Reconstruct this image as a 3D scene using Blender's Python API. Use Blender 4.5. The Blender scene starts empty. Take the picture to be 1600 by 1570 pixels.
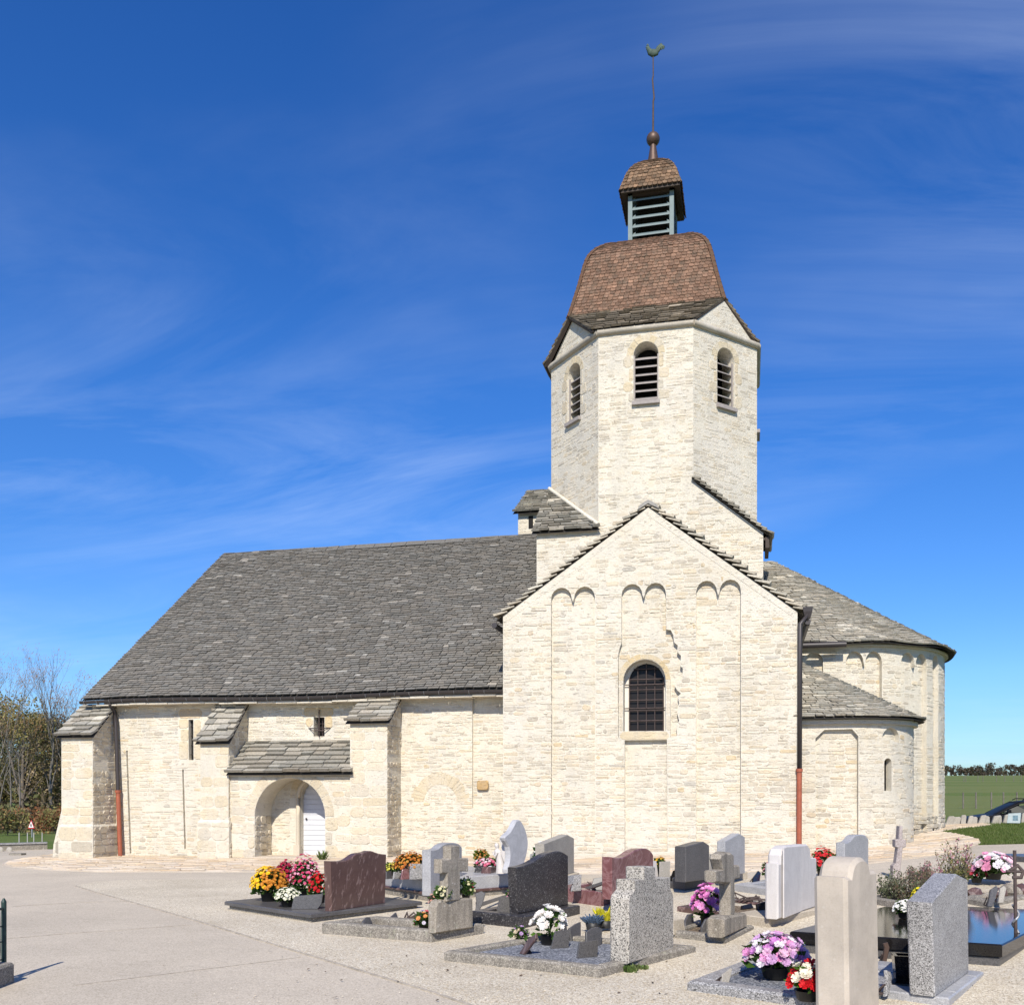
import bpy, bmesh, math, random
import numpy as np
from mathutils import Vector, noise
from mathutils.geometry import tessellate_polygon

random.seed(7)
R_ = random.Random(11)
rad = math.radians
scene = bpy.context.scene
COL = scene.collection

# ------------------------------------------------------------------ camera
F_PX, PPX, HOR, EYE = 1440.0, 850.0, 1240.0, 1.7
YAW = math.atan(320.0 / F_PX)
SA, CA = math.sin(YAW), math.cos(YAW)
cam_d = bpy.data.cameras.new('camera')
cam = bpy.data.objects.new('camera', cam_d)
COL.objects.link(cam)
cam.location = (0, 0, EYE)
cam.rotation_euler = (rad(90), 0, YAW)
cam_d.sensor_fit = 'HORIZONTAL'
cam_d.sensor_width = 36
cam_d.lens = F_PX / 1600 * 36
cam_d.shift_x = (800 - PPX) / 1600
cam_d.shift_y = (HOR - 785) / 1600
cam_d.clip_end = 6000
cam_d.clip_start = 0.1
scene.camera = cam

# ------------------------------------------------------------------ light
SUN_EL, SUN_PHI = 40.0, 7.0          # sun from the south, a little to the right of the facade normal
scene.view_settings.view_transform = 'Standard'
scene.view_settings.look = 'None'
scene.view_settings.gamma = 1
scene.view_settings.use_curve_mapping = False
scene.view_settings.exposure = 0.42
world = bpy.data.worlds.new('World')
scene.world = world
world.use_nodes = True
wn, wl = world.node_tree.nodes, world.node_tree.links
bg = wn['Background']
sky = wn.new('ShaderNodeTexSky')
sky.sky_type = 'NISHITA'
sky.sun_disc = False
sky.sun_elevation = rad(SUN_EL)
sky.sun_rotation = rad(180 - SUN_PHI)
sky.altitude = 300
sky.air_density = 1.0
sky.dust_density = 0.0
sky.ozone_density = 3.0
hs = wn.new('ShaderNodeHueSaturation')
hs.inputs['Saturation'].default_value = 1.28
hs.inputs['Hue'].default_value = 0.507
wl.new(sky.outputs[0], hs.inputs['Color'])
# thin cirrus streaks
tc = wn.new('ShaderNodeTexCoord')
sep = wn.new('ShaderNodeSeparateXYZ')
wl.new(tc.outputs['Generated'], sep.inputs[0])
def wmath(op, a, b):
    n = wn.new('ShaderNodeMath'); n.operation = op
    for k, v in enumerate((a, b)):
        if v is None: continue
        if isinstance(v, (int, float)): n.inputs[k].default_value = v
        else: wl.new(v, n.inputs[k])
    return n.outputs[0]
zz = wmath('ADD', wmath('MAXIMUM', sep.outputs['Z'], 0.0), 0.14)
cx_ = wmath('DIVIDE', sep.outputs['X'], zz)
cy_ = wmath('DIVIDE', sep.outputs['Y'], zz)
comb = wn.new('ShaderNodeCombineXYZ')
wl.new(cx_, comb.inputs[0]); wl.new(cy_, comb.inputs[1])
mp = wn.new('ShaderNodeMapping')
mp.inputs['Rotation'].default_value = (0, 0, rad(-52))
mp.inputs['Scale'].default_value = (0.7, 2.4, 1)
wl.new(comb.outputs[0], mp.inputs['Vector'])
n1 = wn.new('ShaderNodeTexNoise')
n1.inputs['Scale'].default_value = 1.1
n1.inputs['Detail'].default_value = 14
n1.inputs['Roughness'].default_value = 0.62
n1.inputs['Distortion'].default_value = 0.9
wl.new(mp.outputs[0], n1.inputs['Vector'])
cr = wn.new('ShaderNodeValToRGB')
cr.color_ramp.elements[0].position = 0.40
cr.color_ramp.elements[1].position = 0.85
cr.color_ramp.elements[0].color = (0, 0, 0, 1)
cr.color_ramp.elements[1].color = (0.40, 0.40, 0.40, 1)
wl.new(n1.outputs['Fac'], cr.inputs[0])
gradr = wn.new('ShaderNodeValToRGB')
for p_ in (.12, .4): gradr.color_ramp.elements.new(p_)
E_ = gradr.color_ramp.elements
for k_, (p_, c_) in enumerate(((0.0, (.34, .46, .66)), (.12, (.58, .74, .94)), (.4, (.62, .84, 1.06)), (1.0, (.50, .70, .95)))):
    E_[k_].position = p_; E_[k_].color = (*c_, 1)
wl.new(sep.outputs['Z'], gradr.inputs[0])
tone = wn.new('ShaderNodeMixRGB'); tone.blend_type = 'MULTIPLY'; tone.inputs[0].default_value = 1
wl.new(hs.outputs[0], tone.inputs[1]); wl.new(gradr.outputs[0], tone.inputs[2])
mx = wn.new('ShaderNodeMixRGB')
mx.inputs[2].default_value = (6.5, 7.4, 8.6, 1)
n2 = wn.new('ShaderNodeTexNoise')
n2.inputs['Scale'].default_value = 0.55
n2.inputs['Detail'].default_value = 5
mp2 = wn.new('ShaderNodeMapping')
mp2.inputs['Location'].default_value = (-4.1, 3.3, 2.4)
wl.new(comb.outputs[0], mp2.inputs['Vector'])
wl.new(mp2.outputs[0], n2.inputs['Vector'])
cr2 = wn.new('ShaderNodeValToRGB')
cr2.color_ramp.elements[0].position = 0.42
cr2.color_ramp.elements[1].position = 0.68
wl.new(n2.outputs['Fac'], cr2.inputs[0])
cm = wn.new('ShaderNodeMixRGB'); cm.blend_type = 'MULTIPLY'; cm.inputs[0].default_value = 1
wl.new(cr.outputs[0], cm.inputs[1]); wl.new(cr2.outputs[0], cm.inputs[2])
wl.new(cm.outputs[0], mx.inputs[0])
wl.new(tone.outputs[0], mx.inputs[1])
wl.new(mx.outputs[0], bg.inputs['Color'])
bg.inputs['Strength'].default_value = 0.12

sun_d = bpy.data.lights.new('sun', 'SUN')
sun_d.energy = 4.6
sun_d.angle = rad(0.5)
sun_d.color = (1.0, 0.93, 0.82)
sun = bpy.data.objects.new('sun', sun_d)
COL.objects.link(sun)
to_sun = Vector((math.sin(rad(SUN_PHI)) * math.cos(rad(SUN_EL)), -math.cos(rad(SUN_PHI)) * math.cos(rad(SUN_EL)), math.sin(rad(SUN_EL))))
sun.rotation_euler = to_sun.to_track_quat('Z', 'Y').to_euler()
sun.location = (0, -20, 40)

# ------------------------------------------------------------------ terrain and survey helpers
def smooth(a, b, x):
    t = min(1, max(0, (x - a) / (b - a)))
    return t * t * (3 - 2 * t)
PX_ = [(-60, -.3), (-20, -.12), (-16, -.08), (-3.8, .12), (1.75, .36), (4, .52), (5.7, .74), (9, .85), (40, .9)]
def prof(x):
    for (x0, z0), (x1, z1) in zip(PX_, PX_[1:]):
        if x <= x1:
            t = min(1, max(0, (x - x0) / (x1 - x0)))
            return z0 + (z1 - z0) * t
    return PX_[-1][1]
def terr(x, y):
    near = prof(x) * smooth(5, 20, y)
    ang = x / max(y, 1)
    right = smooth(-.35, .15, ang)
    fl = -0.024 * min(max(y - 25, 0), 90)
    fr = -0.05 + max(y - 34, 0) * 0.0232 - max(y - 620, 0) * .03
    far = fl * (1 - right) + fr * right
    t = smooth(30.2, 35, y) if x > 0 else smooth(26, 50, y)
    return near * (1 - t) + far * t

def ray(px, py):
    t = (px - PPX) / F_PX
    return Vector((-SA + t * CA, CA + t * SA, (HOR - py) / F_PX))
def PY(px, py, Y):
    d = ray(px, py); k = Y / d.y
    return Vector((d.x * k, Y, EYE + d.z * k))
def fx(px, Y): return PY(px, HOR, Y).x
def fz(px, py, Y): return PY(px, py, Y).z
def zp(px, py, z):
    d = ray(px, py); k = (z - EYE) / d.z
    return Vector((d.x * k, d.y * k, z))
def GP(px, py):
    d = ray(px, py); k = 2.0; st = .25
    f = lambda k: EYE + d.z * k - terr(d.x * k, d.y * k)
    while f(k) > 0 and k < 400: k += st; st = max(.25, k * .01)
    a, b_ = k - st, k
    for _ in range(24):
        m = (a + b_) / 2
        if f(m) > 0: a = m
        else: b_ = m
    return Vector((d.x * a, d.y * a, terr(d.x * a, d.y * a)))
def vplane(px, py, P, d):
    r = ray(px, py)
    n = Vector((-d.y, d.x))
    k = (P.x * n.x + P.y * n.y) / (r.x * n.x + r.y * n.y)
    return Vector((r.x * k, r.y * k, EYE + r.z * k))
def proj(p):
    D = -SA * p[0] + CA * p[1]
    r = CA * p[0] + SA * p[1]
    return (PPX + F_PX * r / D, HOR - F_PX * (p[2] - EYE) / D, D) if D > .1 else (-9e3, -9e3, -1)

# ------------------------------------------------------------------ materials
MATS = {}
class NT:
    def __init__(s, name):
        m = bpy.data.materials.new(name); m.use_nodes = True
        s.m = m; s.n = m.node_tree.nodes; s.l = m.node_tree.links
        s.b = s.n['Principled BSDF']
        s.co = s.n.new('ShaderNodeTexCoord').outputs['Object']
    def put(s, sock, v):
        if hasattr(v, 'is_output') or isinstance(v, bpy.types.NodeSocket): s.l.new(v, sock)
        else: sock.default_value = v
    def noise(s, scale, detail=4, rough=.55, out='Fac', vec=None, dist=0):
        n = s.n.new('ShaderNodeTexNoise')
        n.inputs['Scale'].default_value = scale; n.inputs['Detail'].default_value = detail
        n.inputs['Roughness'].default_value = rough; n.inputs['Distortion'].default_value = dist
        s.l.new(vec or s.co, n.inputs['Vector'])
        return n.outputs[out]
    def vor(s, scale, out='Distance', feature='F1', vec=None):
        n = s.n.new('ShaderNodeTexVoronoi'); n.feature = feature
        n.inputs['Scale'].default_value = scale
        s.l.new(vec or s.co, n.inputs['Vector'])
        return n.outputs[out]
    def ramp(s, fac, stops, interp='LINEAR'):
        n = s.n.new('ShaderNodeValToRGB'); e = n.color_ramp
        e.interpolation = interp
        while len(e.elements) < len(stops): e.elements.new(1)
        for el, (p, c) in zip(e.elements, stops):
            el.position = p
            el.color = (c, c, c, 1) if isinstance(c, (int, float)) else (*c, 1)
        s.l.new(fac, n.inputs[0])
        return n.outputs[0]
    def mix(s, fac, a, b, mode='MIX'):
        n = s.n.new('ShaderNodeMixRGB'); n.blend_type = mode
        for k, v in zip((0, 1, 2), (fac, a, b)):
            if isinstance(v, tuple): v = (*v, 1) if len(v) == 3 else v
            s.put(n.inputs[k], v)
        return n.outputs[0]
    def attr(s, name='tint'):
        n = s.n.new('ShaderNodeAttribute'); n.attribute_name = name
        return n.outputs['Color']
    def scale(s, v):
        n = s.n.new('ShaderNodeMapping'); n.inputs['Scale'].default_value = v
        s.l.new(s.co, n.inputs['Vector'])
        return n.outputs[0]
    def bump(s, h, strength=.4, dist=.02):
        n = s.n.new('ShaderNodeBump'); n.inputs['Strength'].default_value = strength
        n.inputs['Distance'].default_value = dist
        s.l.new(h, n.inputs['Height']); s.l.new(n.outputs[0], s.b.inputs['Normal'])
    def done(s, col, rough=.85, spec=None, metal=0):
        s.put(s.b.inputs['Base Color'], (*col, 1) if isinstance(col, tuple) and len(col) == 3 else col)
        s.put(s.b.inputs['Roughness'], rough)
        s.b.inputs['Metallic'].default_value = metal
        if spec is not None: s.b.inputs['Specular IOR Level'].default_value = spec
        return s.m

def m_masonry(name, base, var=.22, bump=.5, fine=42, rough=.92, blotch=.25, tint=True, crev=0):
    t = NT(name)
    c = t.mix(1.0, base, t.attr(), 'MULTIPLY') if tint else t.mix(0.0, base, base)
    a = t.ramp(t.noise(fine, 6, .65), [(.25, 1 - var), (.75, 1 + var)])
    c = t.mix(1.0, c, a, 'MULTIPLY')
    b = t.ramp(t.noise(.9, 5, .6), [(.3, (1 - blotch, 1 - blotch * .95, 1 - blotch * .85)), (.62, (1, 1, 1))])
    c = t.mix(1.0, c, b, 'MULTIPLY')
    y = t.ramp(t.noise(2.3, 4, .6), [(.52, 0.0), (.74, .32)])
    c = t.mix(y, c, (.60, .485, .31))
    st = t.ramp(t.noise(1.0, 6, .66, vec=t.scale((2.6, 2.6, .32))), [(.50, 0.0), (.72, .30)])
    c = t.mix(st, c, (.40, .385, .35))
    pz = t.ramp(t.noise(.55, 6, .7), [(.50, 0.0), (.64, .36)])
    c = t.mix(pz, c, (.66, .62, .55))
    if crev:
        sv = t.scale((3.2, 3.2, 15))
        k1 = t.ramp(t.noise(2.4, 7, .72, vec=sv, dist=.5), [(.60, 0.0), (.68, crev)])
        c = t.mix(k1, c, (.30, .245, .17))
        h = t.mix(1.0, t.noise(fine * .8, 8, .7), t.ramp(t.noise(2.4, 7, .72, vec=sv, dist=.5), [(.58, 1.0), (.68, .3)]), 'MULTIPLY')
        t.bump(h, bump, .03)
    else: t.bump(t.noise(fine * .8, 8, .7), bump, .02)
    return t.done(c, rough, .2)
def m_plain(name, col, rough=.6, metal=0, var=.12, nscale=20, bump=.1, spec=.4):
    t = NT(name)
    c = t.mix(1.0, col, t.ramp(t.noise(nscale, 5, .6), [(.3, 1 - var), (.7, 1 + var)]), 'MULTIPLY')
    if bump: t.bump(t.noise(nscale * 3, 4), bump, .004)
    return t.done(c, rough, spec, metal)
def m_granite(name, dark, mid, light, scale=130, rough=.35, lichen=0, frac=(.36, .6), spec=.45, bump=0.0, stain=0):
    t = NT(name)
    v = t.vor(scale, 'Color')
    sp = t.n.new('ShaderNodeSeparateColor'); t.l.new(v, sp.inputs[0])
    n = t.mix(.35, sp.outputs[0], t.noise(scale * .6, 3, .6))
    c = t.ramp(n, [(0, dark), (frac[0], dark), (frac[0] + .08, mid), (frac[1], mid), (frac[1] + .1, light)])
    c = t.mix(1.0, c, t.ramp(t.noise(3, 5, .6), [(.3, .82), (.7, 1.1)]), 'MULTIPLY')
    if stain:
        sv = t.scale((6, 6, .9))
        c = t.mix(t.ramp(t.noise(1.6, 6, .65, vec=sv), [(.45, 0.0), (.75, stain)]), c, (.06, .055, .045))
    if lichen:
        l = t.ramp(t.noise(9, 7, .7), [(.6, 0.0), (.66, lichen)])
        c = t.mix(l, c, (.30, .29, .22))
        l2 = t.ramp(t.vor(14), [(.0, lichen), (.13, lichen), (.17, 0.0)])
        l2 = t.mix(1.0, l2, t.ramp(t.noise(2.2, 2), [(.5, 0.0), (.56, 1.0)]), 'MULTIPLY')
        c = t.mix(l2, c, (.55, .52, .46))
    if bump: t.bump(t.noise(scale * .5, 6, .7), bump, .008)
    return t.done(c, rough, spec)
def m_vein(name, base, vein, amount=.5, rough=.25, vec=(1.2, 1.2, .5), base2=None, rot=(0, 0, 0), streak=False):
    t = NT(name)
    mp_ = t.n.new('ShaderNodeMapping'); mp_.inputs['Rotation'].default_value = rot
    t.l.new(t.co, mp_.inputs['Vector'])
    m2 = t.n.new('ShaderNodeMapping'); m2.inputs['Scale'].default_value = vec
    t.l.new(mp_.outputs[0], m2.inputs['Vector'])
    w = t.noise(2.2, 8, .62, vec=m2.outputs[0], dist=.35 if streak else 1.4)
    k = t.ramp(w, [(.555, 0.0), (.64, amount)] if streak else [(.44, 0.0), (.495, amount), (.51, amount), (.55, 0.0)])
    b = t.ramp(t.noise(5, 6, .65, dist=1.0), [(.3, base), (.7, base2 or tuple(x * 1.5 for x in base))])
    g = t.ramp(t.noise(160, 2), [(.3, .85), (.7, 1.12)])
    return t.done(t.mix(1.0, t.mix(k, b, vein), g, 'MULTIPLY'), rough, .45)
def m_leaf(name, col, var=.5, rough=.6):
    t = NT(name)
    c = t.mix(1.0, col, t.attr(), 'MULTIPLY')
    t.b.inputs['Subsurface Weight'].default_value = 0
    tr = t.n.new('ShaderNodeBsdfTranslucent'); t.put(tr.inputs['Color'], c)
    ms = t.n.new('ShaderNodeMixShader'); ms.inputs[0].default_value = .25
    t.done(c, rough, .25)
    out = [x for x in t.n if x.type == 'OUTPUT_MATERIAL'][0]
    t.l.new(t.b.outputs[0], ms.inputs[1]); t.l.new(tr.outputs[0], ms.inputs[2])
    t.l.new(ms.outputs[0], out.inputs['Surface'])
    return t.m

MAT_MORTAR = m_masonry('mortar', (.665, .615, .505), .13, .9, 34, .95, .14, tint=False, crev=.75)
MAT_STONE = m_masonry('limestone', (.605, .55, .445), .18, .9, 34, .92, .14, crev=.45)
MAT_LAUZE = (lambda t: (
    t.bump(t.noise(40, 8, .7), .5, .02),
    t.done(t.mix(t.mix(1.0, t.ramp(t.vor(9), [(0, 1.0), (.1, .9), (.2, 0.0)]), t.ramp(t.noise(3.5, 4), [(.5, 0.0), (.62, .7)]), 'MULTIPLY'),
        t.mix(1.0, t.mix(1.0, (.30, .288, .262), t.attr(), 'MULTIPLY'), t.ramp(t.noise(22, 6, .65), [(.25, .6), (.75, 1.35)]), 'MULTIPLY'), (.40, .38, .31)), .95, .15))[-1])(NT('stone_slab_roofing'))
MAT_TILE = (lambda t: (
    t.bump(t.noise(60, 6, .7), .4, .01),
    t.done(t.mix(t.ramp(t.noise(5, 8, .75), [(.48, 0.0), (.68, .8)]),
        t.mix(1.0, t.mix(1.0, (.20, .12, .08), t.attr(), 'MULTIPLY'), t.ramp(t.noise(30, 5, .65), [(.25, .65), (.75, 1.3)]), 'MULTIPLY'), (.085, .075, .055)), .9, .2))[-1])(NT('clay_tile'))
MAT_UNDER = m_plain('roof_underlay', (.05, .045, .04), .95)
MAT_WOODDARK = m_plain('dark_timber', (.06, .045, .035), .8, nscale=15)
MAT_SLAT = m_plain('grey_timber', (.30, .27, .25), .85, nscale=12)
MAT_ZINC = m_plain('weathered_zinc', (.15, .20, .20), .6, nscale=6)
MAT_GUTTER = m_plain('brown_zinc', (.042, .036, .036), .45)
MAT_REDPIPE = m_plain('red_oxide_iron', (.30, .085, .045), .55, var=.2, nscale=9)
MAT_BLACK = m_plain('interior_dark_black', (.012, .011, .010), .9)  # flat black stands in for unlit space inside openings; also colours the sign symbol
MAT_GLASS = m_plain('dark_leaded_glass', (.016, .014, .014), .35, bump=.3, nscale=4, spec=.2)
MAT_IRON = m_plain('rusty_iron', (.07, .05, .045), .75, var=.3)
MAT_DOOR = m_plain('white_painted_boards', (.56, .57, .60), .6, var=.05)
MAT_COPPER = m_plain('verdigris_copper', (.045, .075, .055), .7, .0, var=.4, nscale=9)
MAT_BALL = m_plain('old_copper', (.10, .065, .05), .5, .4)
MAT_BARK = m_plain('bark', (.13, .11, .09), .9, var=.3, nscale=8)
MAT_BARKPALE = m_plain('pale_bark', (.15, .135, .115), .9, var=.3, nscale=5)
MAT_LEAF = m_leaf('leaf_green', (.07, .12, .03))
MAT_PETAL = m_leaf('petal', (1, 1, 1))
MAT_PLASTIC = m_plain('black_plastic_pot', (.02, .02, .02), .5)
MAT_STEEL = m_plain('galvanised_steel', (.35, .36, .37), .45, .6)
MAT_GREENWIRE = m_plain('green_coated_steel', (.016, .04, .034), .5, var=.2)
MAT_WHITE = m_plain('white_paint', (.75, .75, .74), .5, var=.03)
MAT_RED = m_plain('red_paint', (.5, .03, .03), .5)
MAT_CAR = m_plain('black_car_paint', (.012, .012, .014), .45, spec=.06, var=.02, bump=0)
MAT_CARGLASS = m_plain('tinted_car_glass', (.02, .026, .024), .3, spec=.05, var=.02, bump=0)
MAT_TYRE = m_plain('tyre_rubber', (.02, .02, .02), .85)
def m_gravel():
    t = NT('limestone_gravel')
    v = t.vor(75, 'Color'); sp = t.n.new('ShaderNodeSeparateColor'); t.l.new(v, sp.inputs[0])
    c = t.ramp(sp.outputs[0], [(0, (.46, .385, .285)), (.3, (.63, .55, .42)), (.7, (.74, .665, .525)), (1, (.84, .785, .66))])
    d = t.ramp(t.vor(75), [(.3, 1.0), (.65, .72)])
    c = t.mix(1.0, c, d, 'MULTIPLY')
    c = t.mix(1.0, c, t.ramp(t.noise(.55, 8, .65), [(.3, (.80, .785, .76)), (.52, (.98, .975, .965)), (.72, (1.08, 1.075, 1.06))]), 'MULTIPLY')
    h = t.ramp(t.vor(75), [(0, 1.0), (.6, 0.0)])
    t.bump(h, .45, .012)
    return t.done(c, .95, .15)
def m_tarmac():
    t = NT('pale_tarmac')
    v = t.vor(95, 'Color'); sp = t.n.new('ShaderNodeSeparateColor'); t.l.new(v, sp.inputs[0])
    c = t.ramp(sp.outputs[0], [(0, (.385, .335, .26)), (.4, (.49, .43, .34)), (1, (.585, .52, .42))])
    c = t.mix(1.0, c, t.ramp(t.noise(.4, 8, .66), [(.3, (.84, .835, .83)), (.55, (1.0, .995, .99)), (.72, (1.07, 1.065, 1.06))]), 'MULTIPLY')
    st = t.noise(1.3, 4, .5, vec=t.scale((.15, 2.2, 1)), dist=.4)
    c = t.mix(1.0, c, t.ramp(st, [(.478, 1.0), (.492, .9), (.5, 1.0)]), 'MULTIPLY')
    t.bump(t.noise(120, 4, .6), .5, .006)
    return t.done(c, .9, .2)
def m_grass():
    t = NT('meadow_grass')
    c = t.ramp(t.noise(.45, 8, .7), [(.3, (.075, .115, .026)), (.5, (.105, .145, .036)), (.7, (.15, .16, .06))])
    c = t.mix(1.0, c, t.ramp(t.noise(14, 5, .7), [(.25, .6), (.75, 1.4)]), 'MULTIPLY')
    # long field strips across the far hill
    w = t.noise(.02, 4, .5, vec=t.scale((.08, 1, 1)))
    c = t.mix(t.ramp(w, [(.46, 0.0), (.52, .6)]), c, (.16, .175, .065))
    t.bump(t.noise(30, 6, .7), .8, .04)
    return t.done(c, .95, .1)
MAT_GRAVEL, MAT_TARMAC, MAT_GRASS = m_gravel(), m_tarmac(), m_grass()
MAT_SOIL = m_granite('grave_soil', (.10, .075, .05), (.17, .13, .09), (.27, .21, .15), 60, .95, spec=.1, bump=.8)
MAT_BLUEGRAVEL = m_granite('grey_blue_chippings', (.09, .10, .12), (.17, .18, .20), (.32, .33, .36), 75, .9, spec=.2, bump=.8)
MAT_GREYGRAVEL = m_granite('grey_chippings', (.12, .105, .09), (.21, .185, .15), (.34, .30, .25), 70, .9, spec=.2, bump=.8)
MAT_CONC = m_granite('lichened_concrete', (.17, .155, .13), (.25, .225, .19), (.36, .33, .28), 110, .9, lichen=.8, spec=.2, bump=.6, stain=.4)
MAT_CONCOLD = m_granite('weathered_stone', (.22, .19, .15), (.30, .265, .215), (.40, .36, .30), 170, .9, lichen=.5, spec=.2, bump=.5, stain=.75)
MAT_BEIGE = m_granite('beige_concrete', (.36, .31, .24), (.42, .37, .29), (.48, .43, .35), 120, .85, spec=.2, bump=.3)
MAT_GR_GREY = m_granite('grey_granite', (.07, .068, .066), (.25, .245, .24), (.46, .45, .44), 150, .45, frac=(.25, .6))
MAT_GR_BLUE = m_granite('pale_blue_granite', (.20, .20, .21), (.33, .33, .335), (.44, .44, .445), 160, .4, frac=(.2, .62))
MAT_GR_DARK = m_granite('dark_speckled_granite', (.022, .02, .021), (.045, .042, .043), (.22, .21, .205), 95, .33, frac=(.4, .74))
MAT_GR_BLACK = m_granite('black_granite', (.010, .009, .009), (.014, .013, .012), (.03, .03, .03), 160, .1, frac=(.5, .86), spec=.38)
MAT_GR_SLATE = m_granite('dark_grey_granite', (.055, .053, .053), (.088, .084, .083), (.12, .115, .115), 150, .38, frac=(.3, .7))
MAT_GR_SALT = m_granite('salt_and_pepper_granite', (.05, .047, .042), (.36, .33, .285), (.50, .47, .41), 120, .7, frac=(.28, .58), bump=.4)
MAT_GR_BEIGE = m_granite('beige_grey_stone', (.26, .24, .205), (.34, .315, .27), (.42, .39, .34), 140, .7, frac=(.25, .7), lichen=.15)
MAT_PILLAR = m_granite('pinkish_limestone', (.43, .375, .305), (.45, .395, .325), (.56, .51, .44), 110, .8, frac=(.3, .9), bump=.25, lichen=.25, stain=.12)
MAT_WHITEMARBLE = m_vein('pale_marble', (.53, .50, .475), (.46, .43, .41), .4, .55, base2=(.58, .55, .525))
MAT_GREYMARBLE = m_vein('veined_grey_marble', (.40, .40, .41), (.33, .33, .34), .5, .35, (1.2, 1.2, 1.2), base2=(.47, .47, .48))
MAT_BROWN = m_vein('brown_veined_granite', (.08, .045, .04), (.30, .21, .19), .6, .24, (9, 9, 1.1), base2=(.11, .064, .055), rot=(rad(14), rad(-20), 0), streak=True)
MAT_RUBY = m_vein('red_granite', (.13, .05, .05), (.27, .15, .15), .7, .25, (1.3, 1.3, 1.3), base2=(.19, .085, .085))
MAT_PAVE = m_masonry('paving_stone', (.54, .46, .36), .2, .7, 40, .95, .15)

# ------------------------------------------------------------------ mesh builder
class MB:
    def __init__(s): s.v = []; s.f = []; s.c = []; s.mi = []; s.sm = []
    def add(s, verts, faces, col=(1, 1, 1), mi=0, smooth=False):
        o = len(s.v); s.v.extend(tuple(v) for v in verts)
        for f in faces:
            s.f.append([o + i for i in f]); s.c.append(col); s.mi.append(mi); s.sm.append(smooth)
    def box(s, lo, hi, **k):
        x0, y0, z0 = lo; x1, y1, z1 = hi
        s.add([(x0, y0, z0), (x1, y0, z0), (x1, y1, z0), (x0, y1, z0), (x0, y0, z1), (x1, y0, z1), (x1, y1, z1), (x0, y1, z1)],
              [(0, 3, 2, 1), (4, 5, 6, 7), (0, 1, 5, 4), (1, 2, 6, 5), (2, 3, 7, 6), (3, 0, 4, 7)], **k)
    def rings(s, rings, cap0=True, cap1=True, **k):
        n = len(rings[0]); vs = [p for r in rings for p in r]; fs = []
        for i in range(len(rings) - 1):
            for j in range(n):
                a, b = i * n + j, i * n + (j + 1) % n
                fs.append((a, b, b + n, a + n))
        s.add(vs, fs, **k)
        kk = dict(k); kk['smooth'] = False
        if cap0: s.add(rings[0], [tuple(range(n))[::-1]], **kk)
        if cap1: s.add(rings[-1], [tuple(range(n))], **kk)
    def tube(s, pts, r, n=8, **k):
        pts = [Vector(p) for p in pts]
        rs = r if isinstance(r, (list, tuple)) else [r] * len(pts)
        rg = []; prev = None
        for i, p in enumerate(pts):
            d = (pts[min(i + 1, len(pts) - 1)] - pts[max(i - 1, 0)])
            d = d.normalized() if d.length > 1e-9 else Vector((0, 0, 1))
            if prev is None:
                a = Vector((0, 0, 1)) if abs(d.z) < .9 else Vector((1, 0, 0))
                x = d.cross(a).normalized()
            else:
                x = (prev - d * prev.dot(d)).normalized()
            prev = x; y = d.cross(x)
            rg.append([p + (x * math.cos(2 * math.pi * j / n) + y * math.sin(2 * math.pi * j / n)) * rs[i] for j in range(n)])
        k.setdefault('smooth', True)
        s.rings(rg, **k)
    def lathe(s, c, prof_, n=16, **k):
        k.setdefault('smooth', True)
        s.rings([[(c[0] + r * math.cos(2 * math.pi * j / n), c[1] + r * math.sin(2 * math.pi * j / n), c[2] + z) for j in range(n)] for r, z in prof_], **k)
    def build(s, name, mats, parent=None, label=None, kind=None):
        me = bpy.data.meshes.new(name)
        off = root_loc(parent) if parent else Vector((0, 0, 0))
        me.from_pydata([(v[0] - off.x, v[1] - off.y, v[2] - off.z) for v in s.v], [], s.f)
        if not isinstance(mats, (list, tuple)): mats = [mats]
        for m in mats: me.materials.append(m)
        if len(mats) > 1: me.polygons.foreach_set('material_index', s.mi)
        me.polygons.foreach_set('use_smooth', s.sm)
        at = me.attributes.new('tint', 'FLOAT_COLOR', 'FACE')
        at.data.foreach_set('color', [x for c in s.c for x in (*c, 1.0)])
        o = bpy.data.objects.new(name, me); COL.objects.link(o)
        if parent: o.parent = parent
        if label: o['label'] = label
        if kind: o['kind'] = kind
        return o
def root_loc(o):
    v = Vector(o.location)
    while o.parent: o = o.parent; v += Vector(o.location)
    return v
def thing(name, loc, label, cat, group=None):
    o = bpy.data.objects.new(name, None); COL.objects.link(o)
    o.location = loc; o.empty_display_size = .3
    tag(o, label, cat, group)
    return o
def tag(o, label, cat, group=None):
    o['label'] = label; o['category'] = cat
    if group: o['group'] = group
    return o
def struct(o): o['kind'] = 'structure'; return o

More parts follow.
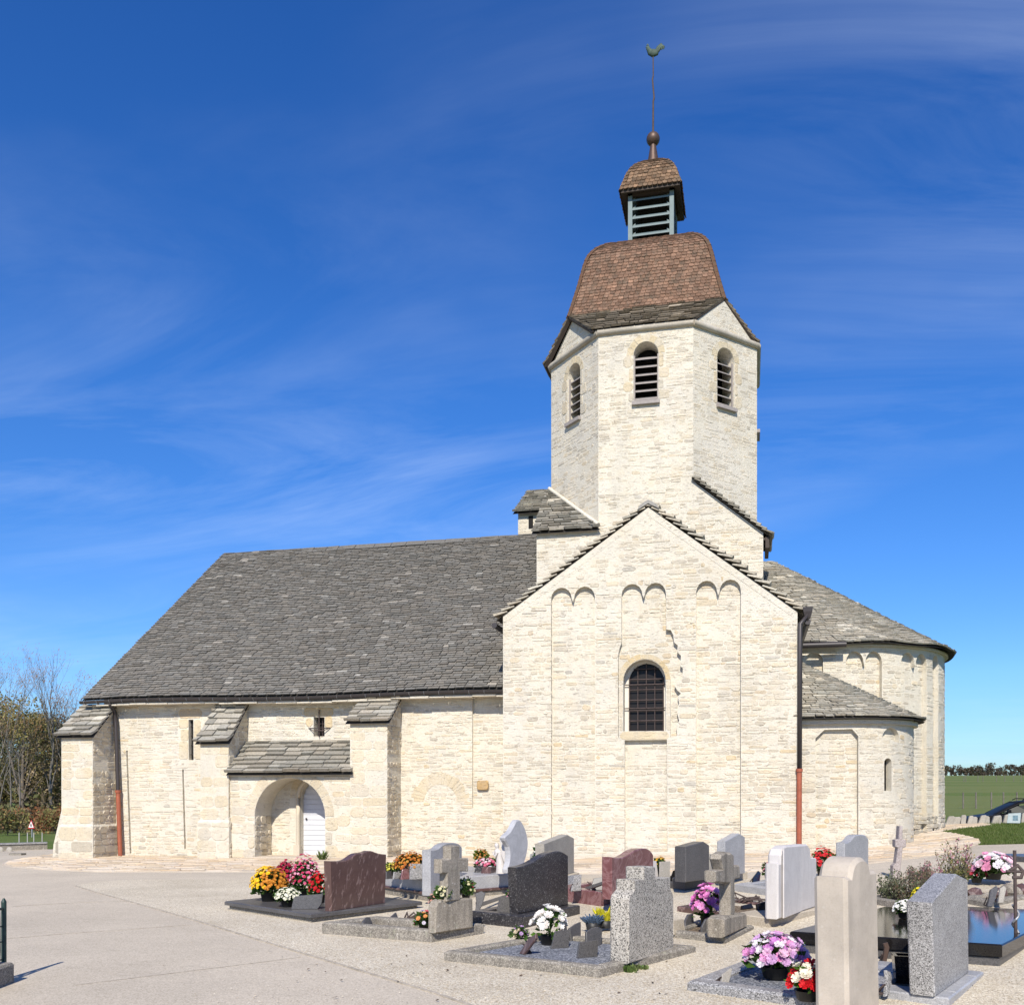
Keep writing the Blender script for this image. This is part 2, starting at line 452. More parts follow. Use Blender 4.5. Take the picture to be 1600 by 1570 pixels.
# flat polygons with holes turned into slabs on a mapped surface
def slab_uv(mb, mapf, outer, holes, w0, w1, cut=None, col=(1, 1, 1), back=True, mi=0):
    bm = bmesh.new()
    loops = [outer] + list(holes)
    flat = [[Vector((u, v, 0)) for u, v in lp] for lp in loops]
    allp = [p for lp in flat for p in lp]
    tris = tessellate_polygon(flat)
    bv = [bm.verts.new((p.x, p.y, w1)) for p in allp]
    for t in tris:
        try: bm.faces.new([bv[i] for i in t])
        except ValueError: pass
    if back:
        bb = [bm.verts.new((p.x, p.y, w0)) for p in allp]
        for t in tris:
            try: bm.faces.new([bb[i] for i in reversed(t)])
            except ValueError: pass
        o = 0
        for lp in loops:
            n = len(lp)
            for i in range(n):
                a, b = o + i, o + (i + 1) % n
                try: bm.faces.new((bv[a], bv[b], bb[b], bb[a]))
                except ValueError: pass
            o += n
    if cut:
        for c in cut:
            g = bm.verts[:] + bm.edges[:] + bm.faces[:]
            bmesh.ops.bisect_plane(bm, geom=g, plane_co=(c, 0, 0), plane_no=(1, 0, 0), dist=1e-5)
    bmesh.ops.recalc_face_normals(bm, faces=bm.faces[:])
    bm.verts.index_update()
    vs = [mapf(v.co.x, v.co.y, v.co.z) for v in bm.verts]
    fs = [[v.index for v in f.verts] for f in bm.faces]
    bm.free()
    mb.add(vs, fs, col=col, mi=mi)

def arch_poly(u0, u1, v0, vtop, n=12, spring=None):
    r = (u1 - u0) / 2; c = (u0 + u1) / 2
    h = r if spring is None else vtop - spring
    return [(u0, v0), (u1, v0)] + [(c + r * math.cos(math.pi * i / n), vtop - h + h * math.sin(math.pi * i / n)) for i in range(n + 1)]
def twin_poly(u0, u1, v0, vtop, rise, gap=.06, n=8):
    m = (u0 + u1) / 2; out = [(u0, v0), (u1, v0)]
    for a, b in ((m + gap / 2, u1), (u0, m - gap / 2)):
        r = (b - a) / 2; c = (a + b) / 2
        out += [(c + r * math.cos(math.pi * i / n), vtop - rise + rise * math.sin(math.pi * i / n)) for i in range(n + 1)]
        if a > u0: out.append((m, vtop - rise - .09))
    return out
def inpoly(us, v, poly):
    r = np.zeros(len(us), bool); n = len(poly)
    for i in range(n):
        x0, y0 = poly[i]; x1, y1 = poly[(i + 1) % n]
        if (y0 > v) != (y1 > v):
            xi = x0 + (v - y0) * (x1 - x0) / (y1 - y0)
            r ^= us < xi
    return r

PIECES = {}            # kind -> list of (parent part, verts, faces, tint, size)
def piece(kind, part, verts, faces, tint, mat):
    PIECES.setdefault(kind, []).append((part, [tuple(v) for v in verts], faces, tint, mat))
PAL = [((1.04, 1.03, 1.01), 8), ((1.10, 1.09, 1.07), 7), ((.99, .97, .93), 6), ((.92, .90, .86), 3.0), ((.85, .84, .83), 1.6), ((1.05, .98, .86), 2.8), ((1.0, .86, .64), .45), ((.74, .72, .70), .7), ((.93, .83, .71), .7), ((.74, .76, .80), .35)]
PALW = [w for _, w in PAL]
def stone_piece(kind, part, mapf, ua, ub, va, vb, w, mat, rnd, tint=None, proud=(.003, .014), skew=.012):
    du, dv = ub - ua, vb - va
    j = lambda k: rnd.uniform(-k, k)
    if kind == 'stone':
        rot_ = j(.022); mu_, mv_ = (ua + ub) / 2, (va + vb) / 2; m0 = mapf
        wv = noise.noise(Vector((mu_ * .8, mv_ * .5, 3.3))) * .035 + noise.noise(Vector((mu_ * 2.6, mv_ * 1.5, 9.1))) * .012
        mapf = lambda u, v, w: m0(u, v + wv + (u - mu_) * rot_, w)
    c = min(du, dv) * rnd.uniform(.12, .34)
    s = min(skew, dv * .16)
    pts = [(ua + c, va + j(s)), (ub - c, va + j(s)), (ub + j(s), va + c), (ub + j(s), vb - c), (ub - c, vb + j(s)), (ua + c, vb + j(s)), (ua + j(s), vb - c), (ua + j(s), va + c)]
    h = rnd.uniform(*proud); ins = min(.016, dv * .14)
    mu, mv = (ua + ub) / 2, (va + vb) / 2
    inn = []
    for u, v in pts:
        inn.append((u - math.copysign(ins, u - mu), v - math.copysign(ins, v - mv)))
    tl = j(.004)
    V = [mapf(u, v, w - .004) for u, v in pts] + [mapf(u, v, w + h + tl * (1 if v > mv else -1)) for u, v in inn]
    Fs = [(i, (i + 1) % 8, 8 + (i + 1) % 8, 8 + i) for i in range(8)] + [tuple(range(8, 16))]
    if tint is None:
        tint = rnd.choices([p for p, _ in PAL], PALW)[0]
        tint = tuple(x * .78 + 1.04 * .22 for x in tint)
        k = rnd.uniform(.96, 1.04); tint = tuple(x * k for x in tint)
    piece(kind, part, V, Fs, tint, mat)
def lay_stones(part, mapf, outer, holes=(), panels=(), ch=(.055, .135), cw=(.1, .38), skip=.22, seed=1, kind='stone', mat=None, proud=(.002, .012), gap=.011, keep=None, tints=None):
    rnd = random.Random(seed)
    us_ = [p[0] for p in outer]; vs_ = [p[1] for p in outer]
    step = .02; us = np.arange(min(us_), max(us_), step)
    v = min(vs_)
    while v < max(vs_) - .04:
        h = rnd.uniform(*ch)
        v1 = min(v + h, max(vs_))
        if max(vs_) - v1 < .05: v1 = max(vs_)
        ids = None
        for vv in (v + .012, (v + v1) / 2, v1 - .012):
            r = np.where(inpoly(us, vv, outer), 0, -1)
            for k, (pp, dep) in enumerate(panels): r[inpoly(us, vv, pp) & (r >= 0)] = k + 1
            for hh in holes: r[inpoly(us, vv, hh)] = -1
            ids = r if ids is None else np.where(ids == r, ids, -1)
        i = 0
        while i < len(us):
            if ids[i] < 0: i += 1; continue
            k = i
            while k + 1 < len(us) and ids[k + 1] == ids[i]: k += 1
            a, b = us[i], us[k] + step
            w = 0 if ids[i] == 0 else -panels[ids[i] - 1][1]
            big = rnd.random() < .12
            while b - a > .07:
                ln = rnd.uniform(*cw) * (1.3 if big else 1)
                if b - a - ln < cw[0] * .8: ln = b - a
                if ln > cw[1] * 1.8: ln /= 2
                if rnd.random() > skip + max(0, noise.noise(Vector((a * .9 + seed, v * 1.1, seed * .37))) * 1.1 - .12) and (keep is None or keep((a + ln / 2), (v + v1) / 2)):
                    t = rnd.choice(tints) if tints else None
                    if (v1 - v) > .11 and rnd.random() < .2 and ln < .4:      # two thin stones in one course
                        vm = (v + v1) / 2 + rnd.uniform(-.01, .01)
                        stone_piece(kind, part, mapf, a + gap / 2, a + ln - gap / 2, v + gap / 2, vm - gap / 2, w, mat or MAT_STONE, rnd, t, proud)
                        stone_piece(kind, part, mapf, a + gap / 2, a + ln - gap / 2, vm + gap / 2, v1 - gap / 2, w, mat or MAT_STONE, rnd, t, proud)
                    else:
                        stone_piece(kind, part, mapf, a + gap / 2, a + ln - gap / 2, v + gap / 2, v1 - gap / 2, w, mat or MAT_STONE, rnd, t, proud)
                a += ln
            i = k + 1
        v = v1
def arch_ring(part, mapf, cu, cv, r0, r1, n, a0=0, a1=math.pi, w=0, seed=3, tints=((1.04, .98, .86), (1.0, .92, .76), (1.06, 1.01, .92)), proud=.007, hv=1.0):
    rnd = random.Random(seed); g = .035
    for i in range(n):
        b0 = a0 + (a1 - a0) * (i + g) / n; b1 = a0 + (a1 - a0) * (i + 1 - g) / n
        pts = []
        k1 = r1 + rnd.uniform(-.03, .03) * (r1 - r0) / .2
        for a, r in ((b0, r0), ((b0 + b1) / 2, r0), (b1, r0), (b1, k1), ((b0 + b1) / 2, k1), (b0, k1)):
            pts.append((cu + r * math.cos(a), cv + r * math.sin(a) * hv))
        h = proud + rnd.uniform(-.004, .006)
        V = [mapf(u, v, w - .004) for u, v in pts] + [mapf(u, v, w + h) for u, v in pts]
        m = len(pts)
        Fs = [(q, (q + 1) % m, m + (q + 1) % m, m + q) for q in range(m)] + [tuple(range(m, 2 * m))]
        piece('arch_stone', part, V, Fs, rnd.choice(tints), MAT_STONE)

# roof courses on a ruled patch between a lower curve and an upper curve
def lay_roof(part, fb, ft, rows, width, thick=.045, kind='roof_slab', mat=None, seed=1, tint=(1, 1, 1), tvar=.25, over=1.55, jit=1.0, under=True, samples=24, pale=.04, prox=None, first=1.0, round_end=False, gapf=.8):
    rnd = random.Random(seed); mat = mat or MAT_LAUZE
    P = lambda u, s: Vector(fb(u)).lerp(Vector(ft(u)), s) if prox is None else prox(u, s)
    if under:
        m = MB(); n = samples; ns = 1 if prox is None else 10
        for k in range(ns):
            vs = []
            for i in range(n + 1):
                for s in (k / ns, (k + 1) / ns):
                    p = P(i / n, s); vs.append(p - nrm(P, i / n, min(s, .98)) * .03)
            m.add(vs, [(2 * i, 2 * i + 2, 2 * i + 3, 2 * i + 1) for i in range(n)], smooth=False)
        m.build('roof_boarding', MAT_UNDER, part)
    for r in range(rows):
        s0 = r / rows; s1 = min(1.0, (r + over) / rows)
        L = sum((P((i + 1) / 12, s0) - P(i / 12, s0)).length for i in range(12))
        if L < .12: continue
        u = 0.0
        first_w = rnd.uniform(.3, 1)
        while u < 1 - 1e-6:
            wd = rnd.uniform(.65, 1.4) * width if jit > .3 else width
            if u == 0: wd *= first_w
            du = wd / L; u1 = u + du
            if 1 - u1 < .35 * width / L: u1 = 1.0
            g = .004 / L + (rnd.uniform(0, .012) / L if jit > .3 else .002 / L)
            ja = rnd.uniform(-.16, .16) / rows * jit
            a = P(u + g, max(0, s0 + ja) if r else s0); b = P(u1 - g, max(0, s0 + ja + rnd.uniform(-.05, .05) / rows * jit) if r else s0)
            c = P(u1 - g, s1); d = P(u + g, s1)
            nn = nrm(P, (u + u1) / 2, min(s0 + .01, .97))
            t = thick * rnd.uniform(.75, 1.3 if jit > .3 else 1.1) * (first if r == 0 else 1)
            lift = t * (1 + gapf) + rnd.uniform(0, .012) * jit; ub_ = lift - t
            V = [a + nn * ub_, b + nn * ub_, c - nn * .02, d - nn * .02, a + nn * lift, b + nn * (lift + rnd.uniform(-.006, .006) * jit), c + nn * .012, d + nn * .012]
            Fs = [(0, 1, 5, 4), (4, 5, 6, 7), (1, 2, 6, 5), (3, 0, 4, 7), (0, 3, 2, 1)]
            if round_end:
                e = (a + b) / 2 + (a - d) * .12
                V += [e + nn * ub_, e + nn * lift]
                Fs = [(0, 8, 9, 4), (8, 1, 5, 9), (4, 9, 5, 6, 7), (1, 2, 6, 5), (3, 0, 4, 7), (0, 3, 2, 1, 8)]
            k = 1 + rnd.uniform(-tvar, tvar)
            wm = rnd.uniform(-.03, .03)
            tt = (tint[0] * k * (1 + wm), tint[1] * k, tint[2] * k * (1 - wm))
            if rnd.random() < pale: tt = tuple(x * (1.7 if kind == 'roof_slab' else 1.35) for x in tt)
            piece(kind, part, V, Fs, tt, mat)
            u = u1
def nrm(P, u, s):
    e = .004
    u = min(max(u, e), 1 - e); s = min(max(s, e), 1 - e)
    a = P(u + e, s) - P(u - e, s); b = P(u, s + e) - P(u, s - e)
    n = a.cross(b)
    if n.length < 1e-12: n = Vector((0, 0, 1))
    n.normalize()
    return n if n.z > 0 else -n

def finish_pieces(limits, restname, root_of):
    for kind, lst in PIECES.items():
        sc = []
        for k, (part, V, Fs, tint, mat) in enumerate(lst):
            c = Vector((0, 0, 0))
            for v in V: c += Vector(v)
            c /= len(V)
            px, py, D = proj(c)
            top = [Vector(V[i]) for i in Fs[-1 if kind not in ('roof_slab', 'roof_tile') else 1]] if kind not in ('roof_slab', 'roof_tile') else [Vector(V[i]) for i in (4, 5, 6, 7)]
            n = (top[1] - top[0]).cross(top[-1] - top[0])
            area = n.length
            vis = 1.0 if (0 < px < 1600 and 0 < py < 1570) else 0.0
            if kind in ('stone', 'arch_stone') and n.length > 0:
                nn = n.normalized(); vd = (Vector((0, 0, EYE)) - c).normalized()
                vis *= abs(nn.dot(vd))
            sc.append((vis * area / max(D, 1) ** 2, k))
        sc.sort(reverse=True)
        single = {k for s, k in sc[:limits.get(kind, 300)] if s > 0}
        rest = {}
        for k, (part, V, Fs, tint, mat) in enumerate(lst):
            if k in single:
                m = MB(); m.add(V, Fs, col=tint); m.build(kind, mat, part)
            else:
                r = rest.setdefault(part.name, (part, MB(), mat)); r[1].add(V, Fs, col=tint)
        for part, m, mat in rest.values():
            m.build(restname[kind], mat, part, kind='stuff')
# ------------------------------------------------------------------ ground
def lin(a, b, n): return [a + (b - a) * i / n for i in range(n + 1)]
GX = [-2500, -1500, -900, -600, -400, -280, -200, -140, -100, -75, -60, -50] + lin(-42, 26, 68) + [30, 36, 45, 60, 80, 110, 150, 200, 280, 400, 600, 900, 1500, 2500]
GY = [-400, -200, -100, -60, -40, -25] + lin(-15, 46, 61) + [49, 53, 58, 65, 75, 88, 105, 130, 165, 210, 270, 340, 430, 540, 640, 760, 950, 1300, 1900, 2800]
def make_terrain():
    m = MB(); nx = len(GX)
    vs = [(x, y, terr(x, y)) for y in GY for x in GX]
    fs = [(j * nx + i, j * nx + i + 1, (j + 1) * nx + i + 1, (j + 1) * nx + i) for j in range(len(GY) - 1) for i in range(nx - 1)]
    m.add(vs, fs, smooth=True)
    return struct(m.build('ground', MAT_GRASS))
def sheet(name, poly, dz, mat, skirt=.05):
    bm = bmesh.new()
    tris = tessellate_polygon([[Vector((p[0], p[1], 0)) for p in poly]])
    bv = [bm.verts.new((p[0], p[1], 0)) for p in poly]
    for t in tris:
        try: bm.faces.new([bv[i] for i in t])
        except ValueError: pass
    xs = [p[0] for p in poly]; ys = [p[1] for p in poly]
    for ax, lo, hi, grid in ((0, min(xs), max(xs), GX), (1, min(ys), max(ys), GY)):
        for c in grid:
            if lo < c < hi:
                co = (c, 0, 0) if ax == 0 else (0, c, 0); no = (1, 0, 0) if ax == 0 else (0, 1, 0)
                bmesh.ops.bisect_plane(bm, geom=bm.verts[:] + bm.edges[:] + bm.faces[:], plane_co=co, plane_no=no, dist=1e-5)
    ring = []
    for v in bm.verts: v.co.z = terr(v.co.x, v.co.y) + dz
    ed = [e for e in bm.edges if e.is_boundary]
    r = bmesh.ops.extrude_edge_only(bm, edges=ed)
    for v in r['geom']:
        if isinstance(v, bmesh.types.BMVert): v.co.z -= skirt + dz
    bmesh.ops.recalc_face_normals(bm, faces=bm.faces[:])
    bm.verts.index_update()
    m = MB(); m.add([tuple(v.co) for v in bm.verts], [[v.index for v in f.verts] for f in bm.faces])
    bm.free()
    o = struct(m.build(name, mat))
    return o
make_terrain()
def gxy(px, py): p = GP(px, py); return (p.x, p.y)
tar = [(-45, -12), (25, -12), gxy(1900, 1314), gxy(1600, 1319), gxy(1518, 1321), (3, 24.6), (-4, 26), (-17, 26), gxy(90, 1327), gxy(-120, 1327), (-45, 30)]
sheet('forecourt_tarmac', tar, .012, MAT_TARMAC)
def strip(name, pts, w, dz, mat):
    P = [Vector(gxy(*p)) for p in pts]; L = []; R = []
    for i, p in enumerate(P):
        d = (P[min(i + 1, len(P) - 1)] - P[max(i - 1, 0)]).normalized(); n = Vector((-d.y, d.x)) * w / 2
        L.append(tuple(p + n)); R.append(tuple(p - n))
    return sheet(name, L + R[::-1], dz, mat, .004)
MAT_JOINT = m_plain('tarmac_joint', (.31, .275, .225), .95, var=.3, nscale=14)
strip('tarmac_joint', [(0, 1469), (90, 1461), (180, 1455), (300, 1446)], .012, .017, MAT_JOINT)
strip('tarmac_joint', [(118, 1541), (240, 1526), (360, 1511), (470, 1497)], .012, .017, MAT_JOINT)
strip('tarmac_joint', [(20, 1417), (120, 1411), (200, 1409)], .015, .017, MAT_JOINT)
strip('gravel_edge', [(118, 1385), (150, 1395), (200, 1409), (300, 1438), (420, 1475), (560, 1518), (680, 1554), (760, 1582)], .03, .024, m_plain('edging', (.37, .325, .26), .95, var=.3, nscale=14))
gr = [gxy(118, 1385), gxy(150, 1395), gxy(200, 1409), gxy(300, 1438), gxy(420, 1475), gxy(560, 1518), gxy(680, 1554), gxy(760, 1582), (-.2, 5.5), (0.6, 3), (14, 3), (20, 12), gxy(1660, 1366), gxy(1500, 1362), gxy(1390, 1368), gxy(1200, 1374), gxy(1000, 1377), gxy(700, 1378), gxy(400, 1376), gxy(220, 1375), gxy(150, 1378)]
sheet('gravel_ground', gr, .022, MAT_GRAVEL)
ap = [gxy(4, 1351), gxy(20, 1355), gxy(60, 1359), gxy(150, 1363), gxy(300, 1363), gxy(480, 1363), gxy(700, 1364), gxy(950, 1366), gxy(1150, 1364), gxy(1300, 1356), gxy(1385, 1347), gxy(1460, 1338), gxy(1510, 1328), gxy(1533, 1319), gxy(1530, 1313), gxy(1512, 1308), gxy(1488, 1303), gxy(1470, 1300), gxy(1490, 1297), gxy(1525, 1293), gxy(1550, 1289.5), gxy(1535, 1287.8), (6.3, 30.0), (5.6, 29.6), (0, 28), (-10, 28), (-18.5, 26), gxy(80, 1336), gxy(40, 1341), gxy(12, 1346)]
ap_poly = ap
pav = sheet('church_pavement', ap, .03, MAT_PAVE, .08)
church_xy = [(-18.7, 22.0), (-3.0, 22.0), (1.2, 22), (1.2, 26), (-18.7, 26)]
pm = lambda u, v, w: (u, v, terr(u, v) + .03 + w)
def pav_keep(u, v):
    px, py, D = proj((u, v, terr(u, v)))
    return py > 1280 and v < 30
lay_stones(pav, pm, ap, (), (), ch=(.10, .2), cw=(.25, .75), skip=.03, seed=5, kind='paving_stone', mat=MAT_PAVE, proud=(.006, .022), gap=.02, keep=pav_keep,
           tints=[(1, 1, 1), (1.05, 1, .95), (.9, .86, .8), (.82, .78, .72), (1.05, .98, .86), (.95, .84, .7)])

# ------------------------------------------------------------------ church
church = thing('church', (-5, 24, 0), 'pale limestone Romanesque church with octagonal bell tower and grey stone roofs', 'church')
BR = random.Random(99)
def flat_map(Y):                       # wall facing the camera side, w outward = -Y
    return lambda u, v, w: (u, Y - w, v)
def side_map(X, s=1):                  # wall facing +X (s=1) ; u = Y
    return lambda u, v, w: (X + s * w, u, v)
def part(name, mb, mat, **k): return mb.build(name, mat, church, **k)
ZB = -.5                               # foundations
YN, YT, YB, YP = 23.0, 22.0, 22.05, 22.12
YC = 25.9                              # crossing and tower front plane

# ---- nave wall
XW = -18.0
XE = fx(800, YN)
zE = 4.42
u_ = lambda px: fx(px, YN)
vz = lambda px, py: fz(px, py, YN)
slit = [(u_(295), vz(295, 1187)), (u_(302.5), vz(302, 1187)), (u_(302), vz(302, 1124)), (u_(294.5), vz(294, 1124))]
dX0, dX1 = fx(470, YN), fx(470, YN) + 1.06
dz1 = 2.12
door_h = arch_poly(dX0, dX1, ZB + .1, dz1)
win = [(u_(490), vz(490, 1150)), (u_(507), vz(507, 1150)), (u_(507), vz(507, 1120)), (u_(490), vz(490, 1120))]
outer = [(XW, ZB), (XE, ZB), (XE, zE), (XW, zE)]
pan_a = [(u_(738), vz(738, 1262)), (XE - .02, vz(738, 1262)), (XE - .02, zE - .02), (u_(738), zE - .02)]
pan_b = [(u_(202.5), vz(203, 1333)), (u_(205.5), vz(203, 1333)), (u_(199.5), vz(197, 1172)), (u_(197), vz(197, 1172))]
pan_c = [(u_(288), vz(288, 1328)), (u_(291), vz(290, 1326)), (u_(287), vz(287, 1202)), (u_(284.5), vz(284, 1202))]
m = MB()
mp_ = flat_map(YN)
def cut_panels(m, mapf, outer, holes, panels, thick, dep, cut=None):
    slab_uv(m, mapf, outer, list(holes) + [p for p, d in panels], -dep, 0, cut)
    slab_uv(m, mapf, outer, holes, -thick, -dep, cut)
cut_panels(m, mp_, outer, [slit, door_h, win], [(pan_a, .08), (pan_b, .05), (pan_c, .05)], .9, .08)
# the shallower panel floor
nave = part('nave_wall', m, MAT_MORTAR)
grow = lambda poly, k: [(sum(p[0] for p in poly) / len(poly) + (x - sum(p[0] for p in poly) / len(poly)) * k, sum(p[1] for p in poly) / len(poly) + (y - sum(p[1] for p in poly) / len(poly)) * k) for x, y in poly]
acu, acv = fx(688, YN), vz(688, 1252)
ringhole = [(acu + .78 * math.cos(a), acv + .78 * math.sin(a)) for a in [math.pi * i / 14 for i in range(15)]]
inn = [(acu + .44 * math.cos(a), acv + .44 * math.sin(a)) for a in [math.pi * (14 - i) / 14 for i in range(15)]]
ringpoly = ringhole + inn
o2 = [(XW + .02, -.16), (XE, -.02), (XE, zE - .12), (XW + .02, zE - .12)]
def frame_hole(h, k): return grow(h, k)
sl2 = [(slit[0][0] - .32, slit[0][1] - .05), (slit[1][0] + .28, slit[1][1] - .05), (slit[2][0] + .3, slit[2][1] + .34), (slit[3][0] - .34, slit[3][1] + .34)]
wn2 = [(win[0][0] - .24, win[0][1] - .05), (win[1][0] + .24, win[1][1] - .05), (win[2][0] + .26, win[2][1] + .26), (win[3][0] - .28, win[3][1] + .26)]
dr2 = arch_poly(dX0 - .34, dX1 + .34, ZB, dz1 + .3)
lay_stones(nave, mp_, o2, [sl2, wn2, dr2, ringpoly, pan_b, pan_c], [(pan_a, .08)], seed=21, skip=.2)
arch_ring(nave, mp_, acu, acv, .45, .77, 23, w=0, tints=((1.04, .98, .86), (1.05, 1.0, .9), (1.0, .93, .8)), proud=.004)
rq = random.Random(4)
def ashlar(part_, mapf, u0, u1, v0, v1, tint=(.98, .88, .70), proud=(.008, .014), mat=None):
    stone_piece('stone', part_, mapf, u0, u1, v0, v1, 0, mat or MAT_STONE, rq, tint, proud, .006)
# ashlar round the slit and the small window
for a, b, c, d in ((sl2[0][0], slit[0][0] - .01, slit[0][1], slit[0][1] + .5), (sl2[0][0] + .06, slit[0][0] - .01, slit[0][1] + .51, slit[0][1] + .85), (sl2[0][0], slit[0][0] - .01, slit[0][1] + .86, slit[2][1]),
                   (slit[1][0] + .01, sl2[1][0], slit[0][1], slit[0][1] + .55), (slit[1][0] + .01, sl2[1][0] - .05, slit[0][1] + .56, slit[2][1])):
    ashlar(nave, mp_, a, b, c, d, (1.0, .93, .78))
ashlar(nave, mp_, sl2[3][0] + .02, sl2[2][0] - .02, slit[2][1] + .02, slit[2][1] + .3, (.92, .80, .64))
ashlar(nave, mp_, wn2[3][0], wn2[2][0], win[2][1] + .01, win[2][1] + .25, (.98, .84, .62))
ashlar(nave, mp_, wn2[0][0], win[0][0] - .01, win[0][1] + .25, win[2][1], (1.0, .88, .68))
ashlar(nave, mp_, win[1][0] + .01, wn2[1][0], win[0][1] + .2, win[2][1], (1.0, .88, .66))
ashlar(nave, mp_, fx(745, YN), fx(763, YN), vz(750, 1235), vz(750, 1220), (.80, .60, .36))
# west gable wall, south wall back, east end of nave (plain masonry)
zR = 10.12; YR = 29.25
m = MB()
m.add([(XW, YN, ZB), (XW, 2 * YR - YN, ZB), (XW, 2 * YR - YN, zE), (XW, YR, zR - .1), (XW, YN, zE)], [(0, 1, 2, 3, 4)])
m.add([(XW, 2 * YR - YN, ZB), (fx(838, YC), 2 * YR - YN, ZB), (fx(838, YC), 2 * YR - YN, zE), (XW, 2 * YR - YN, zE)], [(0, 1, 2, 3)])
part('west_wall', m, MAT_MORTAR)

# ---- nave roof
XRW = fx(125, 22.6)
ze0 = 4.36; Ye = 22.66
XRWt = PY(350, 868, YR).x
XRE = fx(838, YC) + .05
Pe = lambda u: (XRW + (XRE - XRW) * u, Ye, ze0 + .03 * math.sin(u * 9))
Pt = lambda u: (XRWt + (XRE - XRWt) * u, YR, zR + .035 * math.sin(u * 7 + 1))
m = MB()
m.add([(XRW, 2 * YR - Ye, ze0), (XRE, 2 * YR - Ye, ze0), (XRE, YR, zR - .02), (XRWt, YR, zR - .02)], [(0, 1, 2, 3)])
nroof = part('nave_roof', m, MAT_UNDER)
lay_roof(nroof, Pe, Pt, 78, .25, .024, seed=31, tint=(.62, .605, .58), tvar=.10, pale=.025, jit=.4, gapf=1.2, first=1.2)
# ridge cap slabs
rr = random.Random(8)
x = XRWt
while x < XRE - .1:
    l = rr.uniform(.4, .7); x1 = min(x + l, XRE)
    V = []
    for (yy, z_) in ((YR - .22, zR - .13), (YR, zR + .06), (YR + .22, zR - .13), (YR + .2, zR - .19), (YR, zR - .01), (YR - .2, zR - .19)):
        V.append((x + .01, yy, z_ + rr.uniform(-.01, .01))); V.append((x1 - .01, yy, z_ + rr.uniform(-.01, .01)))
    piece('roof_slab', nroof, [V[0], V[1], V[3], V[2], V[4], V[5]] + V[6:], [(0, 1, 2, 3), (3, 2, 5, 4), (0, 3, 4), (1, 5, 2)], (.5, .5, .5), MAT_LAUZE)
    x = x1
# gutter
m = MB()
gy = Ye - .09
n = 60
for k in range(n):
    a = XRW + .05 + (XE - .1 - XRW) * k / n; b = XRW + .05 + (XE - .1 - XRW) * (k + 1) / n
    za = ze0 - .05 + .03 * math.sin(k / n * 9); zb = ze0 - .05 + .03 * math.sin((k + 1) / n * 9)
    prof_ = [(math.cos(math.pi * (1 + q / 6)) * .075, math.sin(math.pi * (1 + q / 6)) * .085) for q in range(7)]
    r0 = [(a, gy + p, za + q) for p, q in prof_]; r1 = [(b, gy + p, zb + q) for p, q in prof_]
    m.add(r0 + r1, [(i, i + 1, 8 + i, 7 + i) for i in range(6)], smooth=True)
gut = part('gutter', m, MAT_GUTTER)
for k in range(0, 60, 2):
    a = XRW + .2 + (XE - .4 - XRW) * k / 60
    mm = MB(); z0 = ze0 - .05 + .03 * math.sin(k / 60 * 9)
    mm.tube([(a, gy + math.cos(math.pi * (1 + q / 5)) * .082, z0 + math.sin(math.pi * (1 + q / 5)) * .092) for q in range(6)], .007, 4)
    mm.build('gutter_bracket', MAT_STEEL, gut)
# pale stone course under the gutter
rq0 = random.Random(6)
ec = bpy.data.objects.new('eaves_course', None); COL.objects.link(ec); ec.parent = church; ec.location = Vector((XW, YN, zE)) - church.location
x = XW + .05
while x < XE - .1:
    x1 = min(x + rq0.uniform(.4, .75), XE); dz = .03 * math.sin((x - XRW) / (XRE - XRW) * 9)
    cs = MB(); z0 = 4.155 + dz + rq0.uniform(-.012, .012)
    cs.box((x + .008, YN - .41 + rq0.uniform(-.015, .02), z0), (x1 - .008, YN + .05, z0 + .045 + rq0.uniform(-.008, .01))); cs.build('eaves_stone', MAT_STONE, ec)
    x = x1

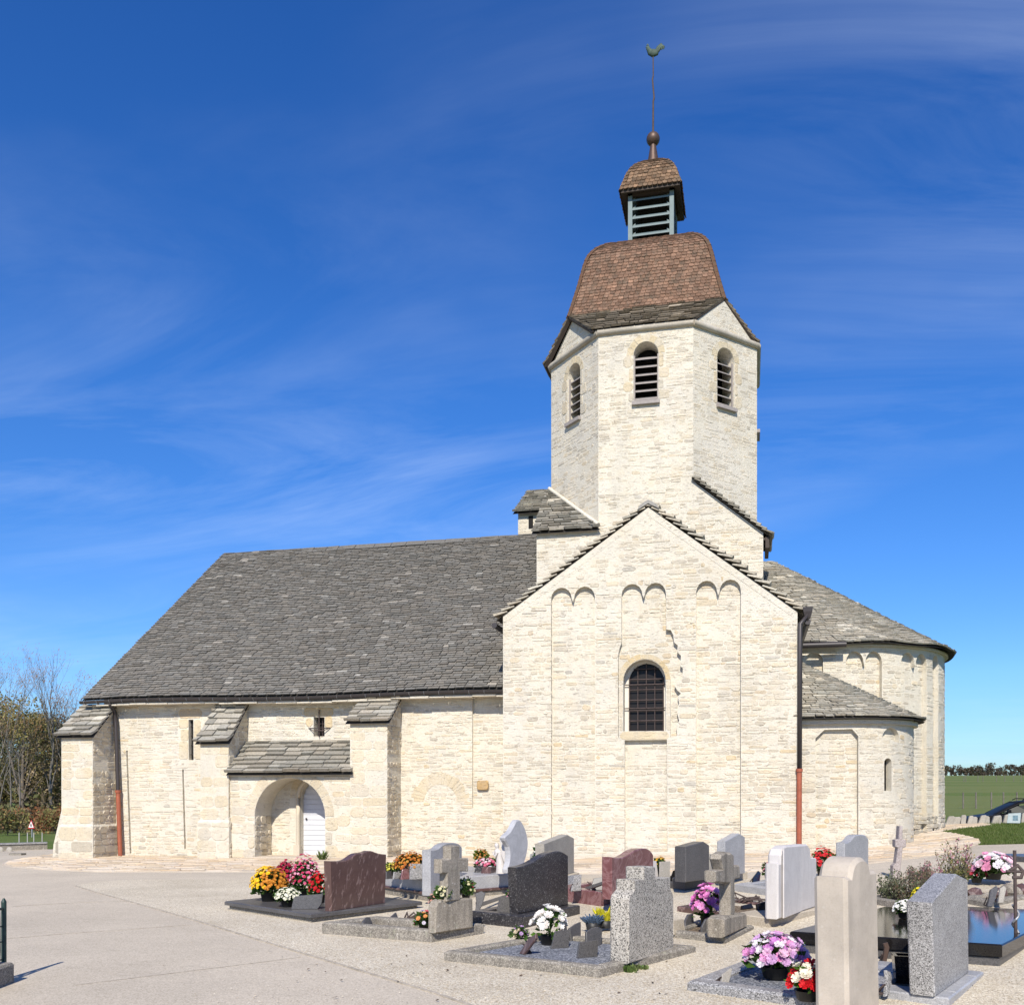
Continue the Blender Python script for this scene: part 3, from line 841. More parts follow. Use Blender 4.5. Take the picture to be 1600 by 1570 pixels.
# ---- buttresses
def buttress(x0, x1, yf, ywall, zf, zt, seed, plinth=None, lean=.0):
    m = MB()
    P = [(yf, ZB), (yf, zf), (ywall + .05, zt), (ywall + .05, ZB)]
    m.rings([[(x0, y, z) for y, z in P], [(x1, y, z) for y, z in P]])
    if plinth:
        m.box((x0 - .05, yf - .06, ZB), (x1 + .05, ywall - .02, plinth))
        m.rings([[(x0 - .05, yf - .06, plinth), (x1 + .05, yf - .06, plinth), (x1 + .05, ywall - .02, plinth), (x0 - .05, ywall - .02, plinth)],
                 [(x0 - .004, yf - .006, plinth + .06), (x1 + .004, yf - .006, plinth + .06), (x1 + .004, ywall - .02, plinth + .06), (x0 - .004, ywall - .02, plinth + .06)]], cap0=False, cap1=False)
    b = part('buttress', m, MAT_MORTAR)
    fr = flat_map(yf)
    lay_stones(b, fr, [(x0, ((plinth or -.2) + (.07 if plinth else 0))), (x1, ((plinth or -.2) + (.07 if plinth else 0))), (x1, zf - .03), (x0, zf - .03)], ch=(.2, .34), cw=(.32, .6), skip=.12, seed=seed, proud=(.003, .01), tints=[(1.08, 1.06, 1.0), (1.05, 1.01, .93), (1.11, 1.09, 1.04), (1.03, .97, .85), (.99, .97, .94)])
    if plinth: lay_stones(b, flat_map(yf - .06), [(x0 - .05, -.2), (x1 + .05, -.2), (x1 + .05, plinth), (x0 - .05, plinth)], ch=(.25, .36), cw=(.35, .6), skip=.1, seed=seed + 1, proud=(.004, .014), tints=[(1, .96, .86), (.9, .89, .86), (.8, .79, .77), (1.05, 1.02, .96), (1.02, .98, .9)])
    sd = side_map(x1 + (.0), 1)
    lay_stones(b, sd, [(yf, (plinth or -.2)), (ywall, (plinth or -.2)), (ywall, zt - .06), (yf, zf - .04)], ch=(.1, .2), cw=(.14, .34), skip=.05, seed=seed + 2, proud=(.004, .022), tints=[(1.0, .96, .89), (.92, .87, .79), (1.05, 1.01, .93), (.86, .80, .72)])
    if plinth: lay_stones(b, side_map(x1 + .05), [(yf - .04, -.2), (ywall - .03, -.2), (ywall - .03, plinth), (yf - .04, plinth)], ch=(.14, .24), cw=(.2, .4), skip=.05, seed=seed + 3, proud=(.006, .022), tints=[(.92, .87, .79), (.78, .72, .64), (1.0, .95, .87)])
    ov = .1
    lay_roof(b, lambda u: (x0 - ov + (x1 - x0 + 2 * ov) * u, yf - .12, zf - .06), lambda u: (x0 - ov + .04 + (x1 - x0 + 2 * ov - .08) * u, ywall, zt), 7, .42, .05, seed=seed + 4, tint=(1.1, 1.06, .96), first=1.6)
    return b
b1x0, b1x1 = fx(96, YB), fx(145, YB)
zf1, zt1 = fz(140, 1148, YB), fz(165, 1100, YN)
b1 = buttress(b1x0, b1x1, YB, YN, zf1, zt1, 100, plinth=fz(140, 1291, YB))
b2x0, b2x1 = fx(313, YB), fx(357, YB)
buttress(b2x0, b2x1, YB, YN, fz(340, 1158, YB), fz(360, 1098, YN), 110, plinth=fz(330, 1284, YB))
b3x0, b3x1 = fx(547, YB), fx(605, YB)
buttress(b3x0, b3x1, YB, YN, fz(575, 1126, YB), fz(600, 1087, YN), 120)
# sloping stone foot on the west side of the corner buttress
m = MB(); xa = fx(74, YB)
m.rings([[(xa, y, ZB), (b1x0 + .02, y, ZB), (b1x0 + .02, y, fz(96, 1238, YB)), (b1x0 - .06, y, fz(94, 1250, YB)), (xa + .06, y, fz(78, 1320, YB))] for y in (YB + .16, YB + .95)])
ft = part('buttress', m, MAT_MORTAR, label='sloping grey stone foot leaning on the corner buttress')
lay_stones(ft, flat_map(YB + .16), [(xa, -.3), (b1x0, -.3), (b1x0, fz(96, 1242, YB)), (xa + .06, fz(78, 1322, YB))], ch=(.25, .4), cw=(.25, .5), skip=.05, seed=133, tints=[(.72, .72, .73), (.86, .85, .84), (.62, .62, .62)])

# ---- porch between two buttresses
px0, px1 = b2x1 + .004, b3x0 - .004
zpe, zpt = fz(450, 1206, YP), fz(450, 1157, YN)
ax0, ax1 = fx(398, YP), fx(508, YP)
atop = fz(453, 1215, YP)
ah = arch_poly(ax0, ax1, ZB + .05, atop, 18)
m = MB()
slab_uv(m, flat_map(YP), [(px0, ZB), (px1, ZB), (px1, zpe), (px0, zpe)], [ah], -(YN - YP), 0)
# wall above, sloping back under the roof
m.rings([[(px0 + .005, YP + .005, zpe), (px0 + .005, YN - .01, zpe), (px0 + .005, YN - .01, zpt - .05)], [(px1 - .005, YP + .005, zpe), (px1 - .005, YN - .01, zpe), (px1 - .005, YN - .01, zpt - .05)]])
porch = part('porch', m, MAT_MORTAR)
ah2 = arch_poly(ax0 - .27, ax1 + .27, ZB, atop + .3)
lay_stones(porch, flat_map(YP), [(px0, -.25), (px1, -.2), (px1, zpe - .1), (px0, zpe - .1)], [ah2], ch=(.16, .3), cw=(.22, .55), skip=.2, seed=141, tints=[(1.08, 1.05, .99), (1.04, .99, .9), (1.02, .95, .83), (.95, .93, .9), (1.11, 1.08, 1.04)])
cxp, rp = (ax0 + ax1) / 2, (ax1 - ax0) / 2
arch_ring(porch, flat_map(YP), cxp, atop - rp, rp + .008, rp + .25, 13, seed=12, tints=((1.06, 1.02, .94), (1.0, .95, .85), (.96, .9, .8)))
for s, xx in ((0, ax0), (1, ax1)):
    z = -.3; k = 0
    while z < atop - rp - .1:
        h = rq.uniform(.24, .38); h = min(h, atop - rp - z)
        w_ = .2 + .16 * (k % 2)
        a, b = (xx - w_, xx - .008) if s == 0 else (xx + .008, xx + w_)
        ashlar(porch, flat_map(YP), a, b, z + .008, z + h - .008, rq.choice([(1.02, .96, .84), (.9, .88, .85), (1.06, 1.02, .95)]))
        z += h; k += 1
# reveal stones on the left jamb
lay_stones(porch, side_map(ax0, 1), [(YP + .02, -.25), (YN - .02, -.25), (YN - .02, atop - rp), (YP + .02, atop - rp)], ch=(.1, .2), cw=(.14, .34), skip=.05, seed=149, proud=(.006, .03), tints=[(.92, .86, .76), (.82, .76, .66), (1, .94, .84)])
lay_roof(porch, lambda u: (px0 - .03 + (px1 - px0 + .14) * u, YP - .18, zpe - .06), lambda u: (px0 + .02 + (px1 - px0 - .04) * u, YN, zpt), 8, .46, .05, seed=150, tint=(.95, .92, .84), first=1.7)
# mouldings and door
m = MB()
jm = MB()
for s in (0, 1):
    x0 = dX0 - .0 if s == 0 else dX1
pts = [(dX0 - .06, YN - .04, z) for z in (-.1, .5, 1.1, dz1 - .53)] + [((dX0 + dX1) / 2 + (.53 + .06) * math.cos(math.pi - a), YN - .04, dz1 - .53 + .59 * math.sin(a)) for a in [math.pi * i / 14 for i in range(15)]] + [(dX1 + .06, YN - .04, z) for z in (1.1, .5, -.1)]
jm.tube(pts, .06, 8)
jm.box((dX0 - .16, YN - .12, -.3), (dX0 + .02, YN - .01, .32)); jm.box((dX1 - .02, YN - .12, -.3), (dX1 + .16, YN - .01, .32))
part('door_moulding', jm, m_masonry('carved_limestone', (.56, .49, .38), .12, .3, tint=False))
arch_ring(nave, mp_, (dX0 + dX1) / 2, dz1 - .53, .62, .84, 11, seed=17)
doorp = bpy.data.objects.new('door', None); COL.objects.link(doorp); doorp.parent = church; doorp.location = Vector((dX0, YN + .25, 0)) - church.location
zz0 = -.12; nb = 16; bh = (dz1 - zz0) / nb
for k in range(nb):
    z0, z1 = zz0 + k * bh, zz0 + (k + 1) * bh - .008
    zm = z1 - (dz1 - .53)
    hw = .53 if zm <= 0 else math.sqrt(max(.0, .53 ** 2 - zm ** 2))
    if hw < .05: continue
    c = (dX0 + dX1) / 2
    mm = MB(); mm.box((c - hw, YN + .16, z0), (c + hw, YN + .21, z1)); mm.build('plank', MAT_DOOR, doorp)
mm = MB(); mm.box((dX0 - .05, YN + .212, -.3), (dX1 + .05, YN + .25, dz1 + .05)); mm.build('door_backing', MAT_DOOR, doorp)
mm = MB(); mm.lathe((dX0 + .1, YN + .12, 1.0), [(.001, 0), (.025, .01), (.025, .04), (.001, .05)], 8); mm.build('handle', MAT_IRON, doorp)
# threshold step
m = MB(); m.box((ax0 - .1, YP - .05, -.3), (ax1 + .1, YN + .3, terr(ax0, YN) + .07)); part('threshold', m, MAT_PAVE)
# slit and window fillings
def pane(name, x0, x1, y, z0, z1, mat=MAT_BLACK):
    m = MB(); m.box((x0, y, z0), (x1, y + .03, z1)); return part(name, m, mat)
w1_ = pane('window', slit[0][0] - .03, slit[1][0] + .03, YN + .13, slit[0][1] - .05, slit[2][1] + .05)
for k in range(4):
    z = slit[0][1] + (slit[2][1] - slit[0][1]) * (k + .6) / 4.3
    mm = MB(); mm.tube([(slit[0][0] - .02, YN + .1, z), (slit[1][0] + .02, YN + .1, z)], .009, 5); mm.build('bar', MAT_IRON, w1_)
w2_ = pane('window', win[0][0] - .03, win[1][0] + .03, YN + .25, win[0][1] - .04, win[2][1] + .04, MAT_GLASS)
wc = (win[0][0] + win[1][0]) / 2; wz = win[0][1]
for q in range(1, 3):
    for vert in (0, 1):
        mm = MB()
        if vert: x = win[0][0] + (win[1][0] - win[0][0]) * q / 3; mm.tube([(x, YN + .12, win[0][1]), (x, YN + .12, win[2][1])], .011, 5)
        else: z = win[0][1] + (win[2][1] - win[0][1]) * q / 3; mm.tube([(win[0][0], YN + .12, z), (win[1][0], YN + .12, z)], .011, 5)
        mm.build('bar', MAT_IRON, w2_)
mm = MB(); mm.tube([(wc + .03, YN - .06, wz - .03), (wc + .03, YN - .06, win[2][1] + .2)], .015, 6); mm.build('bar', MAT_IRON, w2_)
mm = MB(); mm.tube([(wc - .3, YN - .01, wz + .22), (wc - .12, YN - .1, wz + .14), (wc + .16, YN - .1, wz + .14), (wc + .34, YN - .01, wz + .22)], .012, 6); mm.tube([(wc - .3, YN - .01, wz + .22), (wc + .34, YN - .01, wz + .22)], .010, 6); mm.build('bar', MAT_IRON, w2_)

# ---- transept
tx0, tx1 = fx(786, YT), fx(1246, YT)
tl, tr = fz(786, 962, YT), fz(1246, 955, YT)
apx = PY(1013, 793, YT)
tmap = flat_map(YT)
tu = lambda px: fx(px, YT)
tv = lambda px, py: fz(px, py, YT)
wx0, wx1 = tu(968), tu(1046); wz0, wz1 = tv(1005, 1148), tv(1005, 1027)
# splayed window: wide hole in front, narrow glazed opening behind
gx0, gx1 = tu(980.5), tu(1035.5); gz0, gz1 = tv(1005, 1142), tv(1005, 1034)
tout = [(tx0, ZB), (tx1, ZB), (tx1, tr), (apx.x, apx.z), (tx0, tl)]
wh = arch_poly(wx0 + .09, wx1 - .09, gz0, gz1 + .06, 16)
base_z = .02
pn1 = twin_poly(tu(861), tu(929.5), tv(930, 1345) - .3, tv(895, 917), .27)
pj = lambda L: [(tu(x), tv(x, y)) for x, y in L]
pn2 = pj([(971, 1004), (968, 1012), (966, 1022), (965.5, 1034), (966, 1152), (976, 1153)]) + [(tu(976), ZB + .2), (tu(1043), ZB + .2)] + pj([(1042, 1152), (1058, 1149), (1057, 1134), (1061, 1126), (1058, 1112), (1061, 1098), (1059, 1088), (1064, 1083), (1058, 1078), (1054, 1071), (1060, 1064), (1066, 1058), (1067, 1044), (1063, 1040), (1064, 1024), (1058, 1018), (1059, 1008), (1053, 1003), (1052, 992), (1048, 984), (1041, 983)])
t2 = twin_poly(tu(971), tu(1040.5), tv(1006, 990), tv(1006, 911), .27)[2:]
pn2 = [pn2[0]] + pn2[1:] + t2
pn3 = twin_poly(tu(1087.5), tu(1157.5), tv(1157, 1345) - .3, tv(1122, 906), .27)
PD = .125
pans = [(pn1, PD), (pn2, PD), (pn3, PD)]
m = MB()
slab_uv(m, tmap, tout, [p for p, d in pans], -PD, 0)
slab_uv(m, tmap, tout, [wh], -.8, -PD)
# window surround standing in the broken panel, flush with the wall face
sur = arch_poly(wx0 - .02, wx1 + .02, wz0 - .12, wz1 + .02, 18)
slab_uv(m, tmap, sur, [wh], -PD, -.004)
ftg = MB()
for (xa_, xb_) in ((tx0 - .06, tx0 + 2.5), (tx0 + 2.51, tx0 + 4.6), (tx0 + 4.61, tx1 + .04)):
    za_, zb3_ = terr(xa_, YT) + .1, terr(xb_, YT) + .1
    ftg.rings([[(xa_, YT - .09, ZB), (xb_, YT - .09, ZB), (xb_, YT - .002, ZB), (xa_, YT - .002, ZB)], [(xa_, YT - .09, za_), (xb_, YT - .09, zb3_), (xb_, YT - .002, zb3_ + .03), (xa_, YT - .002, za_ + .03)]])
# side walls
m.box((tx0, YT + .8, ZB), (tx0 + .7, YC, tl)); m.box((tx1 - .7, YT + .8, ZB), (tx1, YC, tr))
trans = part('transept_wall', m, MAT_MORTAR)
ftg.build('footing', MAT_STONE, trans)
kk = .3
tstone = [(tx0 + .01, 0.0), (tx1 - .01, .12), (tx1 - .01, tr - .16), (tx1 - .35, tr - .12), (apx.x, apx.z - .38), (tx0 + .45, tl + .02), (tx0 + .01, tl - .1)]
lay_stones(trans, tmap, tstone, [grow(sur, 1.0)], pans, ch=(.055, .15), cw=(.1, .4), skip=.2, seed=41)
# surround ashlar and arch
fm = lambda u, v, w: tmap(u, v, w - .004)
gr_ = (wx1 - wx0) / 2 - .1
arch_ring(trans, fm, (wx0 + wx1) / 2, gz1 + .06 - gr_, gr_ + .012, gr_ + .13, 11, seed=14, tints=((.98, .88, .68), (1.0, .92, .76), (.96, .84, .62)), proud=.006)
for s in (0, 1):
    z = gz0
    while z < gz1 - gr_:
        h = rq.uniform(.22, .4); h = min(h, gz1 + .06 - gr_ - z)
        if s == 0: ashlar(trans, fm, wx0 - .02 + rq.uniform(0, .02), wx0 + .08, z + .005, z + h - .005, (.98, .95, .88), (.004, .007))
        else: ashlar(trans, fm, wx1 - .08, wx1 + .02, z + .005, z + h - .005, (.98, .95, .88), (.004, .007))
        z += h
ashlar(trans, fm, wx0 - .0, wx1 + .0, wz0 - .13, gz0 - .012, (1.02, .94, .78), (.003, .005))
# plaster band under the verge
MAT_PLASTER = m_masonry('lime_plaster', (.66, .62, .54), .06, .4, 25, .95, .1, tint=False)
m = MB()
def band(a, b, wd, ww):
    dx, dz = b[0] - a[0], b[1] - a[1]; L = math.hypot(dx, dz); nx, nz = dz / L, -dx / L
    if nz > 0: nx, nz = -nx, -nz
    slab_uv(m, tmap, [a, b, (b[0] + nx * wd, b[1] + nz * wd), (a[0] + nx * wd, a[1] + nz * wd)], [], -.01, ww)
band((tx0 + .04, tl - .0), (apx.x, apx.z), .15, .004); band((apx.x + .01, apx.z - .01), (tx1 - .02, tr), .15, .007)
m.build('verge_plaster', MAT_MORTAR, trans)
# window glazing
wnd = bpy.data.objects.new('window', None); COL.objects.link(wnd); wnd.parent = church; wnd.location = Vector(((gx0 + gx1) / 2, YT + .3, gz0)) - church.location
mm = MB(); slab_uv(mm, flat_map(YT + .36), arch_poly(gx0 - .04, gx1 + .04, gz0 - .04, gz1 + .04, 16), [], -.02, 0); mm.build('glass', MAT_GLASS, wnd)
mm = MB()
slab_uv(mm, flat_map(YT + .3), arch_poly(wx0 + .02, wx1 - .02, gz0 - .1, gz1 + .14, 16), [arch_poly(gx0, gx1, gz0 + .02, gz1, 16)], -.05, 0); mm.build('reveal', MAT_PLASTER, wnd)
gr2 = (gx1 - gx0) / 2
def bar(p, q, r=.013):
    mm = MB(); mm.tube([p, q], r, 5); mm.build('bar', MAT_IRON, wnd)
for k in range(5):
    x = gx0 + .01 + (gx1 - gx0 - .02) * k / 4
    top = gz1 - gr2 + math.sqrt(max(0, gr2 ** 2 - (x - (gx0 + gx1) / 2) ** 2))
    bar((x, YT + .28, gz0), (x, YT + .28, top), .016 if k in (0, 4) else .012)
for k in range(7):
    z = gz0 + .02 + (gz1 - gz0) * k / 6.6
    hw = gr2 if z < gz1 - gr2 else math.sqrt(max(0, gr2 ** 2 - (z - gz1 + gr2) ** 2))
    c = (gx0 + gx1) / 2
    bar((c - hw, YT + .275, z), (c + hw, YT + .275, z), .013)
for z in (gz0 + (gz1 - gz0) * .345, gz0 + (gz1 - gz0) * .69): bar((gx0 - .1, YT + .24, z), (gx1 + .1, YT + .24, z), .013)
# roof of the transept, seen as stepped verges
ovx = .17
elx, erx = tx0 - ovx, tx1 + ovx
sl = (apx.z - tl) / (apx.x - tx0); sr_ = (apx.z - tr) / (tx1 - apx.x)
m = MB(); m.box((apx.x - .02, YT + .4, apx.z - .1), (apx.x + .02, YC, apx.z + .06))
troof = part('transept_roof', m, MAT_UNDER)
yf = YT - .03
lay_roof(troof, lambda u: (elx, yf + (YC + .3 - yf) * u, tl - sl * ovx + .03), lambda u: (apx.x, yf + (YC + .3 - yf) * u, apx.z + .06), 21, .55, .06, seed=51, tint=(1.35, 1.28, 1.12), first=1.2, jit=.9, gapf=1.5)
lay_roof(troof, lambda u: (erx, yf + (YC + .3 - yf) * (1 - u), tr - sr_ * ovx + .03), lambda u: (apx.x, yf + (YC + .3 - yf) * (1 - u), apx.z + .06), 21, .55, .06, seed=52, tint=(1.35, 1.28, 1.12), first=1.2, jit=.9, gapf=1.5)
m = MB(); m.rings([[(apx.x + dx, yf - .02, apx.z + dz) for dx, dz in ((-.26, -.05), (0, .09), (.26, -.05), (.2, .06), (0, .18), (-.2, .06))], [(apx.x + dx, YC, apx.z + dz) for dx, dz in ((-.26, -.05), (0, .09), (.26, -.05), (.2, .06), (0, .18), (-.2, .06))]])
m.build('ridge_slab', MAT_LAUZE, troof)
m = MB(); m.rings([[(apx.x - .34, yy, apx.z - .22), (apx.x + .34, yy, apx.z - .22), (apx.x, yy, apx.z + .02)] for yy in (YT + .004, YT + .3)]); m.build('gable_stone', MAT_MORTAR, troof)
# eave gutters of the transept (short dark ends) and the downpipes
m = MB()
m.tube([(elx - .06, YT + .02, tl - .22), (elx - .06, YC, tl - .24)], .07, 10); m.tube([(erx + .06, YT + .02, tr - .24), (erx + .06, YC, tr - .26)], .07, 10)
part('gutter', m, MAT_GUTTER)
def downpipe(pts, split, rad_=.05):
    o = bpy.data.objects.new('downpipe', None); COL.objects.link(o); o.parent = church; o.location = Vector(pts[-1]) - church.location
    m = MB(); m.tube(pts[:-1] + [split], rad_, 10); m.build('zinc_pipe', MAT_GUTTER, o)
    m = MB(); m.tube([split, pts[-1]], rad_ * 1.12, 10); m.tube([split + Vector((0, 0, -.02)), split + Vector((0, 0, .05))], rad_ * 1.45, 10); m.build('cast_iron_pipe', MAT_REDPIPE, o)
    return o
dpx = fx(1250, YT - .06)
zz_ = lambda px, py: fz(px, py, YT - .06)
dp = downpipe([Vector((erx + .06, YT + .12, tr - .3)), Vector((erx + .03, YT, zz_(1250, 962))), Vector((dpx, YT - .06, zz_(1250, 975))), Vector((dpx - .01, YT - .06, 2)), Vector((dpx - .02, YT - .06, terr(dpx, YT) - .02))], Vector((dpx - .015, YT - .06, zz_(1250, 1204))), .055)
m = MB(); m.rings([[(erx + .06 + a * s, YT + .06 + b * s, z) for a, b in ((-1, -1), (1, -1), (1, 1), (-1, 1))] for s, z in ((.06, zz_(1250, 965)), (.1, zz_(1250, 955)), (.11, zz_(1250, 948)))]); m.build('hopper', MAT_GUTTER, dp)
Yd = YN - .12
qx = fx(184, Yd)
downpipe([Vector((qx - .02, gy, ze0 - .12)), Vector((fx(179, Yd), Yd, fz(179, 1112, Yd))), Vector((fx(181, Yd), Yd, fz(181, 1130, Yd))), Vector((fx(190, Yd), Yd - .05, terr(qx, YN) - .05))], Vector((fx(185.5, Yd), Yd - .03, fz(185, 1237, Yd))), .055)
# ---- crossing walls
Xl, Xr = fx(838.5, YC), fx(1192.5, YC)
oX0, oX1 = fx(935, YC), fx(1083, YC)          # front face of the octagon
zl = fz(838, 832, YC); zr_ = fz(1197, 832, YC); zv = fz(1083, 752, YC)
cmap = flat_map(YC)
cout = [(Xl, 4), (Xr, 4), (Xr, zr_), (oX1, zv), (oX0, zv), (oX0, zl), (Xl, zl)]
m = MB(); slab_uv(m, cmap, cout, [], -.7, 0)
wO = oX1 - oX0; sO = wO * .655; Yb = YC + wO + 2 * sO
m.box((Xl, YC + .7, 4), (Xl + .7, Yb, zl)); m.box((Xr - .7, YC + .7, 4), (Xr, Yb, zr_)); m.box((Xl + .7, Yb - .7, 4), (Xr - .7, Yb, zl))
cross = part('crossing_wall', m, MAT_MORTAR)
cst = [(Xl + .01, 6.2), (Xr - .01, 6.2), (Xr - .01, zr_ - .12), (oX1 + .02, zv - .08), (oX0, zv), (oX0, zl - .05), (Xl + .01, zl - .1)]
lay_stones(cross, cmap, cst, ch=(.07, .14), cw=(.12, .4), skip=.28, seed=61)
# octagon
OV = [(oX0, YC), (oX1, YC), (oX1 + sO, YC + sO), (oX1 + sO, YC + sO + wO), (oX1, Yb), (oX0, Yb), (oX0 - sO, YC + sO + wO), (oX0 - sO, YC + sO)]
zO = fz(1009, 512, YC)
hG = 1.0                                       # height of the diagonal gables
def face_map(i):
    a = Vector(OV[i]); b = Vector(OV[(i + 1) % 8]); d = (b - a).normalized(); n = Vector((d.y, -d.x))
    return (lambda u, v, w: (a.x + d.x * u + n.x * w, a.y + d.y * u + n.y * w, v)), (b - a).length
m = MB(); ops = {}
for i in range(8):
    f, L = face_map(i)
    z0 = zv if i == 0 else 7.6
    out = [(0, z0), (L, z0), (L, zO)] + ([(L / 2, zO + hG)] if i % 2 else []) + [(0, zO)]
    holes = []
    if i in (0, 1, 2, 7, 6):
        hw = .35 if i == 0 else .33
        c = L / 2 + (0.02 if i == 0 else 0)
        zb_, zt_ = fz(1009, 627, YC), fz(1009, 534, YC)
        h = arch_poly(c - hw, c + hw, zb_, zt_, 14); holes = [h]; ops[i] = (f, c, hw, zb_, zt_)
    slab_uv(m, f, out, holes, -.5, 0)
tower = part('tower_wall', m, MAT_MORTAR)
for i in (7, 0, 1):
    f, L = face_map(i)
    z0 = zv if i == 0 else 8.4
    out = [(.01, z0), (L - .01, z0), (L - .01, zO - .05)] + ([(L / 2, zO + hG - .12)] if i % 2 else []) + [(.01, zO - .05)]
    fo, c, hw, zb_, zt_ = ops[i]
    hh = arch_poly(c - hw - .2, c + hw + .2, zb_ - .12, zt_ + .18)
    lay_stones(tower, f, out, [hh], ch=(.07, .14), cw=(.12, .38), skip=.34, seed=70 + i, proud=(.001, .007 if i != 0 else .01), tints=[(1.06, 1.06, 1.05), (1.1, 1.09, 1.08), (1.02, 1.0, .96), (.95, .93, .90), (.86, .85, .84), (1.05, 1.0, .92), (1.08, 1.07, 1.05)])
    arch_ring(tower, f, c, zt_ - hw, hw + .008, hw + .19, 7, seed=80 + i, tints=((1.02, .95, .8), (1.0, .97, .9), (.98, .9, .72)))
    for s in (0, 1):
        z = zb_; k = 0
        while z < zt_ - hw - .05:
            h = min(rq.uniform(.25, .42), zt_ - hw - z); w_ = .14 + .16 * ((k + s) % 2)
            a, b = (c - hw - w_, c - hw - .008) if s == 0 else (c + hw + .008, c + hw + w_)
            ashlar(tower, f, a, b, z + .006, z + h - .006, rq.choice([(1.02, .98, .9), (.95, .9, .8), (1.0, .93, .8), (.9, .88, .84)]))
            z += h; k += 1
# louvre windows of the tower
for i in ops:
    f, c, hw, zb_, zt_ = ops[i]
    lw = bpy.data.objects.new('louvre_window', None); COL.objects.link(lw); lw.parent = church
    lw.location = Vector(f(c, zb_, 0)) - church.location
    tilt = .0
    topz = zt_ - .40
    n = 6
    for k in range(n):
        z = zb_ + .14 + (topz - zb_ - .14) * k / (n - 1)
        mm = MB()
        V = [f(u, v, w) for w, v in ((-.10, z - .05), (-.40, z + .13)) for u in (c - hw + .01, c + hw - .01)]
        V2 = [f(u, v + .03, w) for w, v in ((-.10, z - .05), (-.40, z + .13)) for u in (c - hw + .01, c + hw - .01)]
        mm.add(V + V2, [(0, 1, 3, 2), (4, 6, 7, 5), (0, 4, 5, 1), (1, 5, 7, 3), (2, 3, 7, 6), (0, 2, 6, 4)]); mm.build('slat', MAT_SLAT, lw)
    for u in (c - hw + .02, c + hw - .02):
        mm = MB(); q = []
        for w in (-.05, -.09):
            for uu in (u - .018, u + .018):
                for v in (zb_, topz + .06): q.append(f(uu, v, w))
        mm.add(q, [(0, 1, 3, 2), (4, 6, 7, 5), (0, 2, 6, 4), (1, 5, 7, 3), (0, 4, 5, 1), (2, 3, 7, 6)]); mm.build('frame', MAT_SLAT, lw)
    mm = MB(); q = []
    for w in (-.3, .1):
        for uu in (c - hw - .04, c + hw + .04):
            for v in (zb_ - .07 - (.03 if w > 0 else 0), zb_ + .0): q.append(f(uu, v, w))
    mm.add(q, [(0, 1, 3, 2), (4, 6, 7, 5), (0, 2, 6, 4), (1, 5, 7, 3), (0, 4, 5, 1), (2, 3, 7, 6)]); mm.build('sill', MAT_SLAT, lw)
    mm = MB(); slab_uv(mm, f, arch_poly(c - hw - .1, c + hw + .1, zb_ - .1, zt_ + .1), [], -.60, -.56); mm.build('backing', MAT_BLACK, lw)
# cornice mouldings round the octagon
m = MB()
for i in range(8):
    f, L = face_map(i)
    m.tube([f(-.02, zO - .02, .03), f(L / 2, zO - .01, .03), f(L + .02, zO - .02, .03)], .085, 8)
part('cornice', m, m_masonry('weathered_cornice', (.42, .38, .31), .15, .5, 20, .95, .3, tint=False))

# ---- tower roof: stone skirt, clay tiles, lantern
Cx, Cy = (oX0 + oX1) / 2 - .09, YC + sO + wO / 2
hx = wO / 2 + sO                     # half width of the octagon
hk = hx - sO / 2                     # half width of the square at the gable apexes
zS = zO + hG
def rot(k, x, y):                    # quarter turns about the tower axis
    for _ in range(k): x, y = -y, x
    return (Cx + x, Cy + y)
m = MB()
for k in range(4):
    pts = []
    m.add([(*rot(k, -wO / 2 - .05, -hx - .06), zO + .02), (*rot(k, wO / 2 + .05, -hx - .06), zO + .02), (*rot(k, hk, -hk), zS - .02), (*rot(k, -hk, -hk), zS - .02)], [(0, 1, 2, 3)])
    # timber verge boards under the skirt
    for sx in (-1, 1):
        a = Vector((*rot(k, sx * (wO / 2 + .07), -hx - .1), zO + .03)); b = Vector((*rot(k, sx * (hk + .06), -hk - .06), zS + .0))
        m.rings([[a + Vector((0, 0, -.05)), b + Vector((0, 0, -.05)), b, a], [p + Vector((*[(q - w) for q, w in zip(rot(k, 0, .13), (Cx, Cy))], .0)) for p in (a + Vector((0, 0, -.05)), b + Vector((0, 0, -.05)), b, a)]])
troof2 = part('tower_roof', m, MAT_WOODDARK)
for k in range(4):
    A, B = rot(k, -wO / 2 - .1, -hx - .1), rot(k, wO / 2 + .1, -hx - .1)
    D, C_ = rot(k, -hk - .12, -hk - .0), rot(k, hk + .12, -hk - .0)
    lay_roof(troof2, lambda u, A=A, B=B: (A[0] + (B[0] - A[0]) * u, A[1] + (B[1] - A[1]) * u, zO + .03),
             lambda u, D=D, C_=C_: (D[0] + (C_[0] - D[0]) * u, D[1] + (C_[1] - D[1]) * u, zS + .04), 9, .3, .035, seed=90 + k, tint=(.62, .54, .44), first=1.3, tvar=.3)
TP = [(2.27, zS - .04), (2.15, zS + .42), (2.02, zS + .94), (1.85, zS + 1.72), (1.75, zS + 2.0), (1.60, zS + 2.24), (1.34, zS + 2.5), (1.08, zS + 2.68), (.8, zS + 2.76)]
def prof_pt(TP):
    d = [0]
    for (a, b), (c, e) in zip(TP, TP[1:]): d.append(d[-1] + math.hypot(c - a, e - b))
    def g(s):
        t = min(max(s, 0), 1) * d[-1]
        for i in range(len(TP) - 1):
            if t <= d[i + 1] + 1e-9:
                q = (t - d[i]) / (d[i + 1] - d[i])
                return TP[i][0] + (TP[i + 1][0] - TP[i][0]) * q, TP[i][1] + (TP[i + 1][1] - TP[i][1]) * q
        return TP[-1]
    return g, d[-1]
gP, LP = prof_pt(TP)
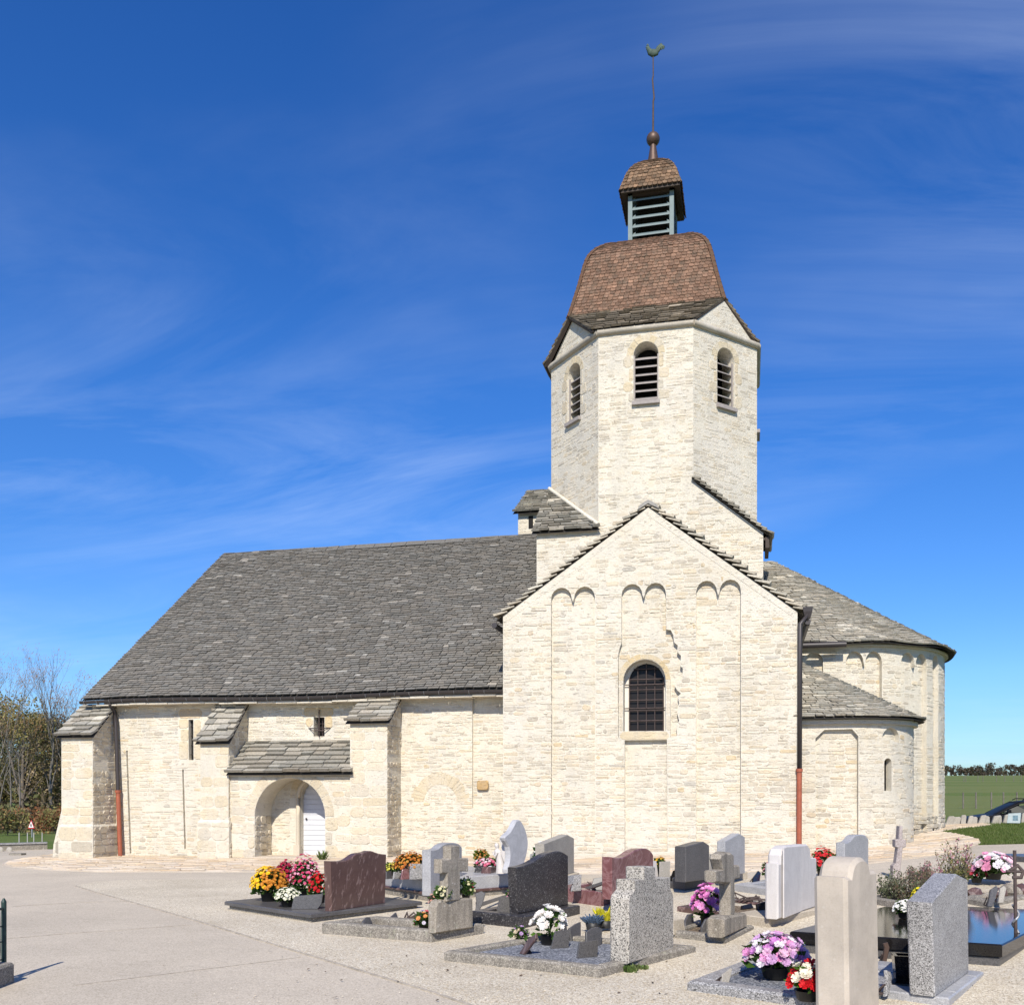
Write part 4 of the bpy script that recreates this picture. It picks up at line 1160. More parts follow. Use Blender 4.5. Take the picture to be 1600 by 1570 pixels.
for k in range(4):
    def prox(u, s, k=k):
        r, z = gP(s); x, y = rot(k, (u * 2 - 1) * r, -r)
        return Vector((x, y, z))
    if k in (0, 1, 3):
        lay_roof(troof2, None, None, 32, .155, .02, kind='roof_tile', mat=MAT_TILE, seed=95 + k, tvar=.3, over=1.5, jit=.25, prox=prox, pale=.03, round_end=True, samples=12)
    else:
        lay_roof(troof2, None, None, 12, .4, .03, kind='roof_tile', mat=MAT_TILE, seed=95 + k, tvar=.2, over=1.5, jit=.25, prox=prox, samples=12)
# hip tiles on the two front arrises
for sx, k in ((-1, 0), (1, 0)):
    for q in range(18):
        s0, s1 = q / 18, (q + 1.25) / 18
        r0, z0 = gP(s0); r1, z1 = gP(min(1, s1))
        a = Vector((Cx + sx * r0, Cy - r0, z0)); b = Vector((Cx + sx * r1, Cy - r1, z1))
        t = Vector((1, sx, 0)).normalized() * .09; up = Vector((sx * .5, -.5, .6)) * .07
        V = [a - t, a + up, a + t, b - t, b + up * .8, b + t]
        piece('roof_tile', troof2, V + V[:2], [(0, 1, 4, 3), (1, 2, 5, 4), (0, 2, 1)], (.6, .55, .5), MAT_TILE)
# lantern
zL0 = zS + 2.66; zL1 = PY(1018, 299, Cy - .75).z
lan = bpy.data.objects.new('lantern', None); COL.objects.link(lan); lan.parent = church; lan.location = Vector((Cx, Cy, zL0)) - church.location
hl = .70
for sx in (-1, 1):
    for sy in (-1, 1):
        mm = MB(); mm.box((Cx + sx * hl - .13 * (sx > 0) - (0 if sx > 0 else 0), Cy + sy * hl - .13 * (sy > 0), zL0 - .3), (Cx + sx * hl + .13 * (sx < 0), Cy + sy * hl + .13 * (sy < 0), zL1 + .05)); mm.build('post', MAT_ZINC, lan)
for k in range(4):
    for q in range(6):
        z = zL0 + .12 + (zL1 - zL0 - .2) * q / 5.4
        mm = MB()
        P = [(-hl + .13, -hl + .02, z), (hl - .13, -hl + .02, z), (hl - .13, -hl + .22, z + .16), (-hl + .13, -hl + .22, z + .16)]
        V = [(*rot(k, x, y), zz) for x, y, zz in P] + [(*rot(k, x, y), zz + .05) for x, y, zz in P]
        mm.add(V, [(0, 3, 2, 1), (4, 5, 6, 7), (0, 1, 5, 4), (1, 2, 6, 5), (2, 3, 7, 6), (3, 0, 4, 7)]); mm.build('slat', MAT_ZINC, lan)
mm = MB(); mm.box((Cx - .42, Cy - .42, zL0 - .2), (Cx + .42, Cy + .42, zL1)); mm.build('backing', MAT_BLACK, lan)
he = .9
mm = MB()
mm.box((Cx - hl, Cy - hl, zL1 - .02), (Cx + hl, Cy + hl, zL1 + .06))
for k in range(4):        # sloping boarded hood under the little roof
    P = [(-he, -he, zL1 + .12), (he, -he, zL1 + .12), (he, -he, zL1 - .02), (-he, -he, zL1 - .02)]
    V = [(*rot(k, x, y), z) for x, y, z in P] + [(*rot(k, x * .8, y * .8), zL1 + .05) for x, y, z in P[:2]]
    mm.add(V, [(0, 1, 2, 3), (3, 2, 5, 4)])
mm.build('eaves_board', MAT_WOODDARK, lan)
LPf = [(he + .03, zL1 + .06), (.82, zL1 + .40), (.72, zL1 + .72), (.56, zL1 + 1.0), (.36, zL1 + 1.2), (.14, zL1 + 1.36)]
gL, _ = prof_pt(LPf)
for k in range(4):
    def proxl(u, s, k=k):
        r, z = gL(s); x, y = rot(k, (u * 2 - 1) * r, -r)
        return Vector((x, y, z))
    lay_roof(lan, None, None, 12, .15, .022, kind='roof_tile', mat=MAT_TILE, seed=195 + k, tint=(.85, .9, .82), tvar=.4, over=1.5, jit=.25, prox=proxl, pale=.14, round_end=True, samples=8)
zc = zL1 + 1.3
mm = MB(); mm.lathe((Cx, Cy, zc), [(.2, 0), (.16, .2), (.11, .5), (.09, .62)], 10); mm.build('finial_cone', MAT_BALL, lan)
zb2 = zc + .6
mm = MB(); mm.lathe((Cx, Cy, zb2), [(.21 * math.sin(math.pi * q / 12) + .001, .21 - .21 * math.cos(math.pi * q / 12)) for q in range(13)], 20); mm.build('finial_ball', MAT_BALL, lan)
zr1 = PY(1018, 90, Cy).z
mm = MB(); zz1 = zb2 + .4
mm.tube([(Cx, Cy, zz1), (Cx + .005, Cy, zz1 + 1.0), (Cx + .03, Cy, zz1 + 1.1), (Cx - .02, Cy, zz1 + 1.7), (Cx + .005, Cy, zz1 + 1.8), (Cx, Cy, zr1)], [.035, .03, .03, .028, .022, .02], 6); mm.build('rod', MAT_IRON, lan)
# weathercock: body, neck, tail and comb in one casting
wcx = bpy.data.objects.new('weathercock', None); COL.objects.link(wcx); wcx.parent = church; wcx.location = Vector((Cx, Cy, zr1)) - church.location
mm = MB(); c = Vector((Cx, Cy, zr1)); KS = 1.02
def blob(pts, rs, n=8, sq=.55):
    rg = []
    for i, (p, r) in enumerate(zip(pts, rs)):
        d = Vector(pts[min(i + 1, len(pts) - 1)]) - Vector(pts[max(i - 1, 0)]); d.normalize()
        up = Vector((0, 1, 0)); x = d.cross(up).normalized()
        r *= KS
        rg.append([c + Vector(p) * KS + x * math.cos(2 * math.pi * j / n) * r + up * math.sin(2 * math.pi * j / n) * r * sq for j in range(n)])
    mm.rings(rg, smooth=True)
blob([(-.20, 0, .36), (-.17, 0, .33), (-.14, 0, .26), (-.08, 0, .16), (.0, 0, .12), (.1, 0, .13), (.16, 0, .2)], [.02, .055, .065, .105, .135, .11, .04])
blob([(-.24, 0, .335), (-.19, 0, .345)], [.004, .022], 6)
for dx, dz, l in ((0, 0, 1), (.035, -.02, .92), (-.03, .02, .85)):
    blob([(.12 + dx, 0, .15), (.17 + dx, 0, .28 * l), (.24 + dx, 0, .34 * l + dz), (.29 + dx, 0, .27 * l), (.29 + dx, 0, .2 * l)], [.045, .06, .055, .045, .012], 6)
blob([(-.21, 0, .385), (-.17, 0, .42), (-.13, 0, .36)], [.01, .03, .01], 6)
blob([(-.205, 0, .31), (-.20, 0, .27)], [.012, .016], 6)
mm.tube([c + Vector((0, 0, -.02)), c + Vector((0, 0, .1))], .02, 6)
mm.build('rooster_figure', MAT_COPPER, wcx)

# ---- squinch roofs of the crossing
zla = fz(862, 768, YC + sO)
lay = part('crossing_roof', (lambda m: (m.add([(Xl, YC, zl - .02), (Xl, YC + sO, zl - .02), (Xl, YC + sO, zla - .1)], [(0, 1, 2)]), m)[1])(MB()), MAT_MORTAR)
lay_roof(lay, lambda u: (Xl - .12 + (oX0 + .1 - Xl + .12) * u, YC - .16, zl - .06), lambda u: (Xl - .1 + (oX0 - sO + .12 - Xl) * u, YC + sO, zla), 18, .36, .045, seed=301, tint=(.98, .95, .87), first=1.5)
m = MB()   # mortar fillet along the octagon
fa = Vector((oX0 - sO, YC + sO, zla + .08)); fb_ = Vector((oX0 + .06, YC - .02, zl + .1))
m.tube([fa + Vector((-.05, -.05, 0)), (fa + fb_) / 2 + Vector((-.06, -.06, 0)), fb_ + Vector((-.05, -.05, 0))], .06, 6)
m.build('mortar_fillet', MAT_MORTAR, lay)
lay_roof(lay, lambda u: (Xr + .2, YC - .12 + (sO + .3) * (1 - u), zr_ - .1), lambda u: (oX1 - .02, YC - .12 + (sO + .3) * (1 - u), zv + .1), 14, .5, .05, seed=302, tint=(.8, .77, .68), first=1.3, jit=.8, gapf=1.0)
# a short dark gutter end by the right squinch
m = MB(); m.box((Xr + .06, YC - .02, zr_ - .42), (Xr + .16, YC + 1.2, zr_ - .12)); m.box((Xr, YC, zr_ - .2), (Xr + .1, YC + 1.2, zr_ - .14)); part('gutter', m, MAT_WOODDARK)
# stair turret behind the left squinch
Yt0 = 31.0
ttx0, ttx1 = fx(809.5, Yt0), Xl + .6
tz = fz(825, 801, Yt0); tzt = fz(840, 766, Yt0 + 1.6)
m = MB(); m.box((ttx0, Yt0, 6), (ttx1, Yt0 + 2.4, tz)); m.rings([[(ttx0, Yt0, tz), (ttx0, Yt0 + 2.4, tz), (ttx0, Yt0 + 1.6, tzt - .1)], [(ttx1, Yt0, tz), (ttx1, Yt0 + 2.4, tz), (ttx1, Yt0 + 1.6, tzt - .1)]])
tt = part('stair_turret', m, MAT_MORTAR)
lay_stones(tt, flat_map(Yt0), [(ttx0, 8.5), (ttx1, 8.5), (ttx1, tz - .1), (ttx0, tz - .1)], ch=(.14, .24), cw=(.2, .4), seed=77)
m = MB(); m.box((fx(826, Yt0), Yt0 - .02, tz - .55), (fx(833, Yt0), Yt0 + .05, tz - .12)); m.build('opening', MAT_BLACK, tt)  # black box on the wall, its colour standing in for the shade inside
lay_roof(tt, lambda u: (ttx0 - .15 + (ttx1 - ttx0 + .15) * u, Yt0 - .2, tz - .05), lambda u: (ttx0 - .05 + (ttx1 - ttx0 + .05) * u, Yt0 + 1.6, tzt), 12, .36, .045, seed=303, tint=(.9, .88, .8), first=1.3)

# ---- main apse: straight bay then a half drum
AX, AY, AR = 2.15, Cy, 3.40
def stadium(x0, X, Y, R):
    L0 = X - x0
    def f(u, v, w):
        if u < L0: return (x0 + u, Y - R - w, v)
        a = -math.pi / 2 + (u - L0) / R
        return (X + (R + w) * math.cos(a), Y + (R + w) * math.sin(a), v)
    return f, L0, L0 + math.pi * R
def u_of(f, px, u0, u1):
    best = min(((abs(proj(f(u0 + (u1 - u0) * k / 800, 2.5, 0))[0] - px)), u0 + (u1 - u0) * k / 800) for k in range(801))
    return best[1]
def z_at(f, u, py):
    x, y, _ = f(u, 0, 0); D = -SA * x + CA * y
    return EYE + (HOR - py) * D / F_PX
amap, aL0, aLT = stadium(1.0, AX, AY, AR)
zA = 5.70
uu = lambda px: u_of(amap, px, 0, aL0 + AR * 1.5)
def pan(f, pxa, pxb, py, zb, uf, twin=False, rise=None):
    a, b = uf(pxa), uf(pxb); zt = z_at(f, (a + b) / 2, py)
    return twin_poly(a, b, zb, zt, rise or .2, .05) if twin else arch_poly(a, b, zb, zt, 10)
ap = [(pan(amap, 1257, 1286, 1019, .3, uu), .13), (pan(amap, 1322, 1378, 1017, .45, uu, True, .3), .13), (pan(amap, 1408, 1448, 1020, .5, uu, True, .3), .13), (pan(amap, 1457, 1466, 1024, .5, uu), .13)]
cuts = [k * .22 for k in range(1, int(aLT / .22))]
m = MB()
aout = [(0, ZB), (aLT, ZB), (aLT, zA), (0, zA)]
slab_uv(m, amap, aout, [p for p, d in ap], -.13, 0, cuts)
slab_uv(m, amap, aout, [], -.6, -.13, cuts)
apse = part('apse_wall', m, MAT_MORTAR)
lay_stones(apse, amap, [(.2, .35), (aL0 + AR * 1.75, .6), (aL0 + AR * 1.75, zA - .12), (.2, zA - .12)], [], ap, ch=(.07, .14), cw=(.13, .36), skip=.2, seed=401)
# blue-grey weathered plinth course at the foot of the drum
lay_stones(apse, amap, [(aL0 + 1, .5), (aL0 + AR * 1.75, .6), (aL0 + AR * 1.75, 1.25), (aL0 + 1, 1.15)], [], [], ch=(.1, .17), cw=(.16, .36), skip=.15, seed=403, proud=(.012, .026), tints=[(.66, .66, .65), (.75, .74, .72), (.88, .86, .82), (.58, .58, .58)])
m = MB(); slab_uv(m, amap, [(0, zA - .10), (aLT, zA - .10), (aLT, zA - .05), (0, zA - .05)], [], 0.002, .10, cuts); m.build('cornice', MAT_STONE, apse)
amap_e = stadium(1.0, AX, AY, AR + .28)[0]
eL = aL0 + math.pi * AR
apexA = PY(1178, 878, AY)
m = MB(); m.box((apexA.x - .3, AY - .1, apexA.z - .5), (apexA.x + .1, AY + .1, apexA.z - .1))
aroof = part('apse_roof', m, MAT_UNDER)
def eave(u, amap_e=amap_e): 
    t = u * (aL0 + math.pi * (AR + .28)); p = amap_e(t, zA - .03, 0)
    return (p[0], p[1], p[2] + .02 * math.sin(u * 40))
lay_roof(aroof, eave, lambda u: (apexA.x + (.5 if u > .3 else u * 1.6), AY, apexA.z), 54, .24, .026, seed=405, tint=(1.18, 1.14, 1.03), tvar=.14, first=1.5, samples=60, pale=.05)
m = MB(); ua, ub = uu(1247), uu(1320)
e_ = stadium(1.0, AX, AY, AR + .36)[0]
m.tube([e_(ua + (ub - ua) * k / 6, zA - .09, 0) for k in range(7)], .075, 8); part('gutter', m, MAT_GUTTER)

# ---- side apse
SX, SY, SR = 2.2, 24.0, 1.72
smap, sL0, sLT = stadium(1.0, SX, SY, SR)
su = lambda px: u_of(smap, px, 0, sL0 + SR * 1.55)
zSA = 3.48
# its front stands behind the transept face: trapezoid-headed panel, round-headed panel, slit
a0, a1 = su(1274), su(1341)
tzv = z_at(smap, (a0 + a1) / 2, 1139)
trap = [(a0, .3), (a1, .3), (a1, tzv - .16), (a1 - .14, tzv), (a0 + .2, tzv - .01), (a0, tzv - .2)]
arc2 = pan(smap, 1384, 1403, 1136, 3.0, su)
b0, b1 = su(1381.5), su(1393)
slt = arch_poly(b0, b1, z_at(smap, b0, 1235), z_at(smap, b0, 1184), 8)
arc2 = [(b0 - .06, z_at(smap, b0, 1152)), (su(1405), z_at(smap, b0, 1160))] + [p for p in arch_poly(b0 - .06, su(1405), 2.5, z_at(smap, b0, 1136), 8)[2:]]
sout = [(0, ZB), (sLT, ZB), (sLT, zSA), (0, zSA)]
cuts = [k * .16 for k in range(1, int(sLT / .16))]
m = MB()
slab_uv(m, smap, sout, [trap, arc2, slt], -.12, 0, cuts)
slab_uv(m, smap, sout, [slt], -.6, -.12, cuts)
sap = part('side_apse_wall', m, MAT_MORTAR)
lay_stones(sap, smap, [(.1, .3), (sL0 + SR * 1.65, .55), (sL0 + SR * 1.65, zSA - .25), (.1, zSA - .25)], [grow(slt, 1.25)], [(trap, .12), (arc2, .12)], ch=(.08, .15), cw=(.14, .4), skip=.22, seed=411)
m = MB(); slab_uv(m, smap, [(0, zSA - .17), (sLT, zSA - .17), (sLT, zSA - .07), (0, zSA - .07)], [], .002, .10, cuts); m.build('cornice', MAT_STONE, sap)
m = MB(); slab_uv(m, smap, arch_poly(b0 - .03, b1 + .03, slt[0][1] - .05, z_at(smap, b0, 1182), 8), [], -.2, -.17); m.build('window', MAT_GLASS, sap)
smap_e = stadium(1.0, SX, SY, SR + .26)[0]
apS = PY(1240, 1034, SY)
m = MB(); m.box((apS.x - .3, SY - .1, apS.z - .4), (apS.x + .02, SY + .1, apS.z - .1))
sroof = part('side_apse_roof', m, MAT_UNDER)
lay_roof(sroof, lambda u: smap_e(u * (sL0 + math.pi * (SR + .26)), zSA - .03, 0), lambda u: (apS.x + .15 * u, SY, apS.z), 30, .24, .026, seed=415, tint=(1.18, 1.14, 1.03), tvar=.14, first=1.5, samples=40, pale=.05)

# ------------------------------------------------------------------ graves
SH = {}
def v2(p): return Vector((p.x, p.y))
class Plot:
    """A grave plot: front corner, left end and right end of its kerb, measured on the ground."""
    def __init__(s, Fp, Lp, Rp, square=True):
        s.F, L, R = GP(*Fp), GP(*Lp), GP(*Rp)
        a = v2(L) - v2(s.F); b = v2(R) - v2(s.F)
        s.la, s.lb = a.length, b.length
        s.a = a.normalized(); s.b = b.normalized()
        if square:
            s.b = Vector((s.a.y, -s.a.x)) if Vector((s.a.y, -s.a.x)).dot(b) > 0 else Vector((-s.a.y, s.a.x))
        s.z = s.F.z
    def at(s, i, j, z=0): 
        p = v2(s.F) + s.a * i + s.b * j
        return Vector((p.x, p.y, s.z + z))
    def block(s, mb, i0, i1, j0, j1, z0, z1, ch=.012, **k):
        q = lambda e, z: [s.at(i0 + e, j0 + e, z), s.at(i1 - e, j0 + e, z), s.at(i1 - e, j1 - e, z), s.at(i0 + e, j1 - e, z)]
        mb.rings([q(0, z0), q(0, z1 - ch), q(ch, z1)], **k)
    def kerb(s, mb, w, z0, z1, i0=0, i1=None, j0=0, j1=None, **k):
        i1 = s.la if i1 is None else i1; j1 = s.lb if j1 is None else j1
        s.block(mb, i0, i1, j0, j0 + w, z0, z1, **k); s.block(mb, i0, i1, j1 - w, j1, z0, z1, **k)
        s.block(mb, i0, i0 + w, j0 + w + .001, j1 - w - .001, z0, z1, **k); s.block(mb, i1 - w, i1, j0 + w + .001, j1 - w - .001, z0, z1, **k)
def grave(Fp, Lp, Rp, label, square=True, group=None):
    pl = Plot(Fp, Lp, Rp, square)
    root = thing('grave', pl.at(pl.la / 2, pl.lb / 2), label, 'grave', group)
    pl.root = root
    return pl
def resample(pts, n=3):
    return pts
def prism(mb, A, off, ch=.012, **k):
    """Solid from a planar outline A (list of Vector) pushed by the vector off, with softened arrises."""
    c = Vector((0, 0, 0))
    for p in A: c += p
    c /= len(A)
    n = len(A); o = off.normalized()
    ins = []
    for i in range(n):
        p, q, r = A[i - 1], A[i], A[(i + 1) % n]
        d1 = (q - p).normalized(); d2 = (r - q).normalized()
        n1 = d1.cross(o); n2 = d2.cross(o); m = (n1 + n2)
        m = m.normalized() if m.length > 1e-6 else n1
        if m.dot(c - q) < 0 and (n1.dot(c - (p + q) / 2) < 0): m = -m
        ins.append(m)
    # orient insets inward using polygon winding
    area = Vector((0, 0, 0))
    for i in range(n): area += (A[i] - c).cross(A[(i + 1) % n] - c)
    sgn = 1 if area.dot(o) < 0 else -1
    ins = []
    for i in range(n):
        p, q, r = A[i - 1], A[i], A[(i + 1) % n]
        m = ((q - p).normalized().cross(o) + (r - q).normalized().cross(o))
        ins.append(m.normalized() * sgn if m.length > 1e-6 else Vector((0, 0, 0)))
    L = off.length
    R0 = [A[i] + ins[i] * ch for i in range(n)]
    R1 = [A[i] + o * ch for i in range(n)]
    R2 = [A[i] + o * (L - ch) for i in range(n)]
    R3 = [A[i] + ins[i] * ch + off for i in range(n)]
    vs = R0 + R1 + R2 + R3; fs = []
    for g in range(3):
        for i in range(n):
            a, b = g * n + i, g * n + (i + 1) % n
            fs.append((a, b, b + n, a + n))
    for base, rev in ((R0, True), (R3, False)):
        tris = tessellate_polygon([base])
        o_ = 0 if rev else 3 * n
        for t in tris: fs.append(tuple(o_ + x for x in t))
    mb.add(vs, fs, **k)
def headstone(root, px, z, t, mat, name='headstone', ch=.012, push=0.0, away=True):
    """Outline of the near face in the survey photograph, standing on height z; thickness t goes away to the left."""
    A0 = zp(*px[0], z); B0 = zp(*px[-1], z)
    d = (v2(B0) - v2(A0)).normalized()
    A = [vplane(x, y, A0, d) for x, y in px]
    A[0].z = z; A[-1].z = z
    n = Vector((-d.y, d.x, 0))
    if not away: n = -n
    A = [p + n * push for p in A]
    m = MB(); prism(m, A, n * t, ch)
    m.build(name, mat, root) if name else None
    return A, d, n, m
def curve_px(pts, n=5):
    """Catmull-Rom through outline points."""
    out = []
    P = [pts[0]] + list(pts) + [pts[-1]]
    for i in range(1, len(P) - 2):
        for k in range(n):
            t = k / n; q = []
            for c in (0, 1):
                a, b, d, e = P[i - 1][c], P[i][c], P[i + 1][c], P[i + 2][c]
                q.append(.5 * (2 * b + (d - a) * t + (2 * a - 5 * b + 4 * d - e) * t * t + (3 * b - a - 3 * d + e) * t ** 3))
            out.append(tuple(q))
    out.append(pts[-1])
    return out
def plaque(px, z, label, mat, t=.025, lean=.0, away=True, cat='plaque', group=None, name='memorial_plaque', feet=True):
    A0 = zp(*px[0], z); B0 = zp(*px[-1], z)
    d = (v2(B0) - v2(A0)).normalized()
    A = [vplane(x, y, A0, d) for x, y in px]; A[0].z = z; A[-1].z = z
    n = Vector((-d.y, d.x, 0)) * (1 if away else -1)
    A = [p + n * (lean * (p.z - z)) for p in A]
    m = MB(); up = Vector((0, 0, 1))
    off = (n - up * lean).normalized() * t
    c = (A0 + B0) / 2
    root = thing(name, Vector((c.x, c.y, z)), label, cat, group)
    prism(m, A, off, min(.006, t * .3)); m.build('panel', mat, root)
    hh = max(p.z for p in A) - z
    if feet and hh > .08:
        m = MB()
        for s in (.25, .75):
            q = A0.lerp(B0, s) + n * t
            m.tube([q + up * hh * .45, q + n * max(.06, hh * .35) + up * .004], .008, 5); m.tube([q + up * .01, q + n * max(.06, hh * .35) + up * .006], .008, 5)
        m.build('rear_stand', MAT_IRON, root)
    return root

# ---- flowers
def leaf_mass(mb, c, r, h, n, size, rnd, cols, flat=.2, up=.4):
    for _ in range(n):
        a = rnd.uniform(0, 2 * math.pi); q = math.sqrt(rnd.random()); zz = rnd.random()
        rr_ = r * q * math.sqrt(max(.05, 1 - zz * zz * .75))
        p = Vector((c[0] + math.cos(a) * rr_, c[1] + math.sin(a) * rr_, c[2] + zz * h))
        d = Vector((math.cos(a) * (q + .2) + rnd.uniform(-.6, .6), math.sin(a) * (q + .2) + rnd.uniform(-.6, .6), up + rnd.uniform(-.4, .8))).normalized()
        s = d.cross(Vector((rnd.uniform(-1, 1), rnd.uniform(-1, 1), rnd.uniform(-.2, 1)))).normalized()
        l = size * rnd.uniform(.7, 1.4); w = l * rnd.uniform(.22, .36)
        u = s.cross(d)
        k = rnd.uniform(.6, 1.4); col = rnd.choice(cols); col = tuple(x * k for x in col)
        mb.add([p, p + d * l * .5 + s * w + u * l * .06, p + d * l, p + d * l * .5 - s * w + u * l * .06], [(0, 1, 2), (0, 2, 3)], col=col)
def bloom(mb, p, d, r, col, rnd, petals=7, cup=.35, layers=2, eye=None):
    d = d.normalized(); x = d.cross(Vector((.3, .2, 1) if abs(d.z) < .9 else (1, 0, 0))).normalized(); y = d.cross(x)
    for ly in range(layers):
        rl = r * (1 - .35 * ly); off = d * (r * .16 * ly); ph = rnd.uniform(0, 6)
        for k in range(petals):
            a = ph + 2 * math.pi * k / petals; w = math.pi / petals * 1.05
            e = lambda t, rr_, hh: p + off + (x * math.cos(t) + y * math.sin(t)) * rr_ + d * hh
            kk = rnd.uniform(.8, 1.15); c_ = tuple(min(.95, q * kk) for q in col)
            mb.add([e(a, r * .06, 0), e(a - w, rl * .62, rl * cup * .55), e(a - w * .62, rl * .97, rl * cup), e(a + w * .62, rl, rl * cup), e(a + w, rl * .62, rl * cup * .55)], [(0, 1, 2, 3, 4)], col=c_)
    if eye: 
        q = [p + off + d * r * .3 + (x * math.cos(2 * math.pi * k / 6) + y * math.sin(2 * math.pi * k / 6)) * r * .28 for k in range(6)]
        mb.add(q + [p + off + d * r * .42], [(k, (k + 1) % 6, 6) for k in range(6)], col=eye)
def pot_plant(pos, label, cat, r, h, pot=(.11, .14), cols=((1, .6, .02),), n=60, br=.022, leafcol=((1, 1, 1), (.7, .9, .7)), seed=1, eye=None, single=0, nleaf=None, potmat=None, dome=.9, name='flower_pot', leafsize=.06, petals=7, group=None, layers=2):
    rnd = random.Random(seed); pos = Vector(pos)
    root = thing(name, pos, label, cat, group)
    if pot:
        m = MB(); m.lathe(pos, [(pot[0] * .72, 0), (pot[0] * .8, .004), (pot[0], pot[1]), (pot[0] * 1.06, pot[1]), (pot[0] * 1.06, pot[1] - .0), (pot[0] * .9, pot[1] - .006), (pot[0] * .85, pot[1] - .03)], 18)
        m.build('pot', potmat or MAT_PLASTIC, root)
    ph = pot[1] if pot else 0
    m = MB(); leaf_mass(m, pos + Vector((0, 0, ph * .8)), r * .86, h * .8, nleaf or int(r * r * 9000) + 60, leafsize, rnd, leafcol)
    for k in range(10):
        a = rnd.uniform(0, 6.28); q = rnd.uniform(.2, .7) * r
        m.tube([pos + Vector((0, 0, ph * .7)), pos + Vector((math.cos(a) * q * .4, math.sin(a) * q * .4, ph + h * .4)), pos + Vector((math.cos(a) * q, math.sin(a) * q, ph + h * .8))], .004, 4, col=(.8, .9, .6))
    m.build('foliage', MAT_LEAF, root, kind='stuff')
    m = MB(); singles = []
    for k in range(n):
        u = (k + .5) / n; th = math.acos(1 - u * 1.02 * dome); a = k * 2.39996 + rnd.uniform(-.3, .3)
        d = Vector((math.sin(th) * math.cos(a), math.sin(th) * math.sin(a), math.cos(th)))
        s = rnd.uniform(.9, 1.1)
        p = pos + Vector((d.x * r * s, d.y * r * s, ph * .85 + h * (.18 + .82 * d.z) * s))
        col = cols[int(rnd.random() * len(cols))] if not callable(cols) else cols(d, rnd)
        dd = d + Vector((rnd.uniform(-.3, .3), rnd.uniform(-.3, .3) - .15, .25))
        rr_ = br * rnd.uniform(.8, 1.2)
        if single:
            mm = MB(); bloom(mm, p, dd, rr_, col, rnd, petals, cup=.6, eye=eye, layers=3); mm.build('bloom', MAT_PETAL, root)
        else: bloom(m, p, dd, rr_, col, rnd, petals, eye=eye, layers=layers)
    if m.v: m.build('blooms', MAT_PETAL, root, kind='stuff')
    return root
Y_, O_, RD, PK, WH = (.85, .55, .02), (.55, .18, .02), (.45, .01, .025), (.75, .22, .42), (.8, .78, .66)
LIL = (.52, .26, .58)

# ---- 1 brown veined grave with the big flower pots
g = grave((486, 1444), (354, 1423), (632, 1418), 'brown veined granite grave on a dark slab, with the big yellow and red flower pots')
m = MB(); g.block(m, .03, g.la - .03, .03, g.lb - .03, -.12, .085); m.build('foundation', MAT_CONC, g.root)
m = MB(); g.block(m, -.02, g.la + .02, -.02, g.lb + .02, .086, .14); m.build('slab', MAT_GR_SLATE, g.root)
top = curve_px([(516, 1345), (535, 1345), (545, 1342), (557, 1334), (572, 1331), (580, 1329), (592, 1333), (604, 1334.5)], 4)
headstone(g.root, [(518, 1424)] + top + [(602, 1411)], g.z + .135, .12, MAT_BROWN)
A_ = zp(574, 1330, g.z + .11)
zsl = g.z + .14
pot_plant(zp(421, 1407, zsl), 'rounded yellow and orange chrysanthemum pot at the left end of the brown grave', 'flowers', .25, .36, cols=lambda d, r: (.9, .62, .02) if d.x * .9 - d.y * .1 < .12 + r.uniform(-.3, .3) else (.6, .24, .03), n=300, br=.027, seed=2, eye=(.75, .4, .05), pot=(.13, .13), group='potted flowers on the graves')
pot_plant(zp(447, 1400, zsl), 'dark red chrysanthemum pot behind the yellow and orange one on the brown grave', 'flowers', .2, .4, cols=((.42, .01, .05), (.5, .02, .09), (.3, .01, .04)), n=220, br=.024, seed=3, pot=(.12, .13), group='potted flowers on the graves')
pot_plant(zp(476, 1402, zsl), 'tall loose pink lily pot on the brown grave, left of its headstone', 'flowers', .22, .5, cols=((.7, .12, .25), (.8, .4, .5), (.55, .03, .1)), n=210, br=.022, seed=4, pot=(.12, .13), petals=6, group='potted flowers on the graves')
pot_plant(zp(497, 1410, zsl), 'bright red flowers close against the brown headstone', 'flowers', .12, .34, cols=((.6, .015, .015), (.5, .01, .02)), n=55, br=.026, seed=5, pot=(.1, .11), group='potted flowers on the graves')
pot_plant(zp(450, 1416, zsl), 'low cream white chrysanthemum pot before the pink lilies', 'flowers', .165, .17, cols=((.82, .8, .66), (.78, .76, .6)), n=170, br=.02, seed=6, pot=(.1, .09), group='potted flowers on the graves')
plaque([(455, 1420), (458, 1402), (468, 1399), (504, 1396), (502, 1412), (496, 1420)], zsl, 'wide grey plaque with a cut-out lower edge at the foot of the brown headstone', MAT_GR_SLATE, .03, .12)

# ---- 2 pale blue granite grave
g2 = grave((672, 1411), (560, 1392), (760, 1389), 'pale grey blue granite grave with a curved shoulder headstone behind the stone cross')
m = MB(); g2.block(m, .03, g2.la, .03, g2.lb, -.12, .12); m.build('foundation', MAT_CONC, g2.root)
m = MB(); g2.block(m, .0, g2.la, 0, g2.lb, .12, .16); m.build('dark_course', MAT_BROWN, g2.root)
m = MB(); g2.block(m, .05, g2.la - .05, .05, g2.lb - .05, .16, .36); m.build('slab', MAT_GR_BLUE, g2.root)
headstone(g2.root, [(672.5, 1399)] + curve_px([(672.5, 1327.5), (684, 1326), (690, 1321), (698, 1317), (708, 1316), (717, 1318), (722, 1323)], 4) + [(722, 1388)], g2.z + .16, .14, MAT_GR_BLUE)
z2 = g2.z + .36
pot_plant(zp(641, 1371, z2), 'orange rust chrysanthemum mound on the pale blue grave', 'flowers', .26, .3, cols=((.55, .2, .03), (.6, .28, .05), (.45, .13, .02)), n=240, br=.022, seed=7, pot=(.12, .1), group='potted flowers on the graves')
